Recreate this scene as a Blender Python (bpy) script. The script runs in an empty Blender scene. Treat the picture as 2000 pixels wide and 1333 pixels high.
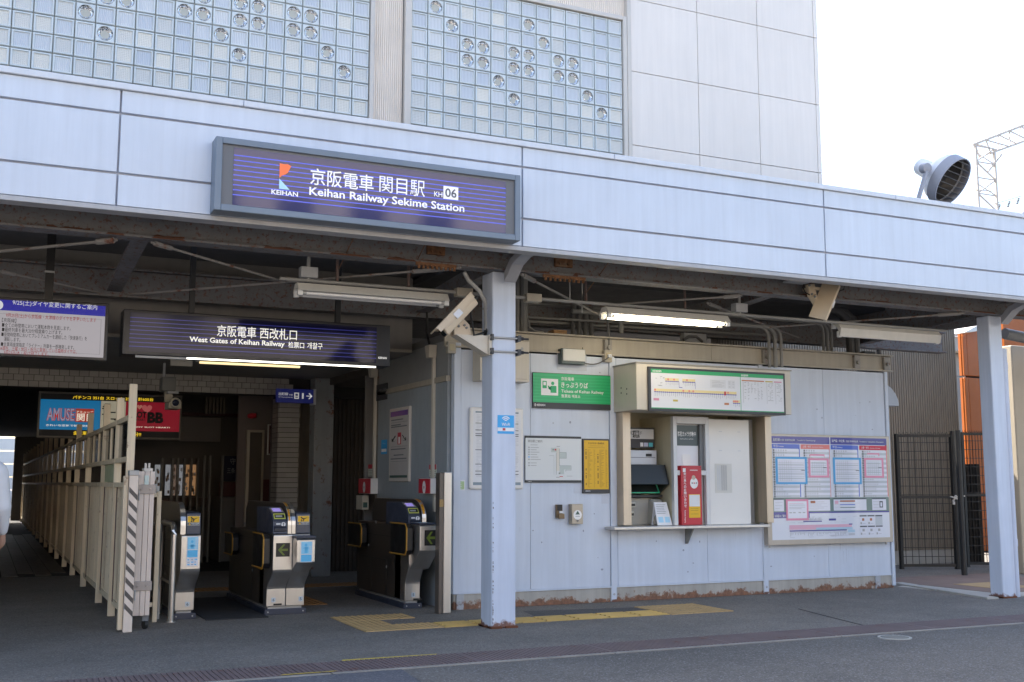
import bpy, bmesh, math, random
import numpy as np
from mathutils import Vector, Matrix
random.seed(7)
S = bpy.context.scene
C = S.collection
R = math.radians

# ------------------------------------------------------------------ camera
FPX, YAW, PITCH, ROLL, CZ = 2176.39, 0.43956, 0.126948, 0.000965, 1.4
_f = Vector((math.sin(YAW)*math.cos(PITCH), math.cos(YAW)*math.cos(PITCH), math.sin(PITCH)))
_r = Vector((math.cos(YAW), -math.sin(YAW), 0)); _u = _r.cross(_f)
RT = _r*math.cos(ROLL)+_u*math.sin(ROLL); UP = _u*math.cos(ROLL)-_r*math.sin(ROLL); FW = _f
cam = bpy.data.cameras.new('camera'); camo = bpy.data.objects.new('camera', cam); C.objects.link(camo)
cam.sensor_width = 36; cam.lens = FPX/2000*36; cam.clip_start = .1; cam.clip_end = 2000
camo.matrix_world = Matrix(((RT.x, UP.x, -FW.x, 0), (RT.y, UP.y, -FW.y, 0), (RT.z, UP.z, -FW.z, CZ), (0, 0, 0, 1)))
S.camera = camo

# ------------------------------------------------------------------ daylight: sun behind the station
SUN_AZ, SUN_EL = R(-22), R(48)          # azimuth from +Y towards +X
W = bpy.data.worlds.new('World'); S.world = W; W.use_nodes = True
wn = W.node_tree; bg = wn.nodes['Background']
sky = wn.nodes.new('ShaderNodeTexSky'); sky.sky_type = 'NISHITA'; sky.sun_disc = False
sky.sun_elevation = SUN_EL; sky.sun_rotation = SUN_AZ; sky.air_density = 1.0; sky.dust_density = 3.0; sky.ozone_density = 1.0
wn.links.new(sky.outputs[0], bg.inputs[0]); bg.inputs[1].default_value = .15
sl = bpy.data.lights.new('sun', 'SUN'); sl.energy = 4; sl.angle = R(.5); sl.color = (1, .95, .87)
slo = bpy.data.objects.new('sun', sl); C.objects.link(slo)
sd = Vector((math.sin(SUN_AZ)*math.cos(SUN_EL), math.cos(SUN_AZ)*math.cos(SUN_EL), math.sin(SUN_EL)))
slo.rotation_euler = sd.to_track_quat('Z', 'Y').to_euler(); slo.location = (0, 0, 30)
S.view_settings.view_transform = 'Standard'; S.view_settings.look = 'None'
S.view_settings.gamma = 1; S.view_settings.use_curve_mapping = False
S.view_settings.exposure = 1.85
try:
    S.cycles.max_bounces = 8; S.cycles.diffuse_bounces = 5; S.cycles.glossy_bounces = 4
    S.cycles.transmission_bounces = 6; S.cycles.sample_clamp_indirect = 6; S.cycles.use_denoising = True
except Exception: pass

# ------------------------------------------------------------------ helpers
def ray(px, py): return RT*((px-1000)/FPX)-UP*((py-666.5)/FPX)+FW
def P(px, py, Y):                       # where the sight line through a photo pixel meets the wall plane y = Y
    d = ray(px, py); return Vector((0, 0, CZ))+d*(Y/d.y)
def PX(px, py, X):
    d = ray(px, py); return Vector((0, 0, CZ))+d*(X/d.x)
def G(px, py, Z=0):
    d = ray(px, py); return Vector((0, 0, CZ))+d*((Z-CZ)/d.z)
def rc(px0, py0, px1, py1, Y):
    a = P(px0, py0, Y); b = P(px1, py1, Y); return a.x, b.x, b.z, a.z      # x0,x1,z0,z1

MATS = {}
def mat(name, col, rough=.5, metal=0., var=.08, vs=2.5, bump=0., bs=80, rust=0., rs=7, rustc=(.16, .05, .02), streak=0., emit=0., spec=.5, coat=0., foot=None, objvar=0., speck=0., emitcol=None, patch=0.):
    if name in MATS: return MATS[name]
    m = bpy.data.materials.new(name); m.use_nodes = True; MATS[name] = m
    n = m.node_tree; b = n.nodes['Principled BSDF']; L = n.links.new
    col = tuple(col)+(1,)
    b.inputs['Roughness'].default_value = rough; b.inputs['Metallic'].default_value = metal
    b.inputs['Specular IOR Level'].default_value = spec
    if coat: b.inputs['Coat Weight'].default_value = coat
    if emit:
        b.inputs['Emission Color'].default_value = tuple(emitcol or col[:3])+(1,); b.inputs['Emission Strength'].default_value = emit
    if not (var or bump or rust or streak or objvar or speck):
        b.inputs['Base Color'].default_value = col; return m
    geo = n.nodes.new('ShaderNodeNewGeometry'); pos = geo.outputs['Position']
    def noise(scale, detail=4, vec=None, rough_=.6):
        t = n.nodes.new('ShaderNodeTexNoise'); t.inputs['Scale'].default_value = scale; t.inputs['Detail'].default_value = detail; t.inputs['Roughness'].default_value = rough_
        L(vec or pos, t.inputs['Vector']); return t.outputs['Fac']
    def mapr(src, a, b_, c, d):
        t = n.nodes.new('ShaderNodeMapRange'); t.inputs[1].default_value = a; t.inputs[2].default_value = b_; t.inputs[3].default_value = c; t.inputs[4].default_value = d
        L(src, t.inputs[0]); return t.outputs[0]
    def mult(a, b_):
        t = n.nodes.new('ShaderNodeMath'); t.operation = 'MULTIPLY'; L(a, t.inputs[0]); L(b_, t.inputs[1]); return t.outputs[0]
    fac = mapr(noise(vs), .25, .75, 1-var, 1+var)
    if streak:
        mp = n.nodes.new('ShaderNodeMapping'); mp.inputs['Scale'].default_value = (9, 9, .5); L(pos, mp.inputs[0])
        fac = mult(fac, mapr(noise(1.5, 5, mp.outputs[0]), .35, .7, 1-streak, 1+.3*streak))
    if patch:
        fac = mult(fac, mapr(noise(.45, 6, None, .7), .38, .62, 1-patch, 1+patch*.5)); fac = mult(fac, mapr(noise(3.5, 7, None, .75), .58, .72, 1, 1-patch))
    if objvar:
        oi = n.nodes.new('ShaderNodeObjectInfo'); fac = mult(fac, mapr(oi.outputs['Random'], 0, 1, 1-objvar, 1+objvar))
    hs = n.nodes.new('ShaderNodeHueSaturation'); hs.inputs['Color'].default_value = col; L(fac, hs.inputs['Value'])
    out = hs.outputs[0]
    if speck:
        vo = n.nodes.new('ShaderNodeTexVoronoi'); vo.inputs['Scale'].default_value = 95; L(pos, vo.inputs['Vector'])
        sp = n.nodes.new('ShaderNodeSeparateColor'); L(vo.outputs['Color'], sp.inputs[0])
        mx = n.nodes.new('ShaderNodeMix'); mx.data_type = 'RGBA'; L(mapr(sp.outputs[0], .78, 1, 0, speck), mx.inputs['Factor']); L(out, mx.inputs['A']); mx.inputs['B'].default_value = (.42, .41, .40, 1)
        mx2 = n.nodes.new('ShaderNodeMix'); mx2.data_type = 'RGBA'; L(mapr(sp.outputs[1], .7, 1, 0, .55), mx2.inputs['Factor']); L(mx.outputs['Result'], mx2.inputs['A']); mx2.inputs['B'].default_value = (.022, .022, .024, 1)
        out = mx2.outputs['Result']
    if rust or foot:
        mx = n.nodes.new('ShaderNodeMix'); mx.data_type = 'RGBA'
        nz = noise(rs, 8, None, .68)
        if foot:        # rust creeping up from the ground: z0..z1
            sx = n.nodes.new('ShaderNodeSeparateXYZ'); L(pos, sx.inputs[0])
            g = mapr(sx.outputs[2], foot[0], foot[1], foot[2], foot[3])
            ad = n.nodes.new('ShaderNodeMath'); ad.operation = 'ADD'; L(nz, ad.inputs[0]); L(g, ad.inputs[1]); nz = ad.outputs[0]
        L(mapr(nz, .63-rust*.3, .72-rust*.3, 0, .92), mx.inputs['Factor']); L(out, mx.inputs['A'])
        rh = n.nodes.new('ShaderNodeHueSaturation'); rh.inputs['Color'].default_value = tuple(rustc)+(1,); L(mapr(noise(25), .3, .7, .55, 1.5), rh.inputs['Value'])
        L(rh.outputs[0], mx.inputs['B']); out = mx.outputs['Result']
    L(out, b.inputs['Base Color'])
    if not metal:
        L(mapr(noise(vs*3), .3, .7, max(.03, rough-.08), min(1, rough+.08)), b.inputs['Roughness'])
    if bump:
        bp = n.nodes.new('ShaderNodeBump'); bp.inputs['Strength'].default_value = bump; bp.inputs['Distance'].default_value = .01
        L(noise(bs, 3), bp.inputs['Height']); L(bp.outputs[0], b.inputs['Normal'])
    return m

class MB:
    def __init__(s): s.v = []; s.f = []; s.m = []
    def face(s, pts, mi=0):
        k = len(s.v); s.v += [tuple(p) for p in pts]; s.f.append(tuple(range(k, k+len(pts)))); s.m.append(mi); return s
    def box(s, x0, x1, y0, y1, z0, z1, mi=0):
        k = len(s.v)
        s.v += [(x0, y0, z0), (x1, y0, z0), (x1, y1, z0), (x0, y1, z0), (x0, y0, z1), (x1, y0, z1), (x1, y1, z1), (x0, y1, z1)]
        for q in ((0, 3, 2, 1), (4, 5, 6, 7), (0, 1, 5, 4), (1, 2, 6, 5), (2, 3, 7, 6), (3, 0, 4, 7)): s.f.append(tuple(k+i for i in q)); s.m.append(mi)
        return s
    def rect(s, x0, x1, z0, z1, y, mi=0):       # flat print on a plane facing the street
        return s.face([(x0, y, z0), (x1, y, z0), (x1, y, z1), (x0, y, z1)], mi)
    def prism(s, poly, axis, a0, a1, mi=0):
        k = len(s.v); n = len(poly)
        for a in (a0, a1):
            for (p, q) in poly:
                s.v.append((a, p, q) if axis == 'x' else (p, a, q) if axis == 'y' else (p, q, a))
        s.f.append(tuple(range(k, k+n))); s.m.append(mi); s.f.append(tuple(reversed(range(k+n, k+2*n)))); s.m.append(mi)
        for i in range(n):
            j = (i+1) % n; s.f.append((k+i, k+j, k+n+j, k+n+i)); s.m.append(mi)
        return s
    def tube(s, pts, r, n=8, mi=0, caps=True):
        pts = [Vector(p) for p in pts]; rings = []
        for i, p in enumerate(pts):
            d = (pts[min(i+1, len(pts)-1)]-pts[max(i-1, 0)]).normalized()
            a = d.cross(Vector((0, 0, 1)) if abs(d.z) < .95 else Vector((1, 0, 0))).normalized(); b = d.cross(a)
            rr = r[i] if isinstance(r, (list, tuple)) else r
            k = len(s.v)
            for j in range(n):
                t = 2*math.pi*(j+.5)/n; s.v.append(tuple(p+a*math.cos(t)*rr+b*math.sin(t)*rr))
            rings.append(k)
        for k0, k1 in zip(rings, rings[1:]):
            for j in range(n):
                q = (j+1) % n; s.f.append((k0+j, k0+q, k1+q, k1+j)); s.m.append(mi)
        if caps:
            s.f.append(tuple(rings[0]+j for j in range(n))); s.m.append(mi); s.f.append(tuple(rings[-1]+j for j in reversed(range(n)))); s.m.append(mi)
        return s
    def bar(s, p, q, w, h=None, mi=0):          # square bar between two points
        p = Vector(p); q = Vector(q); d = (q-p).normalized(); h = h or w
        a = d.cross(Vector((0, 0, 1)) if abs(d.z) < .95 else Vector((0, 1, 0))).normalized(); b = a.cross(d)
        k = len(s.v)
        for c in (p, q):
            for (i, j) in ((-1, -1), (1, -1), (1, 1), (-1, 1)): s.v.append(tuple(c+a*i*w/2+b*j*h/2))
        for q_ in ((0, 1, 2, 3), (7, 6, 5, 4), (0, 4, 5, 1), (1, 5, 6, 2), (2, 6, 7, 3), (3, 7, 4, 0)): s.f.append(tuple(k+i for i in q_)); s.m.append(mi)
        return s
    def lathe(s, prof, o, ax, n=24, mi=0, caps=True):      # prof: (radius, along axis)
        o = Vector(o); ax = Vector(ax).normalized(); a = ax.cross(Vector((0, 0, 1)) if abs(ax.z) < .9 else Vector((1, 0, 0))).normalized(); b = ax.cross(a)
        ks = []
        for (r, t) in prof:
            ks.append(len(s.v))
            for j in range(n):
                q = 2*math.pi*j/n; s.v.append(tuple(o+ax*t+a*math.cos(q)*r+b*math.sin(q)*r))
        for k0, k1 in zip(ks, ks[1:]):
            for j in range(n):
                q = (j+1) % n; s.f.append((k0+j, k0+q, k1+q, k1+j)); s.m.append(mi)
        for k, (r, t) in ((ks[0], prof[0]), (ks[-1], prof[-1])):
            if caps and r > 1e-4: s.f.append(tuple(k+j for j in range(n))); s.m.append(mi)
        return s
    def disc(s, c, r, axis='y', n=20, mi=0, sx=1, sz=1):
        pts = []
        for j in range(n):
            t = 2*math.pi*j/n; a, b = math.cos(t)*r*sx, math.sin(t)*r*sz
            pts.append((c[0]+a, c[1], c[2]+b) if axis == 'y' else (c[0], c[1]+a, c[2]+b) if axis == 'x' else (c[0]+a, c[1]+b, c[2]))
        return s.face(pts, mi)
    def corr(s, x0, x1, z0, z1, y, pitch, depth, mi=0, axis='x'):   # corrugated sheet, vertical ribs
        n = max(1, int(round((x1-x0)/pitch))); p = (x1-x0)/n; xs = []
        for i in range(n):
            b = x0+i*p; xs += [(b, 0), (b+p*.4, 0), (b+p*.5, depth), (b+p*.9, depth)]
        xs.append((x1, 0))
        for (a, d), (a2, d2) in zip(xs, xs[1:]):
            if axis == 'x': s.face([(a, y-d, z0), (a2, y-d2, z0), (a2, y-d2, z1), (a, y-d, z1)], mi)
            else: s.face([(y-d, a, z0), (y-d2, a2, z0), (y-d2, a2, z1), (y-d, a, z1)], mi)
        return s
    def mesh(s, name, off=(0, 0, 0), smooth=False):
        me = bpy.data.meshes.new(name)
        me.from_pydata([(a-off[0], b-off[1], c-off[2]) for a, b, c in s.v], [], s.f)
        me.polygons.foreach_set('material_index', s.m)
        bm = bmesh.new(); bm.from_mesh(me)
        bmesh.ops.recalc_face_normals(bm, faces=bm.faces)
        if smooth:
            for f in bm.faces: f.smooth = True
        bm.to_mesh(me); bm.free(); return me
    def build(s, name, ms, parent=None, bevel=0, smooth=False, label=None):
        off = woff(parent); me = s.mesh(name, off, smooth)
        for m in (ms if isinstance(ms, (list, tuple)) else [ms]): me.materials.append(m)
        o = bpy.data.objects.new(name, me); C.objects.link(o)
        if parent: o.parent = parent
        if bevel:
            md = o.modifiers.new('edge', 'BEVEL'); md.width = bevel; md.segments = 2; md.limit_method = 'ANGLE'; md.angle_limit = R(40)
        if smooth:
            md = o.modifiers.new('split', 'EDGE_SPLIT'); md.split_angle = R(35)
        if label: o['label'] = label
        return o
def woff(o):
    v = Vector((0, 0, 0))
    while o: v += o.location; o = o.parent
    return v
def tag(o, label=None, cat=None, group=None, kind=None):
    for k, v in (('label', label), ('category', cat), ('group', group), ('kind', kind)):
        if v: o[k] = v
    return o
def thing(name, label, cat, loc=(0, 0, 0), group=None):
    o = bpy.data.objects.new(name, None); C.objects.link(o); o.location = loc; o.empty_display_size = .2
    return tag(o, label, cat, group)
def dup(root, loc, label=None, rz=None):
    r = root.copy(); C.objects.link(r); r.location = loc
    if rz is not None: r.rotation_euler = (0, 0, rz)
    if label: r['label'] = label
    for ch in root.children:
        c = ch.copy(); C.objects.link(c); c.parent = r
        for g in ch.children:
            d = g.copy(); C.objects.link(d); d.parent = c
    return r
def inst(name, me, parent, loc, rot=None, scale=None):
    o = bpy.data.objects.new(name, me); C.objects.link(o); o.parent = parent; o.location = Vector(loc)-woff(parent)
    if rot: o.rotation_euler = rot
    if scale: o.scale = scale
    return o
TEXTS = []
def text(parent, s, o, u, v, m, bold=0., name='lettering', up=False):
    """lettering fitted to the box with corner o, width vector u and height vector v"""
    TEXTS.append((parent, s, Vector(o), Vector(u), Vector(v), m, bold, name))
def ftext(parent, s, px0, py0, px1, py1, Y, m, bold=0., name='lettering'):   # on a plane facing the street
    x0, x1, z0, z1 = rc(px0, py0, px1, py1, Y); text(parent, s, (x0, Y, z0), (x1-x0, 0, 0), (0, 0, z1-z0), m, bold, name)
def make_texts():
    obs = []
    for t in TEXTS:
        cu = bpy.data.curves.new('t', 'FONT'); cu.body = t[1]; cu.resolution_u = 3; cu.offset = t[6]
        ob = bpy.data.objects.new('t', cu); C.objects.link(ob); obs.append(ob)
    bpy.context.view_layer.update(); dg = bpy.context.evaluated_depsgraph_get()
    for (parent, s, o, u, v, m, bold, name), ob in zip(TEXTS, obs):
        me = bpy.data.meshes.new_from_object(ob.evaluated_get(dg)); n = len(me.vertices)
        if n:
            a = np.empty(n*3); me.vertices.foreach_get('co', a); a = a.reshape(-1, 3)
            lo = a.min(0); ex = np.maximum(a.max(0)-lo, 1e-6)
            t = (a-lo)/ex; off = np.array(woff(parent))
            co = np.array(o)[None]-off[None]+t[:, :1]*np.array(u)[None]+t[:, 1:2]*np.array(v)[None]
            me.vertices.foreach_set('co', co.ravel()); me.materials.clear(); me.materials.append(m)
            me.name = name
            r = bpy.data.objects.new(name, me); C.objects.link(r); r.parent = parent
        cu = ob.data; bpy.data.objects.remove(ob); bpy.data.curves.remove(cu)

# ------------------------------------------------------------------ materials
fascia_m = mat('fascia_paint', (.615, .675, .765), .38, var=.05, vs=1.2, streak=.07, objvar=.02, bump=.25, bs=1.6)
wallp = mat('office_paint', (.585, .645, .745), .45, var=.05, vs=1.5, streak=.07, bump=.05, bs=8)
pillp = mat('pillar_paint', (.58, .64, .75), .45, var=.05, vs=2, streak=.10, foot=(0, .16, .30, -.14), rust=0)
groove = mat('groove', (.46, .48, .54), .6, var=.05)
steelp = mat('canopy_steel', (.17, .17, .175), .6, var=.15, streak=.1, rs=22, rust=.33, rustc=(.13, .055, .03))
steelr = mat('rusty_steel', (.20, .13, .08), .8, var=.2, rust=.9, rustc=(.17, .075, .03))
deckm = mat('roof_deck', (.055, .055, .058), .8, var=.2)
beige = mat('beige_metal', (.40, .365, .30), .5, var=.07, streak=.10)
beigel = mat('cream_enamel', (.60, .55, .46), .45, var=.06, streak=.05)
beiger = mat('beige_sill', (.42, .40, .36), .6, var=.1, streak=.15, foot=(.01, .17, .30, -.14), rust=0, rustc=(.18, .07, .03))
cream = mat('cream_fence', (.75, .63, .45), .55, var=.08, streak=.14, rust=.05)
creamd = mat('fence_bar_brown', (.10, .045, .04), .6)
galv = mat('galvanised', (.40, .40, .39), .5, .35, var=.08)
conduit = mat('conduit', (.23, .23, .22), .55, var=.1)
conduitd = mat('conduit_dark', (.10, .10, .10), .6, var=.15)
stain = mat('stainless', (.60, .585, .565), .30, .92, var=.03, streak=.04)
stainb = mat('stainless_brushed', (.60, .575, .54), .38, .85, var=.03, streak=.08)
gateside = mat('gate_side_brown', (.085, .070, .058), .32, .35, var=.06)
navy = mat('navy_plastic', (.045, .055, .085), .4, var=.03)
dark = mat('dark_metal', (.035, .037, .042), .45, var=.05)
blackp = mat('black_plastic', (.012, .012, .013), .4, var=.02)
black = mat('print_black', (.02, .02, .022), .5, var=0)
greyd = mat('print_grey', (.16, .17, .18), .5, var=0)
greym = mat('print_mid_grey', (.38, .39, .40), .5, var=0)
greyl = mat('print_light_grey', (.60, .62, .64), .5, var=0)
white = mat('print_white', (.80, .80, .80), .4, var=0)
whitep = mat('white_enamel', (.76, .76, .74), .4, var=.04, streak=.04)
offw = mat('off_white_paper', (.72, .73, .76), .5, var=.02)
red = mat('print_red', (.55, .03, .05), .4, var=0)
pink = mat('print_pink', (.78, .36, .45), .5, var=0)
salmon = mat('print_salmon', (.75, .24, .22), .5, var=0)
blue = mat('print_blue', (.06, .13, .55), .4, var=0, coat=.6)
indigo = mat('print_indigo', (.06, .06, .30), .4, var=0, coat=.6)
sky_b = mat('print_sky_blue', (.08, .42, .82), .4, var=0)
lightb = mat('print_light_blue', (.36, .62, .80), .4, var=0)
cyanb = mat('print_bright_blue', (.03, .37, .75), .4, var=0)
green = mat('print_green', (.02, .36, .12), .4, var=0)
dgreen = mat('print_dark_green', (.06, .12, .10), .4, var=0)
yellow = mat('print_yellow', (.78, .46, .01), .4, var=0)
yellowl = mat('print_pale_yellow', (.78, .66, .32), .5, var=0)
orange = mat('print_orange', (.85, .20, .03), .4, var=0)
orangeb = mat('orange_cladding', (.42, .10, .006), .4, var=.06, vs=3)
sticker = mat('sticker_orange', (.72, .33, .02), .4, var=0)
rubber = mat('black_rubber', (.015, .015, .015), .6, var=.1)
concrete = mat('concrete', (.36, .35, .32), .85, var=.12, streak=.12, bump=.2, bs=40)
concretep = mat('pale_concrete', (.42, .40, .36), .85, var=.1, bump=.2, bs=40)
cladm = mat('tower_cladding', (.80, .75, .70), .42, var=.04, vs=.8, objvar=.02, streak=.05, bump=.25, bs=1.2)
alum = mat('aluminium', (.62, .58, .53), .45, .1, var=.06, streak=.06)
corrw = mat('corrugated_pale', (.84, .77, .69), .5, 0, var=.06, streak=.08)
corrb = mat('corrugated_brown', (.29, .245, .19), .5, .1, var=.08, streak=.06)
corrd = mat('corrugated_dark', (.075, .062, .05), .6, var=.1)
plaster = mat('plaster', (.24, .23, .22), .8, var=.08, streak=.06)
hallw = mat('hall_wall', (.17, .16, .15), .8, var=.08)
tilem = mat('wall_tile', (.34, .32, .29), .35, var=.05, objvar=.08)
tilej = mat('tile_joint', (.035, .033, .03), .9, var=.1)
maroon = mat('maroon_panel', (.10, .025, .025), .5, var=.06)
mesh_m = mat('mesh_gate_black', (.018, .017, .016), .5, var=.08)
tubeon = mat('lit_tube', (.9, .85, .7), .4, var=0, emit=5, emitcol=(1, .87, .62))
tubeon2 = mat('lit_strip', (.9, .9, .85), .4, var=0, emit=1.6, emitcol=(1, .94, .82))
tubedim = mat('lit_batten', (.9, .8, .5), .4, var=0, emit=.35, emitcol=(1, .78, .42))
tubeoff = mat('unlit_tube', (.72, .71, .70), .2, var=0)
glassd = mat('dark_glass', (.02, .025, .025), .08, var=0, spec=.6)

# ------------------------------------------------------------------ ground
asphalt = mat('asphalt', (.20, .175, .145), .9, var=.12, vs=1.1, bump=.55, bs=70, speck=.45, patch=.18)
asphr = mat('road_asphalt', (.135, .122, .104), .9, var=.10, vs=.8, bump=.6, bs=60, speck=.45, patch=.14)
asphp = mat('asphalt_patch', (.105, .105, .115), .9, var=.08, vs=2, bump=.4, bs=120, speck=.3)
def sheet(name, x0, x1, y0, y1, z, m, kind='structure'):
    o = MB().face([(x0, y0, z), (x1, y0, z), (x1, y1, z), (x0, y1, z)]).build(name, m); return tag(o, kind=kind)
sheet('ground', -400, 400, -400, 400, 0, asphalt)
sheet('road', -60, 60, -9, 8.19, .004, asphr)
o = MB().face([(-3, 3, .008), (2.72, 5.5, .008), (2.88, 7.7, .008), (2.93, 8.18, .008), (-3, 8.18, .008)]).build('road_patch', asphp); tag(o, kind='structure')
kerb = MB()
for k in range(-3, 8): kerb.box(k*2.4, k*2.4+2.39, 8.19, 8.245, -.05, .012)
tag(kerb.build('kerb', mat('kerb_concrete', (.27, .245, .21), .85, var=.2, vs=4, bump=.2, bs=40), bevel=.004), kind='structure')
# drain: steel grating lengths lying in the asphalt
grm = mat('grating_steel', (.17, .125, .118), .65, .05, var=.15, rust=.12)
drain = thing('drain_channel', 'long drain covered with brown steel gratings along the forecourt edge', 'drain', (4, 8.5, 0))
gb = MB(); gb.box(-.598, .598, -.25, .25, -.02, .006)
for i in range(30):
    x = -.585+i*.0403; gb.box(x, x+.029, -.235, .235, .006, .012)
gme = gb.mesh('grating'); gme.materials.append(grm)
for k in range(17): inst('grating', gme, drain, (-5.4+k*1.2, 8.5, 0))
# worn yellow paint
ypaint = mat('worn_yellow_paint', (.62, .45, .06), .7, var=.15, vs=12, rust=.22, rustc=(.12, .12, .12))
yp = MB(); yp.face([(2.63, 8.755, .006), (3.43, 8.745, .006), (3.46, 8.80, .006), (2.66, 8.82, .006)])
yp.face([(2.02, 8.25, .017), (2.42, 8.25, .017), (2.46, 8.275, .017), (2.05, 8.275, .017)])
tag(yp.build('yellow_marking', ypaint), kind='structure')
# darker repairs and cracks in the forecourt
rp = MB(); rp.face([(5.35, 10.80, .004), (6.75, 10.80, .004), (6.75, 11.10, .004), (5.45, 11.30, .004)])
tag(rp.build('asphalt_repair', mat('fresh_asphalt', (.10, .092, .085), .9, var=.1, bump=.4, speck=.2)), kind='structure')
ck = MB()
def crack(pts, w):
    for p, q in zip(pts, pts[1:]): ck.bar((p[0], p[1], .003), (q[0], q[1], .003), w, .004)
crack([(2.92, 8.17), (2.88, 7.95), (2.9, 7.8), (2.86, 7.5), (2.9, 7.2)], .012)
a, b = G(1560, 1190), G(1685, 1222); crack([a, (a.x*.6+b.x*.4, a.y*.6+b.y*.4+.03), b], .010)
tag(ck.build('crack', black), kind='structure')
# manhole
mh = thing('manhole_cover', 'small round pale drain cover set in the road beyond the gratings', 'manhole cover', (7.6, 7.95, 0))
MB().lathe([(.15, .0), (.15, .012), (.128, .012), (.128, .009), (0, .009)], (7.6, 7.95, 0), (0, 0, 1), 28).build('rim', concretep, mh)
q = MB()
for i in range(-3, 4):
    w = math.sqrt(max(0, .12**2-(i*.034)**2)); q.box(7.6-w, 7.6+w, 7.95+i*.034-.008, 7.95+i*.034+.008, .009, .014)
q.build('ribs', mat('iron', (.25, .25, .23), .6, .4), mh)
# tactile paving
tpv = thing('tactile_paving', 'yellow tactile paving strip leading from the ticket gate past the pillar', 'tactile paving', (3.75, 10.6, 0))
tact = mat('tactile_yellow', (.45, .30, .13), .7, var=.10, vs=3, rust=.06, rustc=(.16, .13, .08), objvar=.06)
tact2 = mat('tactile_bright', (.56, .37, .11), .65, var=.10, vs=3, rust=.06, rustc=(.16, .13, .08), objvar=.06)
d = MB(); d.box(-.198, .198, -.198, .198, 0, .008)
for i in range(6):
    for j in range(6):
        x, y = -.165+i*.066, -.165+j*.066
        k = len(d.v); r0, r1 = .018, .011
        for (rr, zz) in ((r0, .008), (r1, .014)):
            for t in range(6): d.v.append((x+rr*math.cos(t*1.047), y+rr*math.sin(t*1.047), zz))
        for t in range(6): d.f.append((k+t, k+(t+1) % 6, k+6+(t+1) % 6, k+6+t)); d.m.append(0)
        d.f.append(tuple(k+6+t for t in range(6))); d.m.append(0)
dme = d.mesh('dot_tile'); dme.materials.append(tact)
e_ = MB(); e_.box(-.184, .184, -.19, .19, 0, .006)
for j in range(4):
    y = -.142+j*.0947
    e_.prism([(y-.026, .006), (y+.026, .006), (y+.017, .015), (y-.017, .015)], 'x', -.165, .165)
bme = e_.mesh('bar_tile'); bme.materials.append(tact2)
for (x, y) in ((3.55, 10.57), (3.95, 10.57), (3.555, 10.99), (3.56, 11.42), (3.96, 11.42)): inst('dot_tile', dme, tpv, (x, y, 0))
for k in range(7): inst('bar_tile', bme, tpv, (4.34+k*.372, 10.56, 0))
for (x, y) in ((6.97, 10.54), (7.37, 10.54), (6.98, 10.95), (7.38, 10.95)): inst('dot_tile', dme, tpv, (x, y, 0))
# tactile strip inside the gates and floor beyond
t2 = thing('inner_tactile_paving', 'faded orange tactile strip on the dark floor behind the ticket gates', 'tactile paving', (3.6, 15.2, 0))
tactd = mat('tactile_dull', (.30, .15, .05), .8, var=.15)
d2 = dme.copy(); d2.materials.clear(); d2.materials.append(tactd)
for k in range(7): inst('dot_tile', d2, t2, (2.7+k*.4, 15.3, 0))
for k in range(5): inst('dot_tile', d2, t2, (3.5, 13.1+k*.4, 0))
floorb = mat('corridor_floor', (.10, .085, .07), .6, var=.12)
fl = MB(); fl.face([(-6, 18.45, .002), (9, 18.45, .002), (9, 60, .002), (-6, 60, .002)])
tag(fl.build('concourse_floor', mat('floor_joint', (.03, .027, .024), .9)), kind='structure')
# brick strips running into the station (left corridor)
cf = thing('corridor_paving', 'dark brown brick paving running back along the left corridor', 'paving', (0, 20, 0))
br = MB(); br.box(-.11, .11, -1.19, 1.19, 0, .012); brm = br.mesh('paver'); brm.materials.append(mat('paver_brown', (.10, .08, .062), .55, var=.1, objvar=.2))
for i in range(10):
    for j in range(6): inst('paver', brm, cf, (-.98+i*.235, 19.7+j*2.4+(.6 if i % 2 else 0), 0))
mt = MB(); mt.box(2.14, 2.78, 11.9, 14.2, .002, .010); tag(mt.build('floor_mat', mat('rubber_mat', (.03, .03, .031), .85, var=.1, bump=.3)), 'black rubber mat on the floor between the left and middle ticket gates', 'mat')
# kerb stones at the far right
kr = thing('kerb_stone_row', 'pale kerb stones crossing the passage before the black mesh gate', 'kerb', (12.5, 11.9, 0))
p0, p1 = G(1752, 1141), G(1940, 1171)
for k in range(4):
    a = p0.lerp(p1, k/4+.003); b = p0.lerp(p1, (k+1)/4-.003); MB().bar((a.x, a.y, .01), (b.x, b.y, .01), .16, .03).build('kerb_stone', concretep, kr, bevel=.004)
pv = thing('side_path_paving', 'orange and grey paving slabs beyond the mesh gate on the far right', 'paving', (14.5, 12.6, 0))
for i, (a, b, m) in enumerate((((1870, 1140), (1945, 1168), concretep), ((1905, 1122), (1950, 1160), mat('paver_red', (.20, .14, .115), .8, var=.15)), ((1915, 1140), (1950, 1152), mat('paver_yellow', (.40, .28, .14), .8, var=.1)))):
    a = G(*a); b = G(*b); MB().box(min(a.x, b.x), max(a.x, b.x)+.2, min(a.y, b.y), max(a.y, b.y), -.02, .004+.004*i).build('slab', m, pv)

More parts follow.
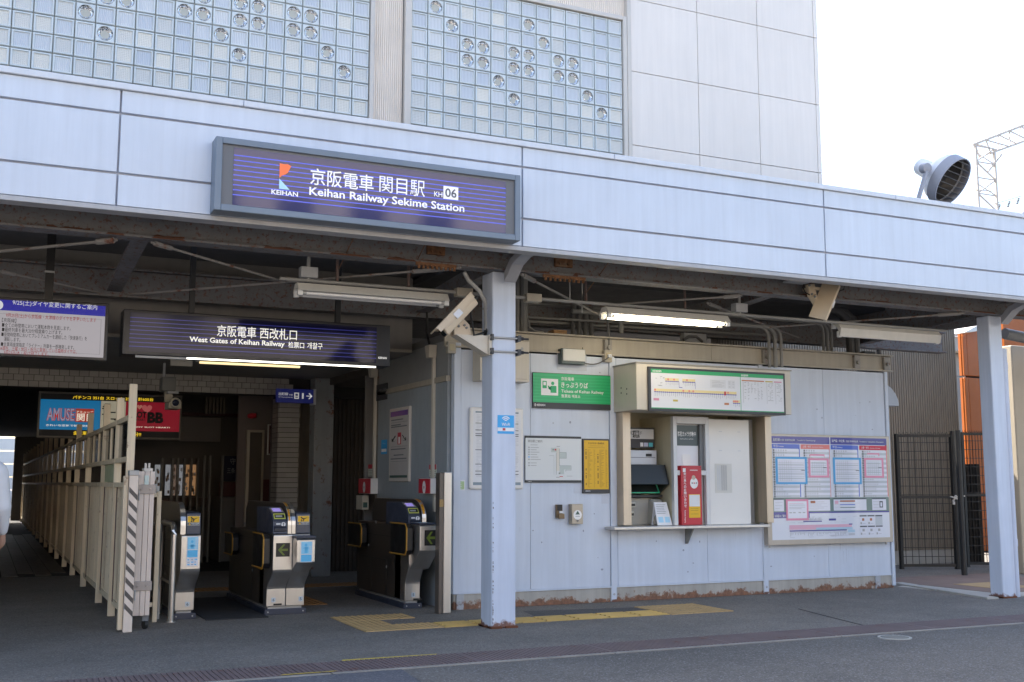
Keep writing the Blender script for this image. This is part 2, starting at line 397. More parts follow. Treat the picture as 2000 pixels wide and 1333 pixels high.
# ------------------------------------------------------------------ upper building: cladding tower and glass block windows
YB = 12.0
ub = thing('station_building', 'pale panel clad upper storey with two glass block windows above the canopy', 'building', (3, YB, 4))
w = MB(); w.box(-9, 10.46, YB+.13, 26, 3.95, 11); w.build('wall', mat('joint_dark', (.16, .16, .17), .7), ub)
xs = [7.36, 8.41, 9.415, 10.415, 10.49]; zs = [4.0, 4.75, 5.75, 6.745, 7.74, 8.74, 9.74, 11]
for i in range(4):
    for j in range(len(zs)-1):
        MB().box(xs[i]+.004, xs[i+1]-.004, YB, YB+.12, zs[j]+.004, zs[j+1]-.004).build('cladding_panel', cladm, ub, bevel=.004)
for j in range(len(zs)-1): MB().box(10.462, 10.492, YB+.13, 26, zs[j]+.006, zs[j+1]-.006).build('side_cladding', cladm, ub)
MB().box(7.29, 7.35, YB-.03, YB+.12, 3.96, 11).build('corner_trim', alum, ub, bevel=.008)
MB().corr(3.86, 4.22, 3.96, 11, YB+.05, .026, .014).build('corrugated_panel', corrw, ub)
MB().corr(4.26, 7.29, 7.47, 11, YB+.05, .03, .014).build('corrugated_panel', corrw, ub)
def ribmat(name, col, wave, rough, seed):
    m = bpy.data.materials.new(name); m.use_nodes = True; n = m.node_tree; L = n.links.new; b = n.nodes['Principled BSDF']
    tc = n.nodes.new('ShaderNodeTexCoord'); oi = n.nodes.new('ShaderNodeObjectInfo')
    mx = n.nodes.new('ShaderNodeMix'); mx.data_type = 'RGBA'; L(oi.outputs['Random'], mx.inputs['Factor'])
    mx.inputs['A'].default_value = (col[0]*.90, col[1]*.92, col[2]*.95, 1); mx.inputs['B'].default_value = (min(.85, col[0]*1.12), min(.85, col[1]*1.09), col[2]*1.03, 1)
    L(mx.outputs['Result'], b.inputs['Base Color']); b.inputs['Roughness'].default_value = rough; b.inputs['Coat Weight'].default_value = .35; b.inputs['Coat Roughness'].default_value = .06
    hs = []
    for ax in wave:
        wv = n.nodes.new('ShaderNodeTexWave'); wv.bands_direction = ax; wv.inputs['Scale'].default_value = 17; L(tc.outputs['Object'], wv.inputs['Vector']); hs.append(wv.outputs['Fac'])
    no = n.nodes.new('ShaderNodeTexNoise'); no.inputs['Scale'].default_value = 9; L(tc.outputs['Object'], no.inputs['Vector'])
    mul = n.nodes.new('ShaderNodeMath'); mul.operation = 'MULTIPLY_ADD'; L(hs[0], mul.inputs[0])
    if len(hs) > 1: L(hs[1], mul.inputs[1])
    else: mul.inputs[1].default_value = 1
    L(no.outputs['Fac'], mul.inputs[2])
    bp = n.nodes.new('ShaderNodeBump'); bp.inputs['Strength'].default_value = .5; bp.inputs['Distance'].default_value = .006; L(mul.outputs[0], bp.inputs['Height']); L(bp.outputs[0], b.inputs['Normal']); return m
gA = ribmat('glass_block_ribbed', (.58, .61, .65), 'X', .16, 1); gB = ribmat('glass_block_grid', (.64, .64, .61), 'XZ', .2, 2)
grim = mat('glass_block_rim', (.62, .67, .68), .18, var=.03, objvar=.05, coat=.5)
mortar = mat('mortar', (.50, .51, .47), .8, var=.1)
lensm = bpy.data.materials.new('glass_lens'); lensm.use_nodes = True; b = lensm.node_tree.nodes['Principled BSDF']
b.inputs['Base Color'].default_value = (.86, .87, .88, 1); b.inputs['Metallic'].default_value = .9; b.inputs['Roughness'].default_value = .04
def block_mesh(name, pw, inner, lens=False):
    s = MB(); h, hz = pw/2-.005, .1-.005
    def ring(k, y): a, c = h-k, hz-k; return [(-a, y, -c), (a, y, -c), (a, y, c), (-a, y, c)]
    rs = [ring(0, .03), ring(0, .008), ring(.006, 0), ring(.018, 0), ring(.024, .012)]
    if lens:
        rs = rs[:3]
        for a, c in zip(rs, rs[1:]):
            for i in range(4): j = (i+1) % 4; s.face([a[i], a[j], c[j], c[i]], 0)
        n = 36; ci = [(.080*math.cos(2*math.pi*t/n), 0, .080*math.sin(2*math.pi*t/n)) for t in range(n)]; a, c = h-.006, hz-.006
        sq = [(max(-a, min(a, p[0]*3)), 0, max(-c, min(c, p[2]*3))) for p in ci]
        for t in range(n): q = (t+1) % n; s.face([sq[t], sq[q], ci[q], ci[t]], 0)
        prof = [(.080*math.cos(x), .042*math.sin(x)) for x in [.11*k for k in range(14)]]
        pr = ci
        for (r, dy) in prof[1:]:
            nx = [(r*math.cos(2*math.pi*t/n), dy, r*math.sin(2*math.pi*t/n)) for t in range(n)]
            for t in range(n): q = (t+1) % n; s.face([pr[t], pr[q], nx[q], nx[t]], 1)
            pr = nx
        s.face(pr, 1)
    else:
        for a, c in zip(rs, rs[1:]):
            for i in range(4): j = (i+1) % 4; s.face([a[i], a[j], c[j], c[i]], 0)
        s.face(rs[-1], 1)
    me = s.mesh(name); me.materials.append(grim); me.materials.append(inner)
    if lens:
        bm = bmesh.new(); bm.from_mesh(me); bmesh.ops.remove_doubles(bm, verts=bm.verts, dist=1e-5)
        for f in bm.faces: f.smooth = f.material_index == 1
        bm.to_mesh(me); bm.free()
    return me
LP = [(665, 140), (632, 100), (599, 60), (562, 55), (599, 27), (562, 22), (493, 44), (455, 38), (493, 9), (455, 3), (454, 108), (416, 68), (381, 28), (344, 21), (266, 10), (227, 3), (224, 74), (185, 32), (149, -3), (381, -3)]
RP = [(849, 9), (880, 44), (911, 81), (941, 87), (911, 113), (941, 119), (971, 155), (1002, 98), (1031, 104), (1002, 129), (1031, 135), (1002, 192), (1031, 42), (1060, 78), (1089, 114), (1118, 118), (1089, 144), (1118, 149), (1146, 184), (1175, 220)]
def glass_window(x1, pitch, ncol, nrow, z0, lens_px, label):
    wd = MB(); x0 = x1-ncol*pitch
    wd.box(x0-.002, x1+.002, YB+.035, YB+.12, z0-.002, z0+nrow*.2+.002)
    wn_ = wd.build('glass_block_window', mortar, ub, label=label)
    ce = set()
    for px in lens_px:
        p = P(px[0], px[1], YB); ce.add((int((p.x-x0)/pitch), int((p.z-z0)/.2)))
    ms = [block_mesh('glass_block', pitch, gA), block_mesh('glass_block', pitch, gB)]; ml = block_mesh('lens_block', pitch, lensm, True)
    for i in range(ncol):
        for j in range(nrow):
            l = (i, j) in ce
            k = 1 if (j <= 3 and random.random() < .8) or random.random() < .12 else 0
            inst('lens_block' if l else 'glass_block', ml if l else ms[k], wn_, (x0+(i+.5)*pitch, YB+random.uniform(-.002, .002), z0+(j+.5)*.2), rot=(random.gauss(0, .006), 0, random.gauss(0, .006)))
    return x0
xl = glass_window(3.80, .2, 22, 9, 5.4, LP, 'wide left window of glass blocks with scattered round lens blocks')
xr = glass_window(7.225, .2078, 14, 10, 5.4, RP, 'right window of glass blocks with a pattern of round lens blocks')
fr = MB(); fr.box(7.228, 7.285, YB-.03, YB+.12, 5.3, 7.46); fr.box(4.265, 7.227, YB-.03, YB+.12, 7.405, 7.46); fr.box(4.23, xr-.003, YB-.03, YB+.12, 5.3, 7.46); fr.box(3.803, 3.85, YB-.03, YB+.12, 5.3, 7.8)
fr.build('window_frame', alum, ub, bevel=.006)

# ------------------------------------------------------------------ canopy
YF = 9.25
cn = thing('canopy', 'long canopy with pale blue fascia panels and rusty grey steel underneath', 'canopy', (4.6, YF, 3.55))
fx = [-6.4, -2.77, .84, 4.457, 8.09, 11.7, 15.3, 18.9, 22.5]; fz = [(3.61, 3.864), (3.884, 4.364), (4.384, 4.566)]
for i in range(8):
    for (z0, z1) in fz:
        dy = random.uniform(-.002, .002)
        MB().box(fx[i]+.008, fx[i+1]-.008, YF+dy, YF+.035, z0, z1).build('fascia_panel', fascia_m, cn, bevel=.004)
MB().box(-6.4, 22.5, YF+.037, YF+.06, 3.61, 4.566).build('fascia_backing', groove, cn)
cx = [-6.4, -1.84, 1.82, 5.45, 9.1, 12.75, 16.4, 22.5]
for i in range(7): MB().prism([(YF-.03, 4.57), (YF+.5, 4.57), (YF+.5, 4.64), (YF-.03, 4.622)], 'x', cx[i]+.003, cx[i+1]-.003).build('coping', mat('coping_paint', (.66, .70, .76), .4, var=.04, streak=.05), cn, bevel=.005)
MB().box(-6.4, 22.5, YF+.003, YF+.16, 3.565, 3.606).build('soffit_lip', mat('lip_paint', (.44, .44, .45), .55, var=.06, streak=.08), cn, bevel=.004)
MB().box(-6.4, 11.66, YF+.07, 12.0, 3.98, 4.05).build('roof_deck', deckm, cn); MB().box(4.75, 11.66, 12.001, 17.8, 3.86, 3.93).build('roof_deck', deckm, cn); MB().box(11.67, 22.5, YF+.07, 10.4, 3.98, 4.05).build('roof_deck', deckm, cn)
MB().box(11.55, 11.60, 10.31, 12.95, 3.44, 3.975).build('side_fascia', steelp, cn, bevel=.003)
MB().box(-6.4, 22.5, YF+.062, 10.4, 4.40, 4.52).build('upper_deck', deckm, cn)
def ibeam_x(name, x0, x1, y, zb, h, bw, m):
    s = MB(); s.box(x0, x1, y-bw/2, y+bw/2, zb, zb+.022); s.box(x0, x1, y-.012, y+.012, zb+.023, zb+h-.023); s.box(x0, x1, y-bw/2, y+bw/2, zb+h-.022, zb+h)
    return s.build(name, m, cn, bevel=.003)
ibeam_x('front_beam', -6.4, 22.5, 10.1, 3.525, .33, .20, steelp)
ibeam_x('rear_beam', -6.4, 13.2, 12.56, 3.38, .32, .18, steelp)
for X in (-2.35, 1.15, 4.66, 8.15, 11.58, 15.1):
    s = MB(); s.bar((X, 10.25, 3.57), (X, 12.45, 3.44), .15, .018); s.bar((X, 10.25, 3.68), (X, 12.45, 3.54), .014, .19); s.build('cross_beam', steelp, cn)
    s = MB(); s.box(X-.07, X+.07, 9.42, 9.98, 3.66, 3.68); s.box(X-.008, X+.008, 9.42, 9.98, 3.682, 3.86); s.build('outrigger', steelp, cn)
for X in (4.66, 11.57):
    pts = [(9.98, 3.50), (9.98, 3.40), (9.80, 3.545), (9.62, 3.60), (9.42, 3.605), (9.42, 3.66), (9.65, 3.66), (9.85, 3.61)]
    MB().prism(pts, 'x', X-.055, X+.075).build('bracket', mat('bracket_paint', (.34, .35, .38), .55, var=.08, streak=.06), cn, bevel=.004)
def rod(a, b, r=.012, z=3.47, z2=None, m=None, name='brace_rod'):
    p, q = G(a[0], a[1], z), G(b[0], b[1], z2 or z); d = (q-p)
    s = MB(); s.tube([p, q], r, 6); s.tube([p+d*.02, p+d*.13], r*2.0, 6); return s.build(name, m or galv, cn)
rodm = mat('rod_paint', (.26, .25, .24), .6, var=.12, rust=.25)
rod((228, 469), (-60, 497), .014, 3.5, 3.45, rodm); rod((296, 474), (560, 552), .012, 3.5, 3.42, rodm)
rod((900, 523), (240, 577), .012, 3.5, 3.42, rodm); rod((1018, 536), (1180, 620), .014, 3.5, 3.42, rodm)
rod((1450, 578), (1180, 596), .012, 3.5, 3.46, rodm); rod((1885, 612), (1500, 640), .012, 3.5, 3.42, rodm); rod((1380, 592), (1560, 660), .012, 3.5, 3.42, rodm); rod((0, 530), (205, 575), .010, 3.44, 3.42, rodm)
# thin wires and rusty fixings on the front beam
def rustclip(px0, py0, px1, py1):
    x0, x1, z0, z1 = rc(px0, py0, px1, py1, 9.985); s = MB(); zt = max(z0, z1); s.box(x0, x1, 9.965, 9.99, zt-.03, zt); n = 9
    for i in range(n): a = x0+(x1-x0)*i/n; s.lathe([(.014, 0), (.014, .04), (0, .045)], (a+.03, 9.975, zt-.06), (0, 0, 1), 8)
    s.build('rusty_hanger_rail', steelr, cn)
rustclip(812, 512, 890, 520); rustclip(1060, 536, 1142, 544)
for (a, b, c, d_) in ((834, 474, 868, 500), (1083, 497, 1117, 524)):
    x0, x1, z0, z1 = rc(a, b, c, d_, 10.07); s = MB(); s.box(x0, x1, 10.05, 10.085, z0, z1)
    for q in ((.25, .25), (.75, .25), (.25, .75), (.75, .75)): s.lathe([(.016, 0), (.016, .02)], (x0+(x1-x0)*q[0], 10.05, z0+(z1-z0)*q[1]), (0, -1, 0), 6)
    s.build('rusty_splice_plate', steelr, cn)
for (a, b, Y0, Y1) in (((692, 462), (662, 525), 9.6, 10.6), ((833, 472), (800, 540), 9.6, 10.6), ((1196, 503), (1145, 572), 9.6, 10.6)):
    p, q = P(a[0], a[1], Y0), P(b[0], b[1], Y1); MB().tube([p, q], .005, 5).build('hanger_wire', steelr, cn)
for (px, y0, y1) in ((1113, 545, 585), (1137, 545, 600), (1137, 575, 612)):
    p, q = P(px, y0, 10.62), P(px, y1, 10.62); MB().tube([p, q], .006, 5).build('hanger_wire', galv, cn)

s = MB()      # rust bleeding along the lower flange of the front beam
x = -3.
while x < 14:
    l = random.uniform(.05, .5); h = random.uniform(.008, .045); n = max(2, int(l/.05)); zs_ = [3.548+h*random.uniform(.3, 1) for _ in range(n+1)]
    for i in range(n): s.face([(x+l*i/n, 10.0865, 3.548), (x+l*(i+1)/n, 10.0865, 3.548), (x+l*(i+1)/n, 10.0865, zs_[i+1]), (x+l*i/n, 10.0865, zs_[i])])
    if random.random() < .5: s.face([(x, 9.9985, 3.527), (x+l, 9.9985, 3.527), (x+l*.9, 9.9985, 3.545), (x+.02, 9.9985, 3.545)])
    x += l+random.uniform(.0, .45)
s.build('rust_bleed', mat('bleed_rust', (.11, .048, .028), .9, var=.3, vs=9), cn)['kind'] = 'stuff'
# ------------------------------------------------------------------ pillars
def pillar(x0, x1, y0, y1, label):
    t = thing('steel_pillar', label, 'pillar', ((x0+x1)/2, (y0+y1)/2, 0), 'pillars carrying the canopy')
    MB().box(x0, x1, y0, y1, 0, 3.522).build('shaft', pillp, t, bevel=.016)
    s = MB()
    for i in range(26):
        a = random.random(); x = x0+(x1-x0)*a; z = .012+random.random()*.01
        s.box(x-.02, x+.02, y0-.012-random.random()*.012, y0+.01, 0, z)
    for i in range(14):
        y = y0+(y1-y0)*random.random(); s.box(x0-.014, x0+.01, y-.02, y+.02, 0, .012+random.random()*.01)
    s.build('rusty_foot', mat('foot_rust', (.15, .055, .025), .9, var=.2), t)
    return t
p1_ = pillar(4.528, 4.79, 10.09, 10.36, 'pale blue steel pillar with a wireless sticker standing before the ticket office wall')
p2_ = pillar(11.44, 11.665, 10.10, 10.30, 'streaked pale blue steel pillar beside the downpipe on the far right')
s = MB()     # chipped paint along the left front edge of the near pillar
for i in range(34):
    z = random.random()**1.7*1.25+.03; hh = random.uniform(.006, .03); ww = random.uniform(.003, .011)
    s.face([(4.534+.006, 10.0886, z), (4.540+ww, 10.0886, z+hh*.3), (4.540+ww*.6, 10.0886, z+hh), (4.538, 10.0886, z+hh*.9)])
s.build('paint_chips', mat('chip_dark', (.09, .06, .05), .8, var=.2), p1_)
# wifi sticker: print stuck on the pillar
wf = thing('wireless_sticker', 'blue wireless sticker with white arcs on the front pillar', 'sticker', (4.66, 10.086, 1.95))
x0, x1, z0, z1 = rc(972, 811, 1004, 848, 10.085)
yq = 10.0868
s = MB(); s.box(x0, x1, yq, yq+.002, z0, z1, 0); h = z1-z0
s.rect(x0, x1, z0+h*.14, z0+h*.33, yq-.0012, 1); s.rect(x0+.055, x0+.085, z0+h*.17, z0+h*.3, yq-.002, 2)
cxw, czw = (x0+x1)/2, z0+h*.64
for (ra, rb) in ((.012, .020), (.028, .038), (.046, .056)):
    n = 12
    for i in range(n):
        a, b = R(40)+R(100)*i/n, R(40)+R(100)*(i+1)/n
        s.face([(cxw+ra*math.cos(a), yq-.0012, czw+ra*math.sin(a)), (cxw+rb*math.cos(a), yq-.0012, czw+rb*math.sin(a)), (cxw+rb*math.cos(b), yq-.0012, czw+rb*math.sin(b)), (cxw+ra*math.cos(b), yq-.0012, czw+ra*math.sin(b))], 1)
s.build('sticker_print', [cyanb, white, red], wf)
text(wf, 'Wi-Fi', (cxw-.045, yq-.0014, z0+h*.42), (.09, 0, 0), (0, 0, h*.17), white, .015)
# downpipe by the right pillar
dp = thing('downpipe', 'pale blue drain pipe running down behind the right hand pillar', 'pipe', (11.9, 10.42, 0))
pb = mat('pipe_paint', (.56, .61, .72), .5, var=.06, streak=.08)
MB().tube([(11.765, 10.20, 0), (11.765, 10.20, 3.12)], .055, 12).build('pipe', pb, dp, smooth=True)
for z in (.62, 2.85): MB().lathe([(.061, 0), (.061, .09)], (11.765, 10.20, z), (0, 0, 1), 14).build('collar', pb, dp, smooth=True)
p, q = P(1962, 652, 10.6), P(2040, 668, 10.6)
MB().tube([p, q], .075, 12).build('elbow_pipe', mat('grey_pipe', (.16, .17, .18), .45, var=.06), dp, smooth=True)

# ------------------------------------------------------------------ ticket office
YK = 11.75
KX0, KX1 = 4.79, 11.28
ko = thing('ticket_office', 'pale blue steel ticket office with beige roof beam and rusty base under the canopy', 'building', (8, YK, 0))
ox0, ox1, oz0, oz1 = 6.93, 9.12, .875, 2.36        # opening of the ticket counter
def wp(x0, x1, z0, z1, name='wall_panel', d=0): return MB().box(x0, x1, YK+d, YK+.05, z0, z1).build(name, wallp, ko, bevel=.003)
def colx(px, z): # x of a seam seen at pixel column px at height z on the wall
    lo, hi = 300., 1333.
    for _ in range(40):
        mi = (lo+hi)/2
        if P(px, mi, YK).z > z: lo = mi
        else: hi = mi
    return P(px, lo, YK).x
sA, sB, sC, sD = colx(1036, 1.2), colx(1198, 1.2), colx(1490, .6), colx(1618, .5)
for (x0, x1) in ((KX0+.09, sA-.002), (sA+.002, sB-.05)): wp(x0, x1, .185, 2.925)
wp(sB+.03, ox0+.0, .185, 2.925)
wp(ox0+.004, (ox0+ox1)/2+.2, .185, oz0-.03); wp((ox0+ox1)/2+.204, ox1-.004, .185, oz0-.03)
wp(ox0+.004, ox1-.004, oz1+.03, 2.925)
wp(ox1, sC+.0, .185, 2.925); wp(sC+.06, sD-.002, .185, 2.925); wp(sD+.002, KX1-.06, .185, 2.925)
for x in (sB-.01, sC+.03): MB().box(x-.035, x+.035, YK-.015, YK+.05, .03, 2.94).build('post', wallp, ko, bevel=.004)
MB().box(KX0-.0, KX0+.085, YK-.02, YK+.08, .17, 3.0).build('corner_post', wallp, ko, bevel=.008)
MB().box(KX1-.055, KX1, YK-.02, YK+.08, .03, 2.98).build('corner_post', wallp, ko, bevel=.006)
# sill
MB().box(KX0+.02, KX1-.02, YK+.006, YK+.06, .0, .165).build('sill', beiger, ko, bevel=.003)
MB().box(KX0+.02, KX1-.02, YK-.012, YK+.05, .168, .184).build('sill_flashing', wallp, ko)
for x in (colx(898, .1), sB-.01, sC+.03, colx(1714, .1)):
    s = MB(); s.box(x-.045, x+.045, YK-.012, YK+.004, .0, .166); s.lathe([(.014, 0), (.014, .012)], (x, YK-.012, .09), (0, -1, 0), 8); s.build('foot_bracket', mat('foot_paint', (.42, .44, .47), .5, var=.08, streak=.1, foot=(0, .2, .24, -.15), rust=0), ko, bevel=.003)
# roof beam: channel with lips
cuts = [KX0-.12, 6.80, 8.34, 9.18, 11.36]
for i in range(4):
    a, b = cuts[i]+.002, cuts[i+1]-.002
    s = MB(); s.box(a, b, YK-.01, YK+.02, 2.955, 3.15); s.box(a, b, YK-.06, YK-.011, 2.94, 2.958); s.box(a, b, YK-.07, YK+.3, 3.152, 3.172); s.build('roof_beam', beige, ko, bevel=.003)
for x in (6.80, 9.18, 10.72, 11.25):
    s = MB(); s.box(x-.05, x+.05, YK-.055, YK-.012, 2.96, 3.14); s.lathe([(.028, 0), (.028, .03)], (x, YK-.056, 3.04), (0, -1, 0), 8); s.build('beam_bracket', mat('bracket_grey', (.30, .29, .27), .6, var=.1, rust=.2), ko, bevel=.004)
MB().box(KX0, KX1, YK+.06, 15.2, 3.05, 3.14).build('roof', mat('office_roof', (.16, .16, .16), .8), ko)
# left side wall (towards the gates) and right side, back
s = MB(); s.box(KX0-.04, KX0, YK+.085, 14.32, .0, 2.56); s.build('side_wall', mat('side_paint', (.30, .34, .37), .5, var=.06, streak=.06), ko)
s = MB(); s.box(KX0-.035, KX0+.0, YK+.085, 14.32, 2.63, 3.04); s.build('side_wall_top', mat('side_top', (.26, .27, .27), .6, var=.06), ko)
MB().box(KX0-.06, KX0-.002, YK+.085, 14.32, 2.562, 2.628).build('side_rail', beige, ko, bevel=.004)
MB().box(KX0-.03, KX0+.02, 14.33, 14.45, 0, 3.04).build('post', mat('rusted_post', (.22, .21, .19), .7, var=.12, streak=.2, rust=.35), ko, bevel=.004)
MB().box(KX1-.05, KX1, YK+.09, 15.2, 0, 3.0).build('side_wall', wallp, ko)
MB().box(KX0, KX1-.06, 15.0, 15.05, 0, 3.0).build('back_wall', plaster, ko)
# vent hood on the right side: quarter round
hz_ = P(1745, 795, 12.15).z; hh_v = P(1745, 748, 12.15).z-hz_; hw_v = P(1756, 795, 11.98).x-KX1
hood = MB(); q = [(KX1+.002, hz_)]+[(KX1+.002+hw_v*math.sin(t*R(15)), hz_+hh_v*math.cos(t*R(15))) for t in range(6, -1, -1)]
hood.prism(q, 'y', 11.98, 12.35); hood.build('vent_hood', mat('hood_paint', (.40, .43, .48), .5, var=.06), ko, bevel=.004)
# window recess lining
MB().box(ox0, ox1, 12.45, 12.5, oz0, oz1).build('recess_back', mat('recess_beige', (.58, .52, .36), .6, var=.06), ko)
s = MB(); s.box(ox0-.003, ox0+.03, YK+.052, 12.45, oz0, oz1); s.box(ox1-.03, ox1, YK+.052, 12.45, oz0, oz1); s.box(ox0, ox1, YK+.052, 12.45, oz1-.002, oz1+.03); s.box(ox0, ox1, YK+.052, 12.45, oz0-.03, oz0-.002)
s.build('recess_lining', mat('recess_lining', (.58, .52, .36), .55, var=.06, streak=.08), ko)

# counter: header box with fare map, stainless jambs, ledge
YH = 11.2
tc = thing('ticket_counter', 'projecting ticket counter with beige header box, stainless jambs and metal ledge', 'ticket counter', (8, 11.7, .85))
a = P(1240, 708, YH); b = P(1545, 808, YH); hx0, hx1 = 6.885, P(1545, 770, YH).x
hz1, hz0 = (P(1240, 708, YH).z+P(1545, 727, YH).z)/2, (P(1240, 803, YH).z+P(1545, 808, YH).z)/2
MB().box(hx0, hx1, YH, YK-.02, hz0, hz1).build('header_box', beigel, tc, bevel=.006)
s = MB()
for (yy, zz) in ((11.42, .2), (11.55, .22), (11.42, .26), (11.55, .28)): s.disc((hx0-.0015, yy, hz0+zz), .012, 'x', 10)
s.build('bolt_holes', black, tc)
s = MB(); s.box(hx0-.012, hx1+.012, YH-.012, YK-.02, hz1+.001, hz1+.014); s.build('header_cap', mat('cap_grey', (.33, .32, .29), .6, var=.1), tc)
zj0 = .885
for (a, b, w_) in ((6.93, 7.04, 0), (ox1-.07, ox1+.03, 0)):
    MB().box(a, b, 11.60, YK+.04, zj0+.02, hz0-.002).build('jamb', mat('jamb_metal', (.60, .50, .38), .4, .5, var=.05, streak=.08), tc, bevel=.004)
lx0, lx1 = P(1200, 1031, 11.52).x, P(1504, 1028, 11.52).x
MB().box(lx0, lx1, 11.52, 12.0, .852, .888).build('ledge', stainb, tc, bevel=.006)
for px in (1353,):
    x = P(px, 1050, 11.6).x; s = MB(); s.prism([(11.58, .85), (YK-.004, .85), (YK-.004, .66), (YK-.03, .66)], 'x', x-.014, x+.014); s.build('ledge_bracket', mat('bracket_dark', (.25, .25, .24), .5, .3), tc, bevel=.003)
# middle frame (white aluminium) with sliding service window
fx0, fx1 = P(1314, 900, 11.68).x, P(1384, 900, 11.68).x
zt = hz0-.03
MB().box(fx0+.004, fx0+.03, 11.722, 12.448, .89, zt).build('partition', mat('recess_lining', (.58, .52, .36)), tc)
s = MB(); s.box(fx0, fx0+.055, 11.66, 11.72, .89, zt); s.box(fx1-.055, fx1, 11.66, 11.72, .89, zt); s.box(fx0+.055, fx1-.055, 11.66, 11.72, 1.50, 1.56); s.box(fx0+.055, fx1-.055, 11.66, 11.72, zt-.09, zt)
s.build('window_frame', mat('white_alu', (.62, .63, .64), .4, .1, var=.03, streak=.04), tc, bevel=.004)
MB().box(fx0+.058, fx1-.115, 11.74, 11.76, 1.565, zt-.095).build('window_panel', offw, tc)
MB().box(fx1-.112, fx1-.058, 11.70, 11.79, 1.565, zt-.095).build('window_slot', greyd, tc)
s = MB(); x = (fx0+fx1)/2-.03; s.box(x-.06, x+.06, 11.733, 11.739, 1.60, 1.76); s.build('paper_slip', mat('clear_film', (.78, .78, .77), .15, var=0), tc)
MB().box(fx0+.057, fx1-.057, 11.73, 11.75, .89, 1.498).build('lower_panel', mat('alu_panel', (.55, .56, .57), .35, .2, var=.03), tc)
# right blank panel
bx0, bx1 = P(1383, 900, 11.72).x+.02, P(1464, 900, 11.72).x
MB().box(bx0, bx1, 11.72, 11.76, .89, zt-.02).build('blank_panel', mat('ivory_panel', (.76, .75, .72), .35, var=.02), tc, bevel=.003)
MB().box(bx1+.004, ox1-.080, 11.85, 11.88, .89, zt).build('side_panel', mat('grey_recess', (.30, .30, .29), .5, var=.08), tc)
x0, x1, z0, z1 = rc(1396, 906, 1430, 963, 11.718); s = MB(); s.box(x0, x1, 11.716, 11.7185, z0, z1, 0)
for k in range(14):
    xx = x0+.03+.011*k; s.rect(xx, xx+(.004 if k % 3 else .007), z0+.03, z1-.02, 11.7150, 1 if k > 5 else 2)
for (px, py) in ((1407, 843), (1443, 844), (1407, 880), (1444, 881)):
    q = P(px, py, 11.7185); s.rect(q.x-.025, q.x+.025, q.z-.006, q.z+.003, 11.7175, 2)
s.build('faded_notice', [mat('faded_paper', (.66, .65, .60), .6, var=.04), greym, greyl], tc)
# camera notice
x0, x1, z0, z1 = rc(1320, 826, 1368, 857, 11.738)
x0, x1 = fx0+.085, fx1-.118; s = MB(); s.box(x0, x1, 11.734, 11.7395, zt-.36, zt-.105); s.build('notice_plate', mat('plate_dark', (.075, .10, .105), .4, var=0), tc)
text(tc, '防犯カメラ作動中', (x0+.03, 11.7325, zt-.245), (x1-x0-.06, 0, 0), (0, 0, .062), white, .012)
text(tc, 'Security camera in operation', (x0+.06, 11.7325, zt-.288), (x1-x0-.13, 0, 0), (0, 0, .022), white)

# fare map on the header
fm = thing('fare_map', 'long illuminated looking fare map with a green heading on the ticket counter header', 'map board', ((hx0+hx1)/2, YH, hz0+.2))
x0, x1 = P(1264, 760, YH).x, P(1531, 770, YH).x; z1, z0 = hz1-.035, hz0+.0
y = YH-.03
MB().box(x0, x1, y, YH-.002, z0-.012, z1).build('frame', dark, fm, bevel=.004)
s = MB(); ax0, ax1, az0, az1 = x0+.035, x1-.03, z0+.02, z1-.028; Wd, Hd = ax1-ax0, az1-az0
def rr(u0, v0, u1, v1, mi, k=1): s.rect(ax0+u0*Wd, ax0+u1*Wd, az0+v0*Hd, az0+v1*Hd, y-.001*k-.001, mi)
rr(0, 0, 1, 1, 0); rr(0, .905, 1, 1, 1, 2); rr(0, 0, 1, .022, 1, 2); rr(.660, 0, .664, .91, 1, 2)
def linemap(u0, u1, v, n, tick=.09, pale=True):
    if pale: rr(u0, v+.015, u1, v+.085, 6, 2)
    rr(u0, v-.006, u1, v+.008, 2, 3)
    for i in range(n):
        u = u0+(u1-u0)*(i+.5)/n; rr(u-.0012, v-.03-tick*random.uniform(.35, 1), u+.0012, v-.02, 3, 3); rr(u-.004, v-.012, u+.004, v+.014, 2, 4)
        if random.random() < .25: rr(u-.006, v+.03, u+.006, v+.075, 4, 4)
linemap(.02, .63, .42, 42); linemap(.10, .20, .70, 7); linemap(.225, .32, .70, 7); linemap(.60, .655, .20, 4, .08)
rr(.2, .55, .202, .70, 2, 3); rr(.2, .55, .225, .565, 2, 3); rr(.32, .53, .322, .70, 2, 3)
rr(.535, .40, .548, .50, 5, 5); rr(.015, .20, .055, .26, 7, 3); rr(.155, .19, .19, .24, 8, 3); rr(.535, .15, .57, .205, 9, 3)
for i in range(10): u = .03+random.random()*.06; v = .56+random.random()*.26; rr(u, v, u+random.uniform(.003, .03), v+.012, 3, 3)
rr(.43, .58, .55, .80, 10, 2)
for v in (.61, .64, .68, .72, .76): rr(.445, v, .445+random.uniform(.05, .095), v+.008, 3, 3)
rr(.565, .58, .62, .80, 10, 2)
for v in (.62, .7, .75): rr(.57, v, .585, v+.01, 3, 3); rr(.6, v, .612, v+.01, 3, 3)
for (u0, u1, mi) in ((.672, .845, 9), (.856, .915, 8), (.925, .985, 7)):
    rr(u0, .80, u1, .83, mi, 3)
    rr(u0+.01, .22, u0+.012, .79, 3, 3)
    for i in range(13):
        v = .76-i*.038
        for j in range(6 if u1-u0 > .1 else 3):
            if random.random() < .6: u = u0+.02+j*(u1-u0-.02)/(6 if u1-u0 > .1 else 3); rr(u, v, u+random.uniform(.006, .018), v+.012, 3, 3)
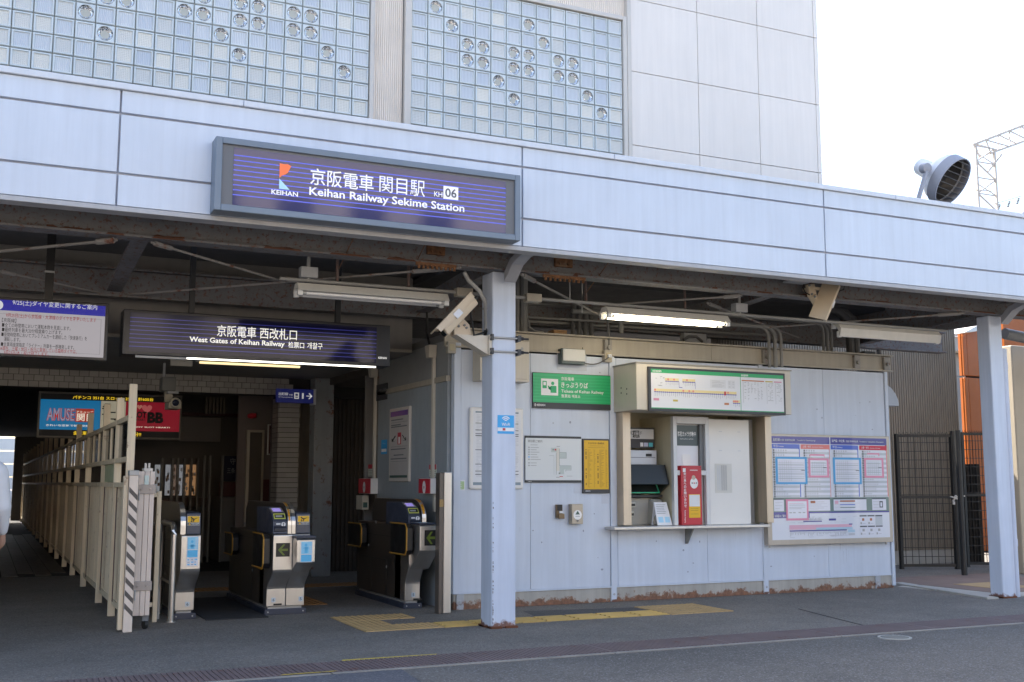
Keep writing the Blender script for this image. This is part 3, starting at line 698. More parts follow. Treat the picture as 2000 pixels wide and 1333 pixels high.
s.build('map_print', [offw, green, mat('line_violet', (.10, .10, .42), .5, var=0), greym, salmon, red, yellowl, mat('label_pink', (.62, .25, .36), .5, var=0), mat('label_olive', (.55, .45, .08), .5, var=0), mat('label_brown', (.50, .20, .08), .5, var=0), mat('box_grey', (.66, .67, .69), .5, var=0)], fm)
text(fm, '京阪線運賃表', (ax0+.01*Wd, y-.004, az0+.922*Hd), (.065*Wd, 0, 0), (0, 0, .055*Hd), white, .01)
text(fm, '連絡運賃表', (ax0+.668*Wd, y-.004, az0+.922*Hd), (.055*Wd, 0, 0), (0, 0, .055*Hd), white, .01)

# ticket machine in the left bay
tm = thing('ticket_machine', 'grey card and ticket machine with angled screen standing in the counter bay', 'ticket machine', (7.3, 12.0, .89))
mx0, mx1 = 7.045, fx0-.012
mk = mat('machine_beige', (.38, .37, .33), .5, var=.04)
def q2(px, py, Y=11.98): v = P(px, py, Y); return v.x, v.z
MB().box(mx0, mx1-.10, 12.0, 12.4, .89, 1.16).build('base', mk, tm, bevel=.01)
xr_, zr_ = q2(1281, 836); xb, zb = q2(1281, 876)
MB().box(mx0, xr_, 12.02, 12.05, zb, zr_+.0).build('card_panel', mat('panel_black', (.04, .04, .045), .5, var=0), tm)
s = MB(); s.box(mx0+.004, mx0+.055, 12.014, 12.0195, zb+.115, zr_-.02); s.box(mx0+.066, xr_-.012, 12.014, 12.0195, zb+.115, zr_-.02); s.build('card_label', mat('label_grey', (.58, .59, .61), .5, var=0), tm)
s = MB(); cxm = (mx0+.066+xr_-.012)/2; zc = zr_-.085; s.rect(cxm-.045, cxm+.045, zc-.04, zc+.045, 12.0125, 0); s.rect(cxm-.033, cxm+.033, zc-.005, zc+.033, 12.0115, 1); s.build('card_mark', [black, offw], tm)
text(tm, 'IC', (cxm-.022, 12.0105, zc+.001), (.044, 0, 0), (0, 0, .026), black, .02); text(tm, 'CARD', (cxm-.033, 12.0105, zc-.032), (.066, 0, 0), (0, 0, .018), white, .01)
text(tm, 'ICカード', (cxm-.085, 12.0105, zb+.165), (.17, 0, 0), (0, 0, .05), black, .0); text(tm, 'IC Card', (cxm-.05, 12.0105, zb+.128), (.10, 0, 0), (0, 0, .024), black)
s = MB(); s.rect(xr_-.21, xr_-.165, zb+.02, zb+.07, 12.0185, 0); s.rect(xr_-.155, xr_-.095, zb+.02, zb+.07, 12.0185, 1); s.rect(xr_-.085, xr_-.025, zb+.02, zb+.07, 12.0185, 2); s.build('card_logos', [offw, mat('pale_violet', (.5, .52, .68), .5, var=0), mat('teal', (.1, .5, .6), .5, var=0)], tm)
xr2, zt2 = q2(1285, 880, 11.9); _, zb2 = q2(1285, 908, 11.9)
MB().box(mx0, xr2, 11.93, 12.0, zb2, zt2).build('display_unit', mat('unit_grey', (.50, .52, .56), .4, .2, var=.03), tm, bevel=.006)
s = MB(); s.box(xr2-.16, xr2-.075, 11.9265, 11.9295, zb2+.10, zb2+.135); s.rect(mx0, xr2-.02, zb2+.085, zb2+.09, 11.9285); s.rect(mx0+.01, mx0+.04, zb2+.055, zb2+.075, 11.9285); s.build('display', blackp, tm)
# hood and touch screen
zs0, zs1 = q2(1270, 965, 11.9)[1], zb2-.004
s = MB(); s.prism([(11.80, zs1), (12.0, zs1), (12.0, zs0), (11.93, zs0), (11.72, zs0+.12)], 'x', mx0, mx0+.012); s.prism([(11.80, zs1), (12.0, zs1), (12.0, zs0), (11.93, zs0), (11.72, zs0+.12)], 'x', mx1-.04, mx1-.02); s.prism([(11.72, zs0+.12), (11.80, zs1), (12.0, zs1), (12.0, zs1-.012), (11.805, zs1-.012), (11.732, zs0+.115)], 'x', mx0, mx1-.02)
s.build('screen_hood', mat('hood_black', (.03, .032, .03), .35, var=0), tm)
MB().face([(mx0+.014, 11.90, zs0+.008), (mx1-.042, 11.90, zs0+.008), (mx1-.042, 11.99, zs1-.03), (mx0+.014, 11.99, zs1-.03)]).build('screen', glassd, tm)
s = MB(); s.bar((mx0+.03, 11.885, zs0+.015), (mx1-.06, 11.885, zs0+.015), .02, .014); s.bar((mx1-.06, 11.885, zs0+.015), (mx1-.13, 11.96, zs1-.07), .02, .012); s.bar((mx0+.03, 11.885, zs0+.015), (mx0+.015, 11.90, zs0+.05), .012); s.build('screen_trim', mat('trim_green', (.02, .42, .22), .4, var=0), tm)
MB().bar((mx0+.02, 11.78, zs1-.10), (mx0+.11, 11.76, zs1-.19), .03, .008).build('sticker', sticker, tm)
MB().box(mx0, mx1-.03, 11.86, 12.0, zs0-.045, zs0-.012).build('coin_shelf', blackp, tm, bevel=.004); MB().box(mx1-.30, mx1-.24, 11.855, 11.95, zs0-.011, zs0-.008).build('shelf_label', mat('label_tan', (.5, .36, .14), .5, var=0), tm)
ms = mat('machine_slots', (.45, .44, .38), .4, .3, var=.03)
s = MB(); s.prism([(11.97, .89), (12.0, .89), (12.0, zs0-.05), (11.93, zs0-.05)], 'x', mx0, mx1-.14); s.build('face_plate', mk, tm, bevel=.006)
for (u0, u1, zz) in ((.0, .10, 1.10), (.125, .24, 1.10), (.01, .10, .985), (.125, .22, .985)):
    s = MB(); s.box(mx0+u0, mx0+u1, 11.90, 11.95, zz, zz+.075); s.build('slot_housing', ms, tm, bevel=.012); MB().box(mx0+u0+.014, mx0+u1-.014, 11.895, 11.8995, zz+.022, zz+.052).build('slot', blackp, tm)
s = MB(); s.prism([(11.80, .89), (12.0, .89), (12.0, zs0-.06), (11.90, zs0-.06), (11.83, 1.15)], 'x', mx1-.19, mx1-.02); s.build('coin_tower', mk, tm, bevel=.03)
MB().disc((mx0+.13, 11.962, .915), .02, 'y', 14, 0, 1.3, .7).build('lock', blackp, tm)
# leaning notice card
nc = thing('notice_card', 'white printed card leaning in front of the ticket machine on the ledge', 'notice', (7.5, 11.7, .89))
xa, xb_ = P(1284, 1000, 11.7).x, P(1313, 1000, 11.7).x
s = MB()
s.face([(xa, 11.70, .892), (xb_, 11.70, .892), (xb_-.03, 11.78, 1.17), (xa, 11.78, 1.17)], 0); s.face([(xa, 11.84, .892), (xb_, 11.84, .892), (xb_-.03, 11.785, 1.17), (xa, 11.785, 1.17)], 0)
for k in range(6): t = .5+k*.075; yy = 11.70+.08*t-.0015; zz = .892+.278*t; s.face([(xa+.02, yy, zz), (xb_-.05-random.random()*.04, yy, zz), (xb_-.05-random.random()*.04, yy+.001, zz+.008), (xa+.02, yy+.001, zz+.008)], 1)
for (u, w_) in ((.025, .07), (.12, .07)):
    t = .12; s.face([(xa+u, 11.70+.08*t-.0015, .892+.278*t), (xa+u+w_, 11.70+.08*t-.0015, .892+.278*t), (xa+u+w_, 11.70+.08*.36-.0015, .892+.278*.36), (xa+u, 11.70+.08*.36-.0015, .892+.278*.36)], 2)
s.build('card', [offw, greym, lightb], nc)
# red help intercom panel
hp = thing('help_panel', 'red staff enquiry intercom panel with white vertical lettering beside the ticket machine', 'intercom', (8, 11.65, .9))
x0, x1 = P(1331, 970, 11.64).x, P(1371, 970, 11.64).x; z0, z1 = .893, P(1350, 910, 11.64).z
MB().box(x0, x1, 11.64, 11.728, z0, z1).build('panel', mat('panel_red', (.50, .025, .04), .4, var=.03), hp, bevel=.004)
Wd, Hd = x1-x0, z1-z0; s = MB(); y = 11.637
def r2(u0, v0, u1, v1, mi, k=0): s.rect(x0+u0*Wd, x0+u1*Wd, z0+v0*Hd, z0+v1*Hd, y-.001*k, mi)
r2(.08, .89, .22, .955, 0); r2(.35, .12, .9, .515, 1); r2(.37, .31, .88, .505, 2, 1)
s.disc((x0+.62*Wd, y, z0+.705*Hd), .062, 'y', 22, 0, .95, 1.1); s.disc((x0+.6*Wd, y-.0005, z0+.80*Hd), .028, 'y', 16, 3)
s.face([(x0+.5*Wd, y-.002, z0+.72*Hd), (x0+.5*Wd, y-.002, z0+.69*Hd), (x0+.575*Wd, y-.002, z0+.705*Hd)], 4); s.face([(x0+.75*Wd, y-.002, z0+.72*Hd), (x0+.75*Wd, y-.002, z0+.69*Hd), (x0+.67*Wd, y-.002, z0+.705*Hd)], 4)
s.disc((x0+.622*Wd, y-.002, z0+.705*Hd), .010, 'y', 12, 5)
for v in (.925, .915, .27, .24, .18): r2(.42, v, .8, v+.006, 0 if v > .5 else 6, 2)
for (u, v) in ((.06, .97), (.94, .97), (.06, .03), (.94, .03), (.05, .5), (.94, .5)): s.disc((x0+u*Wd, y-.001, z0+v*Hd), .006, 'y', 8, 4)
s.build('panel_print', [white, yellow, offw, mat('button_tan', (.50, .40, .32), .4, var=0), black, red, mat('brown_text', (.35, .2, .02), .5, var=0)], hp)
for i, ch in enumerate('駅係員へのお問い合わせ'):
    z = z0+Hd*(.855-i*.0535); text(hp, ch, (x0+.115*Wd, y-.001, z-.016), (.036, 0, 0), (0, 0, .034), white, .02)
text(hp, 'Remote Inquiry', (x0+.11*Wd, y-.001, z0+.245*Hd), (0, 0, -.21*Hd), (.024, 0, 0), white, .01)
# button box above (small boxes between)

# ------------------------------------------------------------------ boards and boxes on the office wall
def board(name, label, cat, px, depth, Y=YK, frame=dark, bev=.004, group=None, pad=0):
    x0, x1, z0, z1 = rc(*px, Y-depth); t = thing(name, label, cat, ((x0+x1)/2, Y, (z0+z1)/2), group)
    MB().box(x0, x1, Y-depth, Y-.001, z0, z1).build('back_plate', frame, t, bevel=bev)
    return t, x0, x1, z0, z1, Y-depth
KEI = 'KEIHAN'
# green ticket sign
t, x0, x1, z0, z1, y = board('ticket_sign', 'green ticket sales sign with white pictogram on the pale blue office wall', 'sign', (1041, 727, 1193, 802), .03)
s = MB(); W_, H_ = x1-x0, z1-z0; f0 = z0+.165*H_
s.rect(x0, x1, f0, z1-.006, y-.001, 0)
for i in range(9): v = f0+(i+.7)*(z1-f0)/9.6; s.rect(x0, x1, v, v+.006, y-.0018, 1)
pz0, pz1, pxa, pxb = f0+.20*H_, z1-.17*H_, x0+.10*W_, x0+.315*W_
s.rect(pxa, pxb, pz0, pz1, y-.0026, 2)
pw, ph = pxb-pxa, pz1-pz0
def pr(u0, v0, u1, v1, mi): s.rect(pxa+u0*pw, pxa+u1*pw, pz0+v0*ph, pz0+v1*ph, y-.0034, mi)
pr(.08, .42, .33, .86, 0); s.rect(pxa+.13*pw, pxa+.28*pw, pz0+.60*ph, pz0+.80*ph, y-.0042, 2)
s.disc((pxa+.68*pw, y-.0034, pz0+.73*ph), .095*pw, 'y', 16, 0); pr(.55, .16, .90, .58, 0)
s.face([(pxa+.38*pw, y-.0036, pz0+.58*ph), (pxa+.46*pw, y-.0036, pz0+.58*ph), (pxa+.60*pw, y-.0036, pz0+.38*ph), (pxa+.57*pw, y-.0036, pz0+.58*ph), (pxa+.57*pw, y-.0036, pz0+.30*ph), (pxa+.44*pw, y-.0036, pz0+.38*ph)], 0)
s.build('sign_print', [mat('sign_green', (.015, .40, .14), .35, var=0), mat('sign_green_light', (.03, .52, .20), .35, var=0), white], t)
def tt(s_, u0, v0, u1, v1, m=white, b=.008): text(t, s_, (x0+u0*W_, y-.003, z0+v0*H_), ((u1-u0)*W_, 0, 0), (0, 0, (v1-v0)*H_), m, b)
tt('京阪電車', .355, .80, .52, .90); tt('きっぷうりば', .355, .60, .70, .76, white, .012); tt('Tickets of Keihan Railway', .355, .43, .905, .545, white, .012); tt('售票处 매표소', .355, .315, .60, .41); tt(KEI, .045, .06, .15, .115, white, .02)
s = MB(); s.face([(x0+.02*W_, y-.002, z0+.05*H_), (x0+.03*W_, y-.002, z0+.05*H_), (x0+.03*W_, y-.002, z0+.125*H_), (x0+.02*W_, y-.002, z0+.125*H_)]); s.build('maker_mark', white, t)

# station guide map
t, x0, x1, z0, z1, y = board('station_guide_map', 'white station plan board with grey bands at top and bottom', 'map board', (1026, 851, 1136, 943), .025)
W_, H_ = x1-x0, z1-z0; s = MB()
s.rect(x0, x1, z0+.05*H_, z1-.05*H_, y-.001, 0)
def gl(u0, v0, u1, v1, mi=1, k=2): s.rect(x0+u0*W_, x0+u1*W_, z0+v0*H_, z0+v1*H_, y-.001*k, mi)
for i, v in enumerate((.80, .745, .695, .645, .595, .54, .49, .415, .36)):
    if i: gl(.05, v-.012, .075, v+.016, 4 if i == 5 else 1)
    gl(.09, v-.004, .09+random.uniform(.10, .18), v+.008, 1)
for (u0, v0, u1, v1, mi) in ((.45, .65, .55, .745, 2), (.545, .25, .60, .745, 3), (.60, .525, .72, .65, 2), (.60, .18, .68, .36, 2), (.68, .28, .80, .36, 2)): gl(u0, v0, u1, v1, mi, 2)
for (u0, v0, u1, v1) in ((.54, .17, .546, .64), (.597, .36, .603, .73), (.60, .645, .725, .652), (.72, .525, .726, .65), (.60, .52, .725, .526), (.60, .36, .81, .366), (.805, .265, .811, .366), (.71, .265, .81, .272), (.71, .235, .716, .27), (.50, .17, .503, .58), (.42, .575, .503, .58)): gl(u0, v0, u1, v1, 5, 3)
gl(.475, .69, .505, .72, 5, 4); gl(.515, .69, .545, .72, 6, 4); gl(.585, .18, .615, .215, 5, 4); gl(.63, .18, .66, .215, 2, 5); gl(.60, .12, .66, .135, 6, 4); gl(.54, .105, .60, .12, 1, 4); gl(.55, .77, .61, .785, 1, 4); gl(.73, .135, .83, .143, 1, 4)
s.build('map_print', [mat('board_white', (.66, .69, .70), .4, var=0), greym, mat('map_sage', (.50, .56, .54), .5, var=0), mat('map_cream', (.66, .64, .58), .5, var=0), sky_b, mat('map_line', (.25, .29, .28), .5, var=0), red], t)
text(t, '関目駅ご案内', (x0+.045*W_, y-.003, z0+.855*H_), (.25*W_, 0, 0), (0, 0, .055*H_), greyd, .0)
text(t, KEI, (x0+.045*W_, y-.003, z0+.012*H_), (.06*W_, 0, 0), (0, 0, .02*H_), white)

# yellow list board
t, x0, x1, z0, z1, y = board('yellow_list_board', 'narrow yellow list board with two columns of black rows', 'sign', (1138, 857, 1191, 964), .03)
W_, H_ = x1-x0, z1-z0; s = MB(); s.rect(x0+.05*W_, x1-.04*W_, z0+.075*H_, z1-.03*H_, y-.001, 0)
for c, u in enumerate((.10, .545)):
    for i in range(34):
        v = .79-i*.0205
        s.rect(x0+(u+.07)*W_, x0+(u+.07+random.uniform(.06, .2))*W_, z0+v*H_, z0+(v+.007)*H_, y-.002, 2)
        if random.random() < .55: s.rect(x0+u*W_, x0+(u+.035)*W_, z0+(v-.004)*H_, z0+(v+.014)*H_, y-.002, 1)
        s.rect(x0+(u+.30)*W_, x0+(u+.30+random.uniform(.03, .07))*W_, z0+v*H_, z0+(v+.007)*H_, y-.002, 2)
s.rect(x0+.28*W_, x0+.76*W_, z0+.865*H_, z0+.872*H_, y-.002, 2); s.rect(x0+.2*W_, x0+.82*W_, z0+.832*H_, z0+.839*H_, y-.002, 2)
s.build('list_print', [mat('board_yellow', (.72, .42, .005), .4, var=0), mat('list_brown', (.20, .09, .01), .5, var=0), mat('list_ochre', (.42, .23, .01), .5, var=0)], t)
text(t, 'ひらがな五十音運賃表', (x0+.2*W_, y-.0025, z0+.90*H_), (.6*W_, 0, 0), (0, 0, .035*H_), mat('list_dark', (.12, .06, .01), .5, var=0), .005)
text(t, KEI, (x0+.09*W_, y-.0025, z0+.035*H_), (.18*W_, 0, 0), (0, 0, .018*H_), white, .02)

# framed notice behind the pillar
t, x0, x1, z0, z1, y = board('framed_notice', 'white rounded poster frame with fare notices half hidden by the pillar', 'poster frame', (918, 795, 1023, 956), .04, frame=mat('frame_white', (.74, .73, .71), .35, var=.03), bev=.03)
W_, H_ = x1-x0, z1-z0; s = MB(); s.rect(x0+.06*W_, x1-.06*W_, z0+.05*H_, z1-.045*H_, y-.001, 0)
for (v, h) in ((.93, .02), (.80, .008), (.715, .010), (.67, .010), (.645, .012), (.475, .008), (.30, .008), (.215, .010), (.175, .010)): s.rect(x0+.10*W_, x0+(.90 if h > .009 or v > .9 else random.uniform(.5, .92))*W_, z0+v*H_, z0+(v+h)*H_, y-.002, 3 if v > .9 else 1)
for i in range(44):
    v = .15+i*.0175; u = .12
    while u < .85: w2 = random.uniform(.03, .16); s.rect(x0+u*W_, x0+min(.9, u+w2)*W_, z0+v*H_, z0+(v+.005)*H_, y-.0015, 2); u += w2+random.uniform(.02, .08)
s.rect(x0+.06*W_, x1-.06*W_, z0+.05*H_, z0+.085*H_, y-.002, 3)
s.build('notice_print', [offw, greyd, mat('faint_print', (.52, .54, .58), .5, var=0), mat('slate_print', (.22, .29, .34), .5, var=0)], t)

# timetable board
t, x0, x1, z0, z1, y = board('timetable_board', 'large framed timetable board with blue and red headings at the right end of the office', 'timetable', (1495, 847, 1745, 1059), .10, frame=mat('board_frame', (.46, .41, .35), .4, .45, var=.05, streak=.06))
W_, H_ = x1-x0, z1-z0
ex0, ex1, ez0, ez1 = x0+.03*W_, x1-.026*W_, z0+.045*H_, z1-.022*H_; w_, h_ = ex1-ex0, ez1-ez0
s = MB()
def tr(u0, v0, u1, v1, mi, k=1): s.rect(ex0+u0*w_, ex0+u1*w_, ez0+v0*h_, ez0+v1*h_, y-.0010-.0006*k, mi)
tr(0, 0, 1, 1, 0, 0)
tr(0, .93, 1, 1, 1, 1); tr(0, .41, .015, .93, 2, 1); tr(.985, .41, 1, .93, 4, 1)
cols = [(.0, .245, 2), (.253, .50, 4), (.507, .745, 2), (.755, 1.0, 4)]
for ci, (u0, u1, m_) in enumerate(cols):
    tr(u0, .88, u1, .925, 5 if ci == 1 else m_, 2); tr(u1-.012, .41, u1, .88, m_ if ci in (0, 2) else 5, 2)
    tr(u0+.017, .405, u1-.008, .875, 6, 3)
    n = 20
    for i in range(n):
        v = .875-(i+1)*.0235
        if i % 2: tr(u0+.017, v, u1-.008, v+.0235, 7, 4)
        tr(u0+.022, v+.003, u0+.036, v+.021, 8, 5)
        for j in range(random.choice((3, 5, 6, 4, 5))): tr(u0+.045+j*.020, v+.006, u0+.053+j*.020, v+.018, 9, 5)
tr(.496, .41, .504, 1, 6, 6)
tr(0, .265, 1, .405, 10, 1)
for (u0, u1) in ((.02, .1), (.28, .485), (.515, .80), (.85, .975)):
    tr(u0, .275, u1, .385, 6, 3); tr(u0, .385, u1, .395, 11, 3)
    for i in range(6): tr(u0+.01, .285+i*.015, u0+random.uniform(.5, .9)*(u1-u0), .288+i*.015, 9 if i % 2 else 12, 4)
tr(.57, .36, .70, .375, 13, 5); tr(.57, .328, .70, .336, 2, 5); tr(.57, .30, .70, .308, 10, 5); tr(.525, .34, .555, .372, 14, 5); tr(.32, .35, .36, .372, 13, 5); tr(.915, .30, .945, .365, 11, 5); tr(.922, .31, .938, .352, 6, 6)
tr(0, .252, 1, .266, 1, 2); tr(0, .208, .31, .252, 1, 2)
# line diagram at the bottom
tr(.14, .095, .665, .140, 14, 3); tr(.36, .088, .67, .112, 15, 4); tr(.14, .078, .62, .090, 1, 4)
for i in range(46): u = .145+i*.0105; tr(u, .078-random.uniform(.012, .05), u+.003, .074, 9, 4)
tr(.255, .168, .41, .178, 1, 4)
for i in range(14): u = .258+i*.011; tr(u, .18, u+.003, .18+random.uniform(.015, .035), 9, 4)
tr(.47, .178, .53, .198, 1, 4); tr(.63, .06, .69, .085, 15, 4); tr(.64, .135, .67, .145, 1, 4)
for i in range(8): tr(.635+i*.007, .03, .638+i*.007, .05, 9, 4)
for i in range(3):
    for j in range(2):
        u = .735+i*.069; v = .02+j*.105
        tr(u, v, u+.062, v+.095, 7 if (i, j) == (2, 1) else 6, 4); tr(u, v+.088, u+.062, v+.10, 11, 5)
        if (i, j) != (2, 1): tr(u+.02, v+.045, u+.04, v+.07, 13 if j else 9, 5); tr(u+.005, v+.012, u+.018, v+.032, 9, 5); tr(u+.024, v+.016, u+.05, v+.022, 12, 5)
for i in range(26): u = random.uniform(.1, .7); v = random.choice((.02, .03, .16, .19, .215)); tr(u, v, u+random.uniform(.01, .05), v+.004, 12, 4)
# papers taped over the board
def taped(u0, v0, u1, v1, mi, rows=True):
    tr(u0, v0, u1, v1, mi, 8); tr(u0+.018, v0+.02, u1-.018, v1-.02, 6, 9)
    if rows:
        n = int((v1-v0-.05)/.022)
        for i in range(n):
            v = v0+.028+i*.022; tr(u0+.022, v, u1-.022, v+.005, 12, 10)
            if i % 2: tr(u0+.022, v, u1-.03, v+.011, 7, 9.5)
        for j in range(6): tr(u0+.035+j*.018, v0+.03, u0+.037+j*.018, v1-.035, 9, 10)
        tr(u1-.05, (v0+v1)/2, u1-.02, (v0+v1)/2+.006, 11, 10.5)
taped(.04, .535, .30, .80, 16); taped(.52, .535, .765, .80, 16); taped(.31, .60, .485, .79, 17); taped(.79, .60, .965, .80, 17)
tr(.325, .80, .45, .83, 17, 8); tr(.33, .80, .445, .815, 6, 9); tr(.82, .82, .93, .85, 17, 8); tr(.82, .82, .92, .835, 6, 9)
tr(.115, .185, .30, .39, 17, 11); tr(.13, .205, .285, .37, 6, 12)
for v in (.345, .33, .31, .295): tr(.14, v, .14+random.uniform(.10, .135), v+.004, 14 if v > .34 else 9, 13)
for u in (.14, .17, .215, .25): tr(u, .255, u+.022, .264, 9, 13)
s.build('timetable_print', [mat('sheet_white', (.70, .73, .80), .3, var=0, coat=.7), indigo, blue, red, mat('head_red', (.62, .03, .07), .4, var=0), salmon, mat('cell_white', (.72, .74, .82), .3, var=0, coat=.7), mat('cell_grey', (.52, .56, .60), .4, var=0, coat=.7), greyd, greym, mat('sage', (.16, .24, .22), .5, var=0, coat=.7), mat('head_dark', (.05, .06, .08), .5, var=0), mat('faint_lines', (.52, .54, .60), .5, var=0), mat('route_brown', (.42, .16, .08), .5, var=0), mat('route_pink', (.72, .42, .52), .5, var=0), mat('route_blue', (.42, .60, .72), .5, var=0), mat('tape_blue', (.09, .38, .70), .4, var=0), mat('tape_pink', (.76, .30, .42), .4, var=0)], t)
def bt(s_, u0, v0, u1, v1, b=.006): text(t, s_, (ex0+u0*w_, y-.008, ez0+v0*h_), ((u1-u0)*w_, 0, 0), (0, 0, (v1-v0)*h_), white, b)
bt('出町柳', .025, .952, .080, .980, .015); bt('方面 発車時刻表', .082, .954, .205, .974); bt('Timetable for Demachiyanagi', .22, .954, .375, .972)
bt('淀屋橋・中之島', .515, .952, .625, .98, .015); bt('方面 発車時刻表', .635, .954, .745, .974); bt('Timetable for Yodoyabashi, Nakanoshima', .755, .954, .97, .97)
bt('平日', .025, .892, .06, .915); bt('Weekdays', .065, .893, .11, .907); bt('土曜・休日', .268, .892, .335, .915); bt('Saturdays & Holidays', .345, .893, .44, .905); bt('平日', .52, .892, .555, .915); bt('Weekdays', .56, .893, .605, .907); bt('土曜・休日', .77, .892, .835, .915); bt('Saturdays & Holidays', .845, .893, .94, .905)
bt('停車駅のご案内', .02, .215, .11, .243, .01)
for px in (1505, 1733):
    x = P(px, 1064, y).x; MB().tube([(x, y+.02, z0-.03), (x, y+.02, z0-.001)], .014, 8).build('hinge_stud', galv, t)

# beige cabinet, router, sockets
t, x0, x1, z0, z1, y = board('beige_cabinet', 'beige steel switch cabinet mounted high on the wall right behind the pillar', 'cabinet', (938, 662, 1034, 747), .22, frame=beigel, bev=.005)
cd_ = MB().box(x0+.03, x1-.03, y-.012, y-.001, z0+.03, z1-.03).build('door', beigel, t, bevel=.004); MB().disc((x1-.10, y-.0125, z1-.09), .018, 'y', 14).build('lock', greym, cd_)
t, x0, x1, z0, z1, y = board('router_box', 'white and dark green network box above the green ticket sign', 'network box', (1097, 680, 1143, 713), .10, frame=mat('router_dark', (.08, .11, .11), .45, var=0), bev=.008)
MB().box(x0+.012, x1-.004, y-.014, y-.001, z0+.035, z1-.006).build('cover', mat('router_white', (.60, .60, .57), .4, var=.03), t, bevel=.006)
MB().tube([(x0+.3, y+.03, z1), (x0+.3, y+.03, z1+.025)], .006, 6).build('antenna_nub', blackp, t)
q0, q1, q2_, q3 = rc(1088, 678, 1146, 725, YK-.006); MB().box(q0, q1, YK-.006, YK-.0012, q2_, q3).build('mount_plate', mat('mount_pale', (.50, .54, .60), .5, var=.04), t)
def socket(px, label):
    t, x0, x1, z0, z1, y = board('socket_box', label, 'socket box', px, .07, frame=beige, bev=.008)
    MB().box(x0+.02, x1-.02, y-.008, y-.001, z0+.03, z1-.03).build('lid', mat('socket_lid', (.44, .38, .25), .5, var=.08), t, bevel=.004); return t, x0, x1, z0, z1, y
socket((875, 667, 891, 691), 'small beige socket box below the first security camera at the wall corner')
ts, sx0, sx1, sz0, sz1, sy = socket((1181, 684, 1196, 708), 'beige socket box with a plugged grey cable left of the fare map header')
s = MB(); s.box(sx0+.03, sx1-.03, sy-.04, sy-.009, (sz0+sz1)/2-.02, (sz0+sz1)/2+.02); s.build('plug', offw, ts, bevel=.005)
cb = MB(); a = Vector((sx0+.06, sy-.035, (sz0+sz1)/2)); b = Vector((x1, YK-.05, z0+.03)); pts = []
for i in range(9): u = i/8; q = a.lerp(b, u); q.z -= .055*math.sin(u*math.pi); pts.append(q)
cb.tube(pts, .007, 6); cb.build('cable', conduitd, ts)
cb = MB(); q = P(1186, 640, YK-.05); cb.tube([(q.x, q.y-.0, 3.4), (q.x+.02, q.y, 3.2), (sx0+.07, sy+.03, sz1)], .016, 6); cb.build('feed_cable', conduitd, ts)
# call bell holder and green push button post
t, x0, x1, z0, z1, y = board('key_box', 'small bronze and black key switch box on the wall left of the green arrow button', 'switch', (1088, 986, 1099, 1012), .05, frame=mat('bronze', (.22, .15, .08), .45, .3, var=.05), bev=.004)
MB().box(x0+.0, x1-.01, y-.012, y-.001, z0+.085, z1-.0).build('flap', blackp, t, bevel=.003); MB().box(x0+.025, x1-.01, y-.02, y-.001, z0+.055, z0+.08).build('button', white, t, bevel=.003); MB().box(x0+.01, x1+.012, y-.03, y-.002, z0-.01, z0+.05).build('lower_case', mat('bronze', (.22, .15, .08)), t, bevel=.006)
t, x0, x1, z0, z1, y = board('door_button', 'stainless box with a round white plate and green triangle on the wall', 'button', (1117, 985, 1139, 1024), .09, frame=mat('box_stain', (.42, .37, .30), .4, .5, var=.05), bev=.006)
s = MB(); s.disc(((x0+x1)/2, y-.002, (z0+z1)/2-.01), .056, 'y', 24, 0); c = (x0+x1)/2; zc = (z0+z1)/2
s.face([(c-.03, y-.003, zc-.005), (c+.03, y-.003, zc-.005), (c, y-.003, zc+.04)], 1); s.rect(c-.03, c+.03, zc-.03, zc-.022, y-.003, 2); s.build('button_plate', [white, dgreen, greym], t)
MB().lathe([(.012, 0), (.012, .01)], (c, y, z0+.04), (0, -1, 0), 10).build('key_lock', greyd, t)
# stickers on the wall
t = thing('wall_sticker', 'small green and white paper sticker on the wall left of the white poster frame', 'sticker', (4.9, YK, 1.4)); x0, x1, z0, z1 = rc(886, 938, 908, 958, YK-.002)
s = MB(); s.box(x0, x1, YK-.003, YK-.0005, z0, z1, 0); s.rect(x0+.01, x1-.01, z0+.01, z0+.10, YK-.0036, 1); s.rect(x0+.01, x1-.05, z1-.03, z1-.018, YK-.0036, 2)
for k in range(4): s.rect(x0+.02, x1-.03-.02*random.random(), z0+.02+k*.02, z0+.026+k*.02, YK-.0042, 0)
s.build('sticker_print', [offw, mat('pale_green', (.42, .58, .30), .5, var=0), greym], t)
for i, (px, lab) in enumerate((((1121, 944, 1137, 964), 'pale square patch where a notice was removed below the station plan'), ((1175, 967, 1190, 984), 'pale square patch below the yellow list board'))):
    x0, x1, z0, z1 = rc(*px, YK-.002); o = MB().box(x0, x1, YK-.0022, YK-.0006, z0, z1).build('paint_patch', mat('patch_paint', (.54, .58, .66), .5, var=.06), ko)
s = MB()
for k in range(70):
    x = random.uniform(KX0+.2, KX1-.2); z = random.uniform(.3, 2.8)
    if ox0-.2 < x < ox1+.2 and z > .8: continue
    r_ = random.uniform(.004, .013); s.disc((x, YK-.0007, z), r_, 'y', 7, 0, random.uniform(.6, 1.5), random.uniform(.6, 1.6))
for k in range(46):
    x = random.uniform(KX0+.15, KX1-.2); z = random.uniform(.5, 2.9)
    if ox0-.2 < x < ox1+.2 and z > .8: continue
    w_s, h_s = random.uniform(.002, .006), random.uniform(.04, .22); s.face([(x-w_s, YK-.0007, z), (x+w_s, YK-.0007, z), (x+w_s*.3, YK-.0007, z-h_s), (x-w_s*.3, YK-.0007, z-h_s)], 1)
s.build('wall_scuffs', [mat('scuff', (.30, .33, .40), .6, var=.1), mat('drip', (.50, .55, .64), .6, var=.1)], ko)
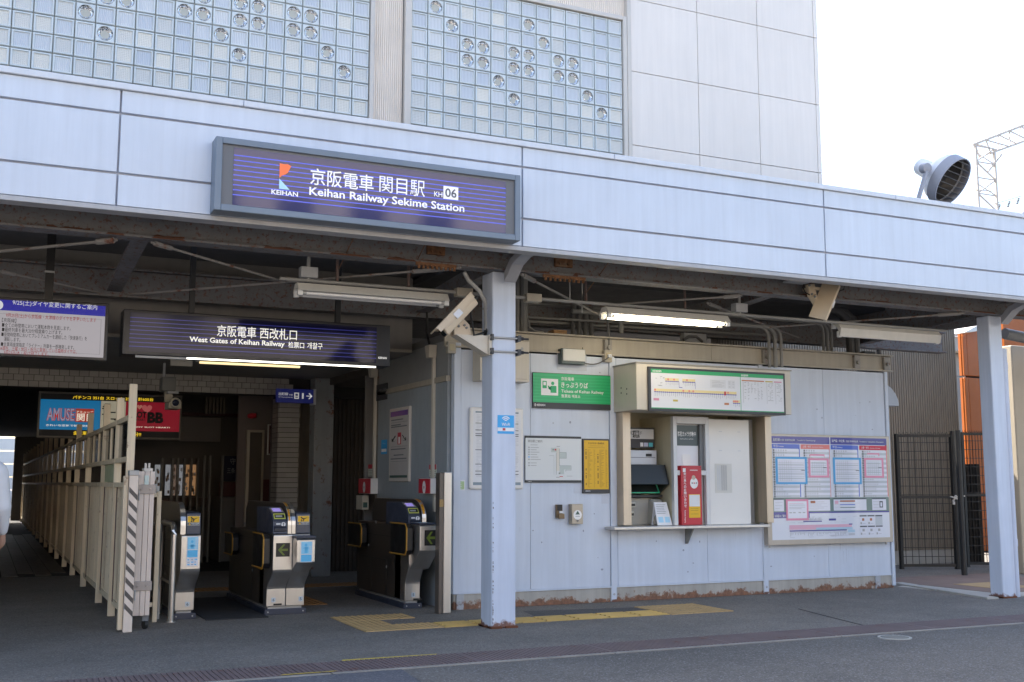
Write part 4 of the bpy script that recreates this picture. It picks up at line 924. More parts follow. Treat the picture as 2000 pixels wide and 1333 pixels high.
# stainless guard post at the office corner
gp = thing('guard_post', 'brown and stainless upright guard post in front of the office corner', 'post', (4.62, 11.45, 0))
x0, x1 = P(858, 1100, 11.44).x, P(882, 1100, 11.44).x; zt = P(870, 922, 11.44).z
MB().box(x0+.05, x1, 11.44, 11.58, .0, zt).build('post', stainb, gp, bevel=.012)
MB().box(x0, x0+.048, 11.45, 11.57, .0, zt-.01).build('side_plate', mat('post_brown', (.13, .11, .095), .4, .4, var=.05), gp, bevel=.006)
MB().box(x0-.002, x0+.046, 11.44, 11.4495, zt-.38, zt-.30).build('label', mat('post_label', (.35, .22, .08), .5, var=0), gp)

# pipes rising from the office roof
pp = thing('conduit_bundle', 'grey conduits and pipes rising from the office roof into the canopy', 'pipes', (8, 12.2, 3.17))
def pipe(pts, r, m=conduit, n=8): MB().tube(pts, r, n).build('pipe', m, pp, smooth=True)
def vpipe(px, r, Y=12.1, m=conduit, z0=3.145, z1=3.97): x = P(px, 650, Y).x; pipe([(x, Y, z0), (x, Y, z1)], r, m)
for px in (1119, 1131, 1143, 1155): vpipe(px, .028, 12.2, z1=3.62, m=conduitd)
vpipe(1023, .05, 12.0); vpipe(1010, .03, 12.0)
vpipe(1745-30, .03, 12.6, conduitd)
def bent(px, pyt, pyb, dx, Y, r):    # conduit bending from horizontal to vertical and down to the header box
    a = P(px, pyb, Y); zt = P(px, pyt, Y).z; pts = [(a.x-dx, Y, zt)]
    for k in range(5): t = k/4*math.pi/2; pts.append((a.x-.14+.14*math.sin(t), Y, zt-.14+.14*math.cos(t)))
    pts.append((a.x, Y, a.z)); pipe(pts, r)
for px, r in ((1503, .022), (1515, .028), (1527, .022)): bent(px, 640, 718, .9, 11.62, r)
for px, r in ((1609, .022), (1617, .025), (1625, .022)): bent(px, 632, 690, 1.9, 12.0, r)
bent(1213, 615, 652, .7, 12.0, .03)
for (a, b, Y, r) in (((1030, 628), (1500, 655), 12.3, .02), ((1010, 592), (1180, 604), 12.5, .025), ((1030, 620), (1380, 640), 12.1, .016)): pipe([P(*a, Y), P(*b, Y)], r)
for px, r in ((1660, .06), (1672, .05)):
    x = P(px, 660, 12.2).x; pipe([(x-.5, 12.2, 3.86), (x-.2, 12.2, 3.84), (x-.05, 12.2, 3.74), (x, 12.2, 3.6), (x, 12.2, 3.14)], r, conduitd, 10)
pts = [P(*a, 11.9) for a in ((1032, 625), (1035, 640), (1045, 647), (1062, 650))]; pipe(pts, .01)
pts = [P(*a, 12.2) for a in ((1335, 664), (1345, 658), (1360, 658), (1372, 668))]; pipe(pts, .02, conduitd)
s = MB(); x0, x1, z0, z1 = rc(1074, 642, 1100, 652, 12.0); s.box(x0, x1, 11.9, 12.05, 3.174, 3.25); s.build('junction_box', mat('cardboard', (.35, .2, .09), .7, var=.1), pp, bevel=.004)
s = MB(); x0, x1, z0, z1 = rc(1336, 650, 1380, 670, 12.4); s.box(x0, x1, 12.4, 12.5, 3.145, z1); s.build('junction_box', greym, pp, bevel=.004)
s = MB(); x0, x1, z0, z1 = rc(1680, 688, 1702, 696, 11.8); s.box(x0, x1, 11.72, 11.82, 3.174, 3.21); s.build('junction_box', blackp, pp, bevel=.004)

# ------------------------------------------------------------------ light battens on the rail
YL = 10.62
rail = thing('light_rail', 'long steel conduit rail carrying the tube light battens under the canopy', 'rail', (6, YL, 3.36))
def zl(x): return 3.375
pts = [(x, YL, zl(x)) for x in (2.5, 5, 8, 11.25)]
s = MB(); s.tube(pts, .018, 8); s.build('rail_pipe', mat('rail_paint', (.30, .30, .29), .5, var=.1), rail, smooth=True)
for px, yt in ((603, 505), (1443, 560)):
    x = P(px, yt, YL).x; s = MB(); s.tube([(x, YL, zl(x)), (x, YL, 3.97)], .018, 8); s.build('hanger', galv, rail); MB().box(x-.085, x+.085, YL-.05, YL+.05, zl(x)+.025, zl(x)+.13).build('hanger_box', greym, rail, bevel=.005)
for px in (660, 800, 1147, 1340): x = P(px, 560, YL).x; MB().tube([(x, YL+.03, zl(x)), (x, YL+.03, 3.97)], .016, 6).build('hanger', mat('hanger_rusty', (.14, .10, .09), .7, var=.2, rust=.2), rail)
for px in (905, 1040): x = P(px, 580, YL).x; MB().box(x-.09, x+.09, YL-.05, YL+.05, zl(x)-.045, zl(x)+.045).build('rail_box', beige, rail, bevel=.006)
def batten(name, label, pxa, pxb, pa, lit, tilt=0, low=3.36):
    x0, x1 = P(pxa, pa, YL).x, P(pxb, pa+30, YL).x
    t = thing(name, label, 'light', ((x0+x1)/2, YL, low), 'tube light battens along the rail')
    def rot(pts): 
        c, s_ = math.cos(tilt), math.sin(tilt); return [(YL+(y*c-z*s_), low+(y*s_+z*c)) for y, z in pts]
    MB().prism(rot([(-.05, -.02), (.05, -.02), (.115, -.105), (.035, -.075), (-.035, -.075), (-.115, -.105)]), 'x', x0, x1).build('reflector', mat('batten_white', (.66, .64, .59), .4, var=.05, streak=.05), t, bevel=.003)
    for y in (-.075, .075):
        (yy, zz), = rot([(y, -.125)]); m = tubeon if lit else tubeoff
        tb = MB().tube([(x0+.05, yy, zz), (x1-.05, yy, zz)], .017, 10).build('tube', m, t, smooth=True)
        for (a, b) in ((x0+.0, x0+.05), (x1-.05, x1)): MB().box(a, b, yy-.018, yy+.018, zz-.024, zz+.05).build('socket', whitep, t, bevel=.004)
        for (a, b) in ((x0+.051, x0+.085), (x1-.085, x1-.051)): MB().tube([(a, yy, zz), (b, yy, zz)], .0176, 10).build('tube_cap', galv, tb, smooth=True)
    return t
b1 = batten('tube_light', 'unlit twin tube light batten above the west gate sign', 578, 871, 555, False)
b2 = batten('tube_light', 'lit twin tube light batten glowing warm white above the ticket office', 1179, 1417, 605, True)
b3 = batten('tube_light', 'unlit twin tube light batten at the right end of the rail', 1641, 1838, 640, False, .9)

# ------------------------------------------------------------------ security cameras
def cctv(label, centre, d, up, L_=.50, w_=.085, mirror=1):
    """housing axis d (front), sun shield on the +up side"""
    d = Vector(d).normalized(); up = Vector(up); up = (up-d*up.dot(d)).normalized(); sd_ = d.cross(up)
    c = Vector(centre); t = thing('security_camera', label, 'security camera', c, 'security cameras under the canopy')
    def W_(a, b, h): return c+d*a+sd_*b+up*h
    def ext(poly, a0, a1, name, m, bev=.004):
        s = MB(); k = len(poly)
        A = [W_(a0, b, h) for b, h in poly]; B = [W_(a1, b, h) for b, h in poly]
        s.face(A); s.face(B[::-1])
        for i in range(k): j = (i+1) % k; s.face([A[i], A[j], B[j], B[i]])
        # weld
        me = bpy.data.meshes.new(name); bm = bmesh.new()
        for f in s.f: bm.faces.new([bm.verts.new(Vector(s.v[i])-c) for i in f])
        bmesh.ops.remove_doubles(bm, verts=bm.verts, dist=1e-5); bmesh.ops.recalc_face_normals(bm, faces=bm.faces); bm.to_mesh(me); bm.free(); me.materials.append(m)
        o = bpy.data.objects.new(name, me); C.objects.link(o); o.parent = t; md = o.modifiers.new('edge', 'BEVEL'); md.width = bev; md.segments = 2; return o
    hm = mat('camera_beige', (.60, .49, .35), .45, var=.04, streak=.04)
    ext([(-w_, .045), (w_, .045), (w_*.95, -.02), (w_*.6, -.075), (-w_*.6, -.075), (-w_*.95, -.02)], -L_/2, L_/2-.03, 'housing', hm, .012)
    ext([(-w_-.012, .046), (w_+.012, .046), (w_+.012, .062), (-w_-.012, .062)], -L_/2-.01, L_/2+.03, 'sun_shield', hm)
    ext([(-w_-.012, .0), (-w_-.013, .0), (-w_-.013, .05), (-w_-.012, .05)], -L_/2, L_/2+.02, 'shield_lip', hm, .001)
    ext([(-.055, .02), (.055, .02), (.04, -.06), (-.04, -.06)], L_/2-.029, L_/2-.022, 'lens_window', glassd, .001)
    ext([(-w_-.018, -.03), (-w_-.004, -.03), (-w_-.004, .035), (-w_-.018, .035)], -.04, .05, 'clasp', offw, .006)
    s = MB(); s.lathe([(.016, 0), (.016, .05)], W_(-L_/2-.01, 0, -.02), -d, 10); s.build('cable_gland', blackp, t)
    return t, W_, hm
ca = P(890, 618, 10.0)
d1 = RT*(-.60)-UP*(.66)-FW*.42; u1 = RT*(-.72)+UP*.62-FW*.1
t1, W1, hm = cctv('beige security camera on a bracket clamped to the front pillar', ca, d1, u1)
# mount: yoke and triangular arm to the pillar
Yc = 10.18
def pq(px, py, Y=Yc): return P(px, py, Y)
ya = [pq(882, 625), pq(900, 622), pq(913, 636), pq(917, 655), pq(884, 656)]
s = MB()
for dy in (-.05, .03):
    q = [Vector((p.x, p.y+dy, p.z)) for p in ya]; q2__ = [Vector((p.x, p.y+dy+.02, p.z)) for p in ya]; s.face(q); s.face(q2__[::-1])
    for i in range(5): j = (i+1) % 5; s.face([q[i], q[j], q2__[j], q2__[i]])
s.build('yoke', hm, t1)
s = MB()
for p in (pq(887, 634), pq(892, 639), pq(903, 637), pq(907, 642)): s.lathe([(.012, 0), (.012, .012)], (p.x, p.y-.051, p.z), (0, -1, 0), 8)
s.build('bolts', greyd, t1)
tri = [(890, 653), (957, 656), (957, 690), (951, 692)]
s = MB(); q = [pq(*a, 10.12) for a in tri]; q2__ = [Vector((p.x, 10.27, p.z)) for p in q]; s.face(q); s.face(q2__[::-1])
for i in range(4): j = (i+1) % 4; s.face([q[i], q[j], q2__[j], q2__[i]])
s.build('arm_bracket', beigel, t1)
x0 = pq(953, 656, 10.12).x; MB().box(x0, 4.525, 10.09, 10.32, q[2].z-.02, q[1].z+.01).build('clamp_plate', beigel, t1, bevel=.004)
for py in (659, 686):
    z = P(980, py+1, 10.07).z; s = MB(); s.tube([(4.50, 10.07, z), (4.86, 10.07, z)], .010, 8); s.build('clamp_rod', galv, t1)
    s = MB(); s.box(4.795, 4.83, 10.05, 10.40, z-.03, z+.03); s.lathe([(.02, 0), (.02, .03)], (4.83, 10.07, z), (1, 0, 0), 6); s.lathe([(.011, 0), (.011, .06)], (4.86, 10.07, z), (1, 0, 0), 6); s.box(4.502, 4.527, 10.05, 10.09, z-.03, z+.03); s.build('clamp_nut', dark, t1)
s = MB(); pts = [pq(917, 583, 10.0), pq(918, 600, 10.0), pq(921, 625, 10.05), pq(926, 655, 10.1), pq(935, 653, 10.12), pq(950, 648, 10.2), pq(952, 640, 10.25)]; s.tube(pts, .010, 6); s.build('cable', rubber, t1, smooth=True)
cdp = thing('pillar_conduit', 'slim conduit running down the left side of the front pillar to the camera cable', 'pipe', (4.46, 10.25, 2.6))
x = P(950, 600, 10.25).x
MB().tube([(x-.25, 10.25, 3.52), (x-.20, 10.25, 3.44), (x-.08, 10.25, 3.34), (x-.01, 10.25, 3.22), (x, 10.25, 3.05), (x, 10.25, P(950, 646, 10.25).z)], .022, 8).build('conduit', galv, cdp, smooth=True)
z = P(950, 646, 10.25).z; MB().tube([(x, 10.25, z-.12), (x, 10.25, z)], .028, 8).build('boot', rubber, cdp)
MB().box(x-.03, x+.05, 10.22, 10.28, P(950, 605, 10.25).z, P(950, 602, 10.25).z).build('clip', galv, cdp)
# second camera under the beam
cb_ = P(1612, 590, 9.85)
d2_ = RT*(-.42)-UP*(.80)-FW*.35; u2_ = RT*(-.45)+UP*.1-FW*.8
t2c, W2, hm = cctv('beige security camera hanging from the canopy edge on the right', cb_, d2_, u2_, .47)
s = MB(); a = P(1578, 556, 9.95); b = P(1600, 556, 9.95); s.box(a.x, b.x, 9.9, 10.05, a.z-.03, 3.60); s.build('base_block', hm, t2c, bevel=.005)
s = MB()
for (pa_, pb_) in (((1582, 556), (1586, 580)), ((1586, 578), (1602, 602))):
    s.bar(P(*pa_, 9.93), P(*pb_, 9.93), .10, .05)
s.build('yoke', hm, t2c, bevel=.006)
s = MB()
for p in ((1580, 551), (1580, 558), (1585, 575), (1591, 580), (1597, 553)): p = P(*p, 9.86); s.lathe([(.013, 0), (.013, .015)], p, (0, -1, 0), 8)
s.build('bolts', greyd, t2c)
s = MB(); s.tube([P(1571, 553, 9.9), P(1568, 562, 9.9), P(1573, 572, 9.9), P(1581, 576, 9.9)], .008, 6); s.tube([P(1638, 552, 9.9), P(1650, 556, 9.9), P(1648, 566, 9.9), P(1636, 570, 9.88)], .008, 6); s.build('cable', rubber, t2c, smooth=True)
s = MB(); p, q = P(1535, 562, 9.9), P(1572, 552, 9.9); s.box(p.x, q.x, 9.8, 9.95, q.z-.02, q.z+.0); s.build('arm', greym, t2c)

# ------------------------------------------------------------------ station hall behind the gates
ha = thing('station_hall', 'dark station hall with tiled lintel, plaster ceiling and panel walls behind the gates', 'hall', (2, 17, 0))
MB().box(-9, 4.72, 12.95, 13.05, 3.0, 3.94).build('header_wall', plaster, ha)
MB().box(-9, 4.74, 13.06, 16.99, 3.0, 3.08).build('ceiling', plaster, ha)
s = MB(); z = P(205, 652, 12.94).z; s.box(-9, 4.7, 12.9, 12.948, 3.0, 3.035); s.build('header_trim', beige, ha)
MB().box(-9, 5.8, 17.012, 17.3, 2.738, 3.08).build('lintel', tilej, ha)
tl = MB(); tl.box(-.0625, .0625, -.006, .006, -.040, .040); tme = tl.mesh('tile'); tme.materials.append(tilem)
for j in range(3):
    for i in range(33):
        x = .0+i*.132+(.066 if j == 1 else 0)
        if x < 4.32: inst('tile', tme, ha, (x-.10, 17.005, 2.74+.043+j*.086))
MB().box(4.13, 4.45, 17.35, 17.75, 0, 3.0).build('tiled_column', tilej, ha)
tl2 = MB(); tl2.box(-.006, .006, -.19, .19, -.035, .035); tm2 = tl2.mesh('tile'); tm2.materials.append(tilem)
tl3 = MB(); tl3.box(-.080, .080, -.006, .006, -.035, .035); tm3 = tl3.mesh('tile'); tm3.materials.append(tilem)
for j in range(35):
    z = .04+j*.078
    inst('tile', tm2, ha, (4.124, 17.55, z)); inst('tile', tm3, ha, (4.196 if j % 2 else 4.226, 17.344, z), scale=(.82 if j % 2 else 1.24, 1, 1)); inst('tile', tm3, ha, (4.354 if j % 2 else 4.384, 17.344, z), scale=(1.24 if j % 2 else .82, 1, 1))
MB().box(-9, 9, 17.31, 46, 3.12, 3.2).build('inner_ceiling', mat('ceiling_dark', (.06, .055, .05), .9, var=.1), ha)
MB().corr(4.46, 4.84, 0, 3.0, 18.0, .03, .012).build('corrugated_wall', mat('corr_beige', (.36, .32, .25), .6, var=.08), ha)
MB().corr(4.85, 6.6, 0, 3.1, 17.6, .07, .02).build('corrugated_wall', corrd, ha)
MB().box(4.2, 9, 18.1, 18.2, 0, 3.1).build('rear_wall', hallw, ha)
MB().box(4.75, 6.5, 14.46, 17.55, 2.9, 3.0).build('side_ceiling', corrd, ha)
# wall with door, poster and wainscot, further back
MB().box(3.93, 5.2, 19.5, 19.56, .0, 3.12).build('panel_wall', mat('panel_wall', (.20, .165, .15), .7, var=.06), ha)
x0, x1, z0, z1 = rc(513, 937, 548, 980, 19.48); MB().box(x0, x1, 19.47, 19.495, z0, z1).build('maroon_panel', maroon, ha)
x0, x1, z0, z1 = rc(482, 840, 511, 998, 19.47); z0 = .0
s = MB(); s.box(x0, x0+.05, 19.42, 19.498, z0, z1); s.box(x1-.03, x1, 19.42, 19.498, z0, z1); s.box(x0+.051, x1-.031, 19.42, 19.498, z1-.04, z1); s.build('door_frame', mat('frame_metal', (.55, .50, .40), .4, .3), ha); MB().box(x0+.05, x1-.03, 19.47, 19.49, 0, z1-.04).build('door', mat('door_dark', (.11, .09, .07), .5), ha)
q = P(500, 812, 19.45); MB().lathe([(.0, .0), (.04, .0), (.05, .08), (.03, .14), (0, .15)], q, (-1, 0, -.1), 12).build('warning_lamp', red, ha)
# back wall with posters
MB().box(8.6, 8.8, 18.3, 46, 0, 3.2).build('unseen_right_wall', hallw, ha); MB().box(1.5, 5.6, 22.0, 22.1, 0, 3.12).build('back_wall', mat('back_wall', (.13, .115, .10), .7, var=.08), ha)  # right wall is unseen, added to keep daylight out of the hall
x0, x1, z0, z1 = rc(352, 815, 430, 863, 21.9); MB().box(x0, x1, 21.9, 21.98, z0, z1).build('white_band', mat('band', (.30, .27, .25), .5, var=.05), ha)
x0, x1, z0, z1 = rc(330, 805, 480, 815, 21.85); MB().box(x0, x1+.3, 21.85, 21.99, z0, z1).build('beam', maroon, ha)
MB().box(2.6, 3.85, 21.8, 21.99, .95, 1.12).build('ledge', mat('ledge_brown', (.10, .07, .05), .5, var=.1), ha)
x0, x1, z0, z1 = rc(434, 972, 482, 1062, 20.6); MB().box(x0, x1, 20.6, 21.6, .0, z1).build('counter', mat('counter_grey', (.24, .23, .21), .5, var=.06), ha)
x0, x1, z0, z1 = rc(434, 942, 482, 970, 20.58); MB().box(x0, x1, 20.58, 20.9, z0, z1).build('counter_band', maroon, ha)
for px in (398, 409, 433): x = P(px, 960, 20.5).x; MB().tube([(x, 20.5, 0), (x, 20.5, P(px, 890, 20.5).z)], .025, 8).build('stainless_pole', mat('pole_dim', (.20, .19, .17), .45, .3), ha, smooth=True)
s = MB()
for i in range(6): x = P(402+i*7, 780, 20.5).x; s.box(x, x+.035, 20.5, 20.6, P(402, 808, 20.5).z, P(402, 776, 20.5).z)
s.build('louver', mat('louver_tan', (.16, .13, .09), .6), ha)
for i, (px0, px1, m) in enumerate(((303, 311, 'ppr_a'), (324, 331, 'ppr_b'), (336, 342, 'ppr_c'), (348, 355, 'ppr_b'), (361, 368, 'ppr_d'), (374, 381, 'ppr_d'))):
    x0, x1, z0, z1 = rc(px0, 908, px1, 968, 21.6)
    c = {'ppr_a': (.45, .48, .52), 'ppr_b': (.42, .44, .48), 'ppr_c': (.25, .18, .14), 'ppr_d': (.55, .30, .14)}[m]
    t = thing('poster', ('pale poster farthest left in the row of slim lit posters behind the gate', 'second slim pale poster from the left behind the gate', 'brown slim poster between two pale ones behind the gate', 'fourth slim pale poster from the left behind the gate', 'fifth slim poster in orange and white behind the gate', 'orange slim poster farthest right in the row behind the gate')[i], 'poster', (x0, 21.6, z0), 'slim posters at the back of the hall')
    s = MB(); s.box(x0, x1, 21.6, 21.63, z0, z1, 0)
    for k in range(7): a, b = random.random(), random.random(); u = x0+(x1-x0)*.6*a; v = z0+(z1-z0)*.8*b; s.rect(u, u+(x1-x0)*.4, v, v+.06, 21.597-.0005*k, 1 if k % 2 else 2)
    s.build('print', [mat(m, c, .4, var=.25, vs=6, emit=.10), offw, mat('print_tan', (.35, .2, .12), .5, var=0)], t)
    MB().box(x1+.012, x1+.05, 21.55, 21.66, 0.9, z1+.12).build('frame_post', mat('pole_dim', (.20, .19, .17), .45, .3), t)
ps = thing('hall_poster', 'tall narrow framed poster on the dark wall beside the tiled column', 'poster', (4.5, 19.45, 2)); x0, x1, z0, z1 = rc(524, 829, 541, 889, 19.44)
MB().box(x0, x1, 19.44, 19.495, z0, z1).build('frame', stain, ps, bevel=.004); s = MB(); s.rect(x0+.02, x1-.02, z0+.02, z1-.02, 19.438, 0); s.rect(x0+.04, x1-.04, z0+.22, z1-.08, 19.437, 1); s.build('print', [maroon, mat('print_dull', (.30, .25, .24), .5, var=.3, vs=20)], ps)
sg = thing('line_sign', 'dark blue line direction sign on the back wall behind the gates', 'sign', (3.7, 21.0, 1.8)); x0, x1, z0, z1 = rc(437, 891, 484, 940, 21.0)
MB().box(x0, x1, 21.0, 21.05, z0, z1).build('plate', mat('sign_navy_dull', (.02, .022, .06), .4, var=0), sg); text(sg, '守口市', (x0+.12, 20.995, z0+.30), (.32, 0, 0), (0, 0, .12), greym); text(sg, '三条・出町柳', (x0+.07, 20.995, z0+.14), (.44, 0, 0), (0, 0, .10), greym)
# grey column and platform sign
gc = thing('grey_column', 'streaked grey steel column standing behind the middle ticket gate', 'column', (4.67, 16.8, 0)); MB().box(4.52, 4.82, 16.7, 17.0, 0, 3.0).build('shaft', mat('column_grey', (.28, .30, .31), .6, var=.08, streak=.1, rust=.22), gc, bevel=.012)
pf = thing('platform_sign', 'blue platform one sign with a white arrow on the grey column', 'sign', (4.2, 16.5, 2.7)); x0, x1, z0, z1 = rc(541, 759, 612, 788, 16.5)
MB().box(x0, x1, 16.5, 16.58, z0, z1).build('plate', mat('sign_blue', (.015, .02, .12), .4, var=0, emit=.02, emitcol=(.05, .08, .6)), pf, bevel=.004); MB().box(x1, x1+.04, 16.5, 16.72, z0-.02, z1+.01).build('side_bracket', greyl, pf)
W_, H_ = x1-x0, z1-z0; wl = mat('sign_white_lit', (.7, .7, .7), .5, var=0, emit=.12)
s = MB(); s.rect(x0+.47*W_, x0+.60*W_, z0+.28*H_, z0+.74*H_, 16.498, 0); s.rect(x0+.50*W_, x0+.57*W_, z0+.50*H_, z0+.66*H_, 16.497, 1); s.rect(x0+.50*W_, x0+.57*W_, z0+.36*H_, z0+.44*H_, 16.497, 1)
s.rect(x0+.80*W_, x0+.95*W_, z0+.48*H_, z0+.54*H_, 16.498, 0); s.face([(x0+.97*W_, 16.498, z0+.51*H_), (x0+.89*W_, 16.498, z0+.74*H_), (x0+.86*W_, 16.498, z0+.70*H_), (x0+.92*W_, 16.498, z0+.51*H_), (x0+.86*W_, 16.498, z0+.32*H_), (x0+.89*W_, 16.498, z0+.28*H_)], 0)
s.build('pictogram', [wl, indigo], pf); text(pf, '1', (x0+.68*W_, 16.498, z0+.30*H_), (.05*W_, 0, 0), (0, 0, .42*H_), wl, .02); text(pf, '出町柳', (x0+.05*W_, 16.498, z0+.50*H_), (.25*W_, 0, 0), (0, 0, .22*H_), wl, .01); text(pf, '方面', (x0+.33*W_, 16.498, z0+.50*H_), (.10*W_, 0, 0), (0, 0, .12*H_), wl); text(pf, 'for Demachiyanagi', (x0+.05*W_, 16.498, z0+.33*H_), (.38*W_, 0, 0), (0, 0, .09*H_), wl)
# inner ceiling batten and camera
ib = thing('ceiling_light', 'lit yellowish batten on the hall ceiling behind the west gate sign', 'light', (3, 14.4, 2.96)); x0, x1 = P(385, 707, 14.6).x, P(590, 712, 14.6).x
MB().box(x0, x1, 14.5, 14.72, 2.95, 2.998).build('body', whitep, ib, bevel=.005); MB().tube([(x0+.03, 14.6, 2.935), (x1-.03, 14.6, 2.935)], .014, 8).build('tube', tubedim, ib, smooth=True)
x0, x1, z0, z1 = rc(334, 701, 376, 716, 13.5); tag(MB().box(x0, x1, 13.5, 13.56, z0, z1+.1).build('speaker_box', beigel, bevel=.005), 'small cream box hanging under the hall ceiling behind the west gate sign', 'box')
hc = thing('hall_camera', 'grey dome fronted security camera hanging by the tiled lintel near the adverts', 'security camera', (2.0, 15.5, 2.6))
s = MB(); p = P(330, 752, 15.5); s.box(p.x-.10, p.x+.08, 15.4, 15.7, p.z-.09, p.z+.10); s.build('housing', mat('cam_grey', (.16, .16, .15), .5), hc, bevel=.01); MB().box(p.x-.04, p.x+.10, 15.3, 15.42, p.z-.13, p.z-.10).build('shelf', greym, hc)
p2 = P(341, 788, 15.4); s = MB(); s.box(p2.x-.085, p2.x+.085, 15.36, 15.7, p2.z-.075, p2.z+.02); s.lathe([(.07, 0), (.07, .05)], (p2.x, 15.36, p2.z), (0, -1, 0), 20); s.build('lens_body', mat('cam_beige', (.42, .38, .30), .5), hc, bevel=.01); MB().lathe([(.045, 0), (.03, .012), (0, .02)], (p2.x, 15.305, p2.z), (0, -1, 0), 16).build('lens', mat('lens_blue', (.02, .025, .05), .1, var=0), hc, smooth=True)
MB().bar((p.x+.0, 15.55, p.z-.08), (p2.x-.06, 15.55, p2.z+.02), .10, .08).build('neck', mat('cam_beige', (.42, .38, .30), .5), hc); MB().bar((p.x-.07, 15.5, p.z+.1), (p.x-.07, 15.5, 3.0), .03).build('hanger', greym, hc)
# backlit advert board
ad = thing('advert_board', 'long backlit parlour advert board in blue and red hanging above the fence', 'advert board', (1.9, 20, 2.1)); x0, x1, z0, z1 = rc(76, 764, 353, 860, 20.0)
MB().box(x0, x1, 20.0, 20.15, z0, z1).build('frame', mat('advert_frame', (.22, .20, .17), .5), ad, bevel=.006)
bx, by, bz, tz = x0+.035, x1-.035, z0+.035, z1-.035; W_, H_ = by-bx, tz-bz; y = 19.998
E_ = .12
def em(n, c, e=E_): return mat(n, c, .4, var=0, emit=e)
s = MB(); s.rect(bx, by, bz, tz, y, 0); s.rect(bx, bx+.42*W_, bz+.15*H_, bz+.86*H_, y-.001, 1); s.rect(bx+.422*W_, bx+.60*W_, bz+.13*H_, bz+.86*H_, y-.001, 2); s.rect(bx+.60*W_, by, bz+.15*H_, bz+.86*H_, y-.001, 3)
for i in range(9): a = random.uniform(.43, .55); b = random.uniform(.2, .8); s.rect(bx+a*W_, bx+(a+random.uniform(.02, .05))*W_, bz+b*H_, bz+(b+.03)*H_, y-.002, 0)
s.rect(bx+.245*W_, bx+.375*W_, bz+.34*H_, bz+.66*H_, y-.002, 4)
s.build('advert_print', [black, em('ad_blue', (.005, .22, .50)), em('ad_cream', (.50, .46, .34)), em('ad_red', (.30, .004, .02)), em('ad_redtext', (.50, .05, .03))], ad)
adw, ady = em('ad_white', (.6, .55, .45), .3), em('ad_yellow', (.75, .50, .02), .3)
def at_(s_, u0, v0, u1, v1, m, b=.01, k=4): text(ad, s_, (bx+u0*W_, y-.001*k, bz+v0*H_), ((u1-u0)*W_, 0, 0), (0, 0, (v1-v0)*H_), m, b)
at_('パチンコ 351台 スロット 254台 計605台', .22, .885, .80, .97, ady, .015)
at_('AMUSE', .045, .355, .24, .66, em('ad_outline', (.50, .05, .03)), .05, 3); at_('AMUSE', .05, .365, .235, .65, em('ad_lilac', (.35, .45, .65)), .0, 4)
at_('アミューズ', .25, .55, .37, .61, adw, .02); at_('関目', .255, .36, .37, .54, adw, .01); at_('きれいな空気で快適空間', .045, .225, .345, .275, adw)
at_('SLOT', .635, .47, .755, .63, black, .05, 3); at_('HEART', .68, .40, .745, .455, black, .02, 4); at_('BB', .76, .35, .88, .62, black, .06, 3); at_('ENJOY SLOT HEART!', .64, .225, .93, .265, adw, .01)
at_('金沢東', .235, .03, .33, .125, ady, .01); at_('約3分!!', .62, .02, .72, .12, ady, .015)
def heart(cx, cz, r, mi_m, k):
    pts = []
    for i in range(24):
        t = 2*math.pi*i/24; pts.append((cx+r*(16*math.sin(t)**3)/16, y-.001*k, cz+r*(13*math.cos(t)-5*math.cos(2*t)-2*math.cos(3*t)-math.cos(4*t))/16))
    MB().face(pts).build('heart', mi_m, ad)
heart(bx+.755*W_, bz+.70*H_, .085, em('ad_pink', (.55, .12, .12)), 2); heart(bx+.70*W_, bz+.74*H_, .045, em('ad_pink2', (.55, .22, .16)), 2.5)
xe = P(24, 950, 46).x; MB().box(xe, 9, 46, 46.2, 0, 3.12).build('end_wall', hallw, ha); MB().box(-9, -.9, 46, 46.2, 0, 3.12).build('end_wall', hallw, ha); MB().box(-9.2, -9.0, 13.1, 46, 0, 3.9).build('left_wall', hallw, ha); MB().box(-4.2, -4.0, 13.1, 46, 0, 3.1).build('corridor_wall', hallw, ha)
# far end of the corridor: bright street with white shutters
sh = thing('white_shutter', 'pale white shutters seen in the daylight at the far end of the left corridor', 'shutter', (.7, 52, 0))
for k in range(6): MB().box(-3, 3.4, 52, 52.1, .55*k+.02, .55*k+.52).build('slat', whitep, sh)

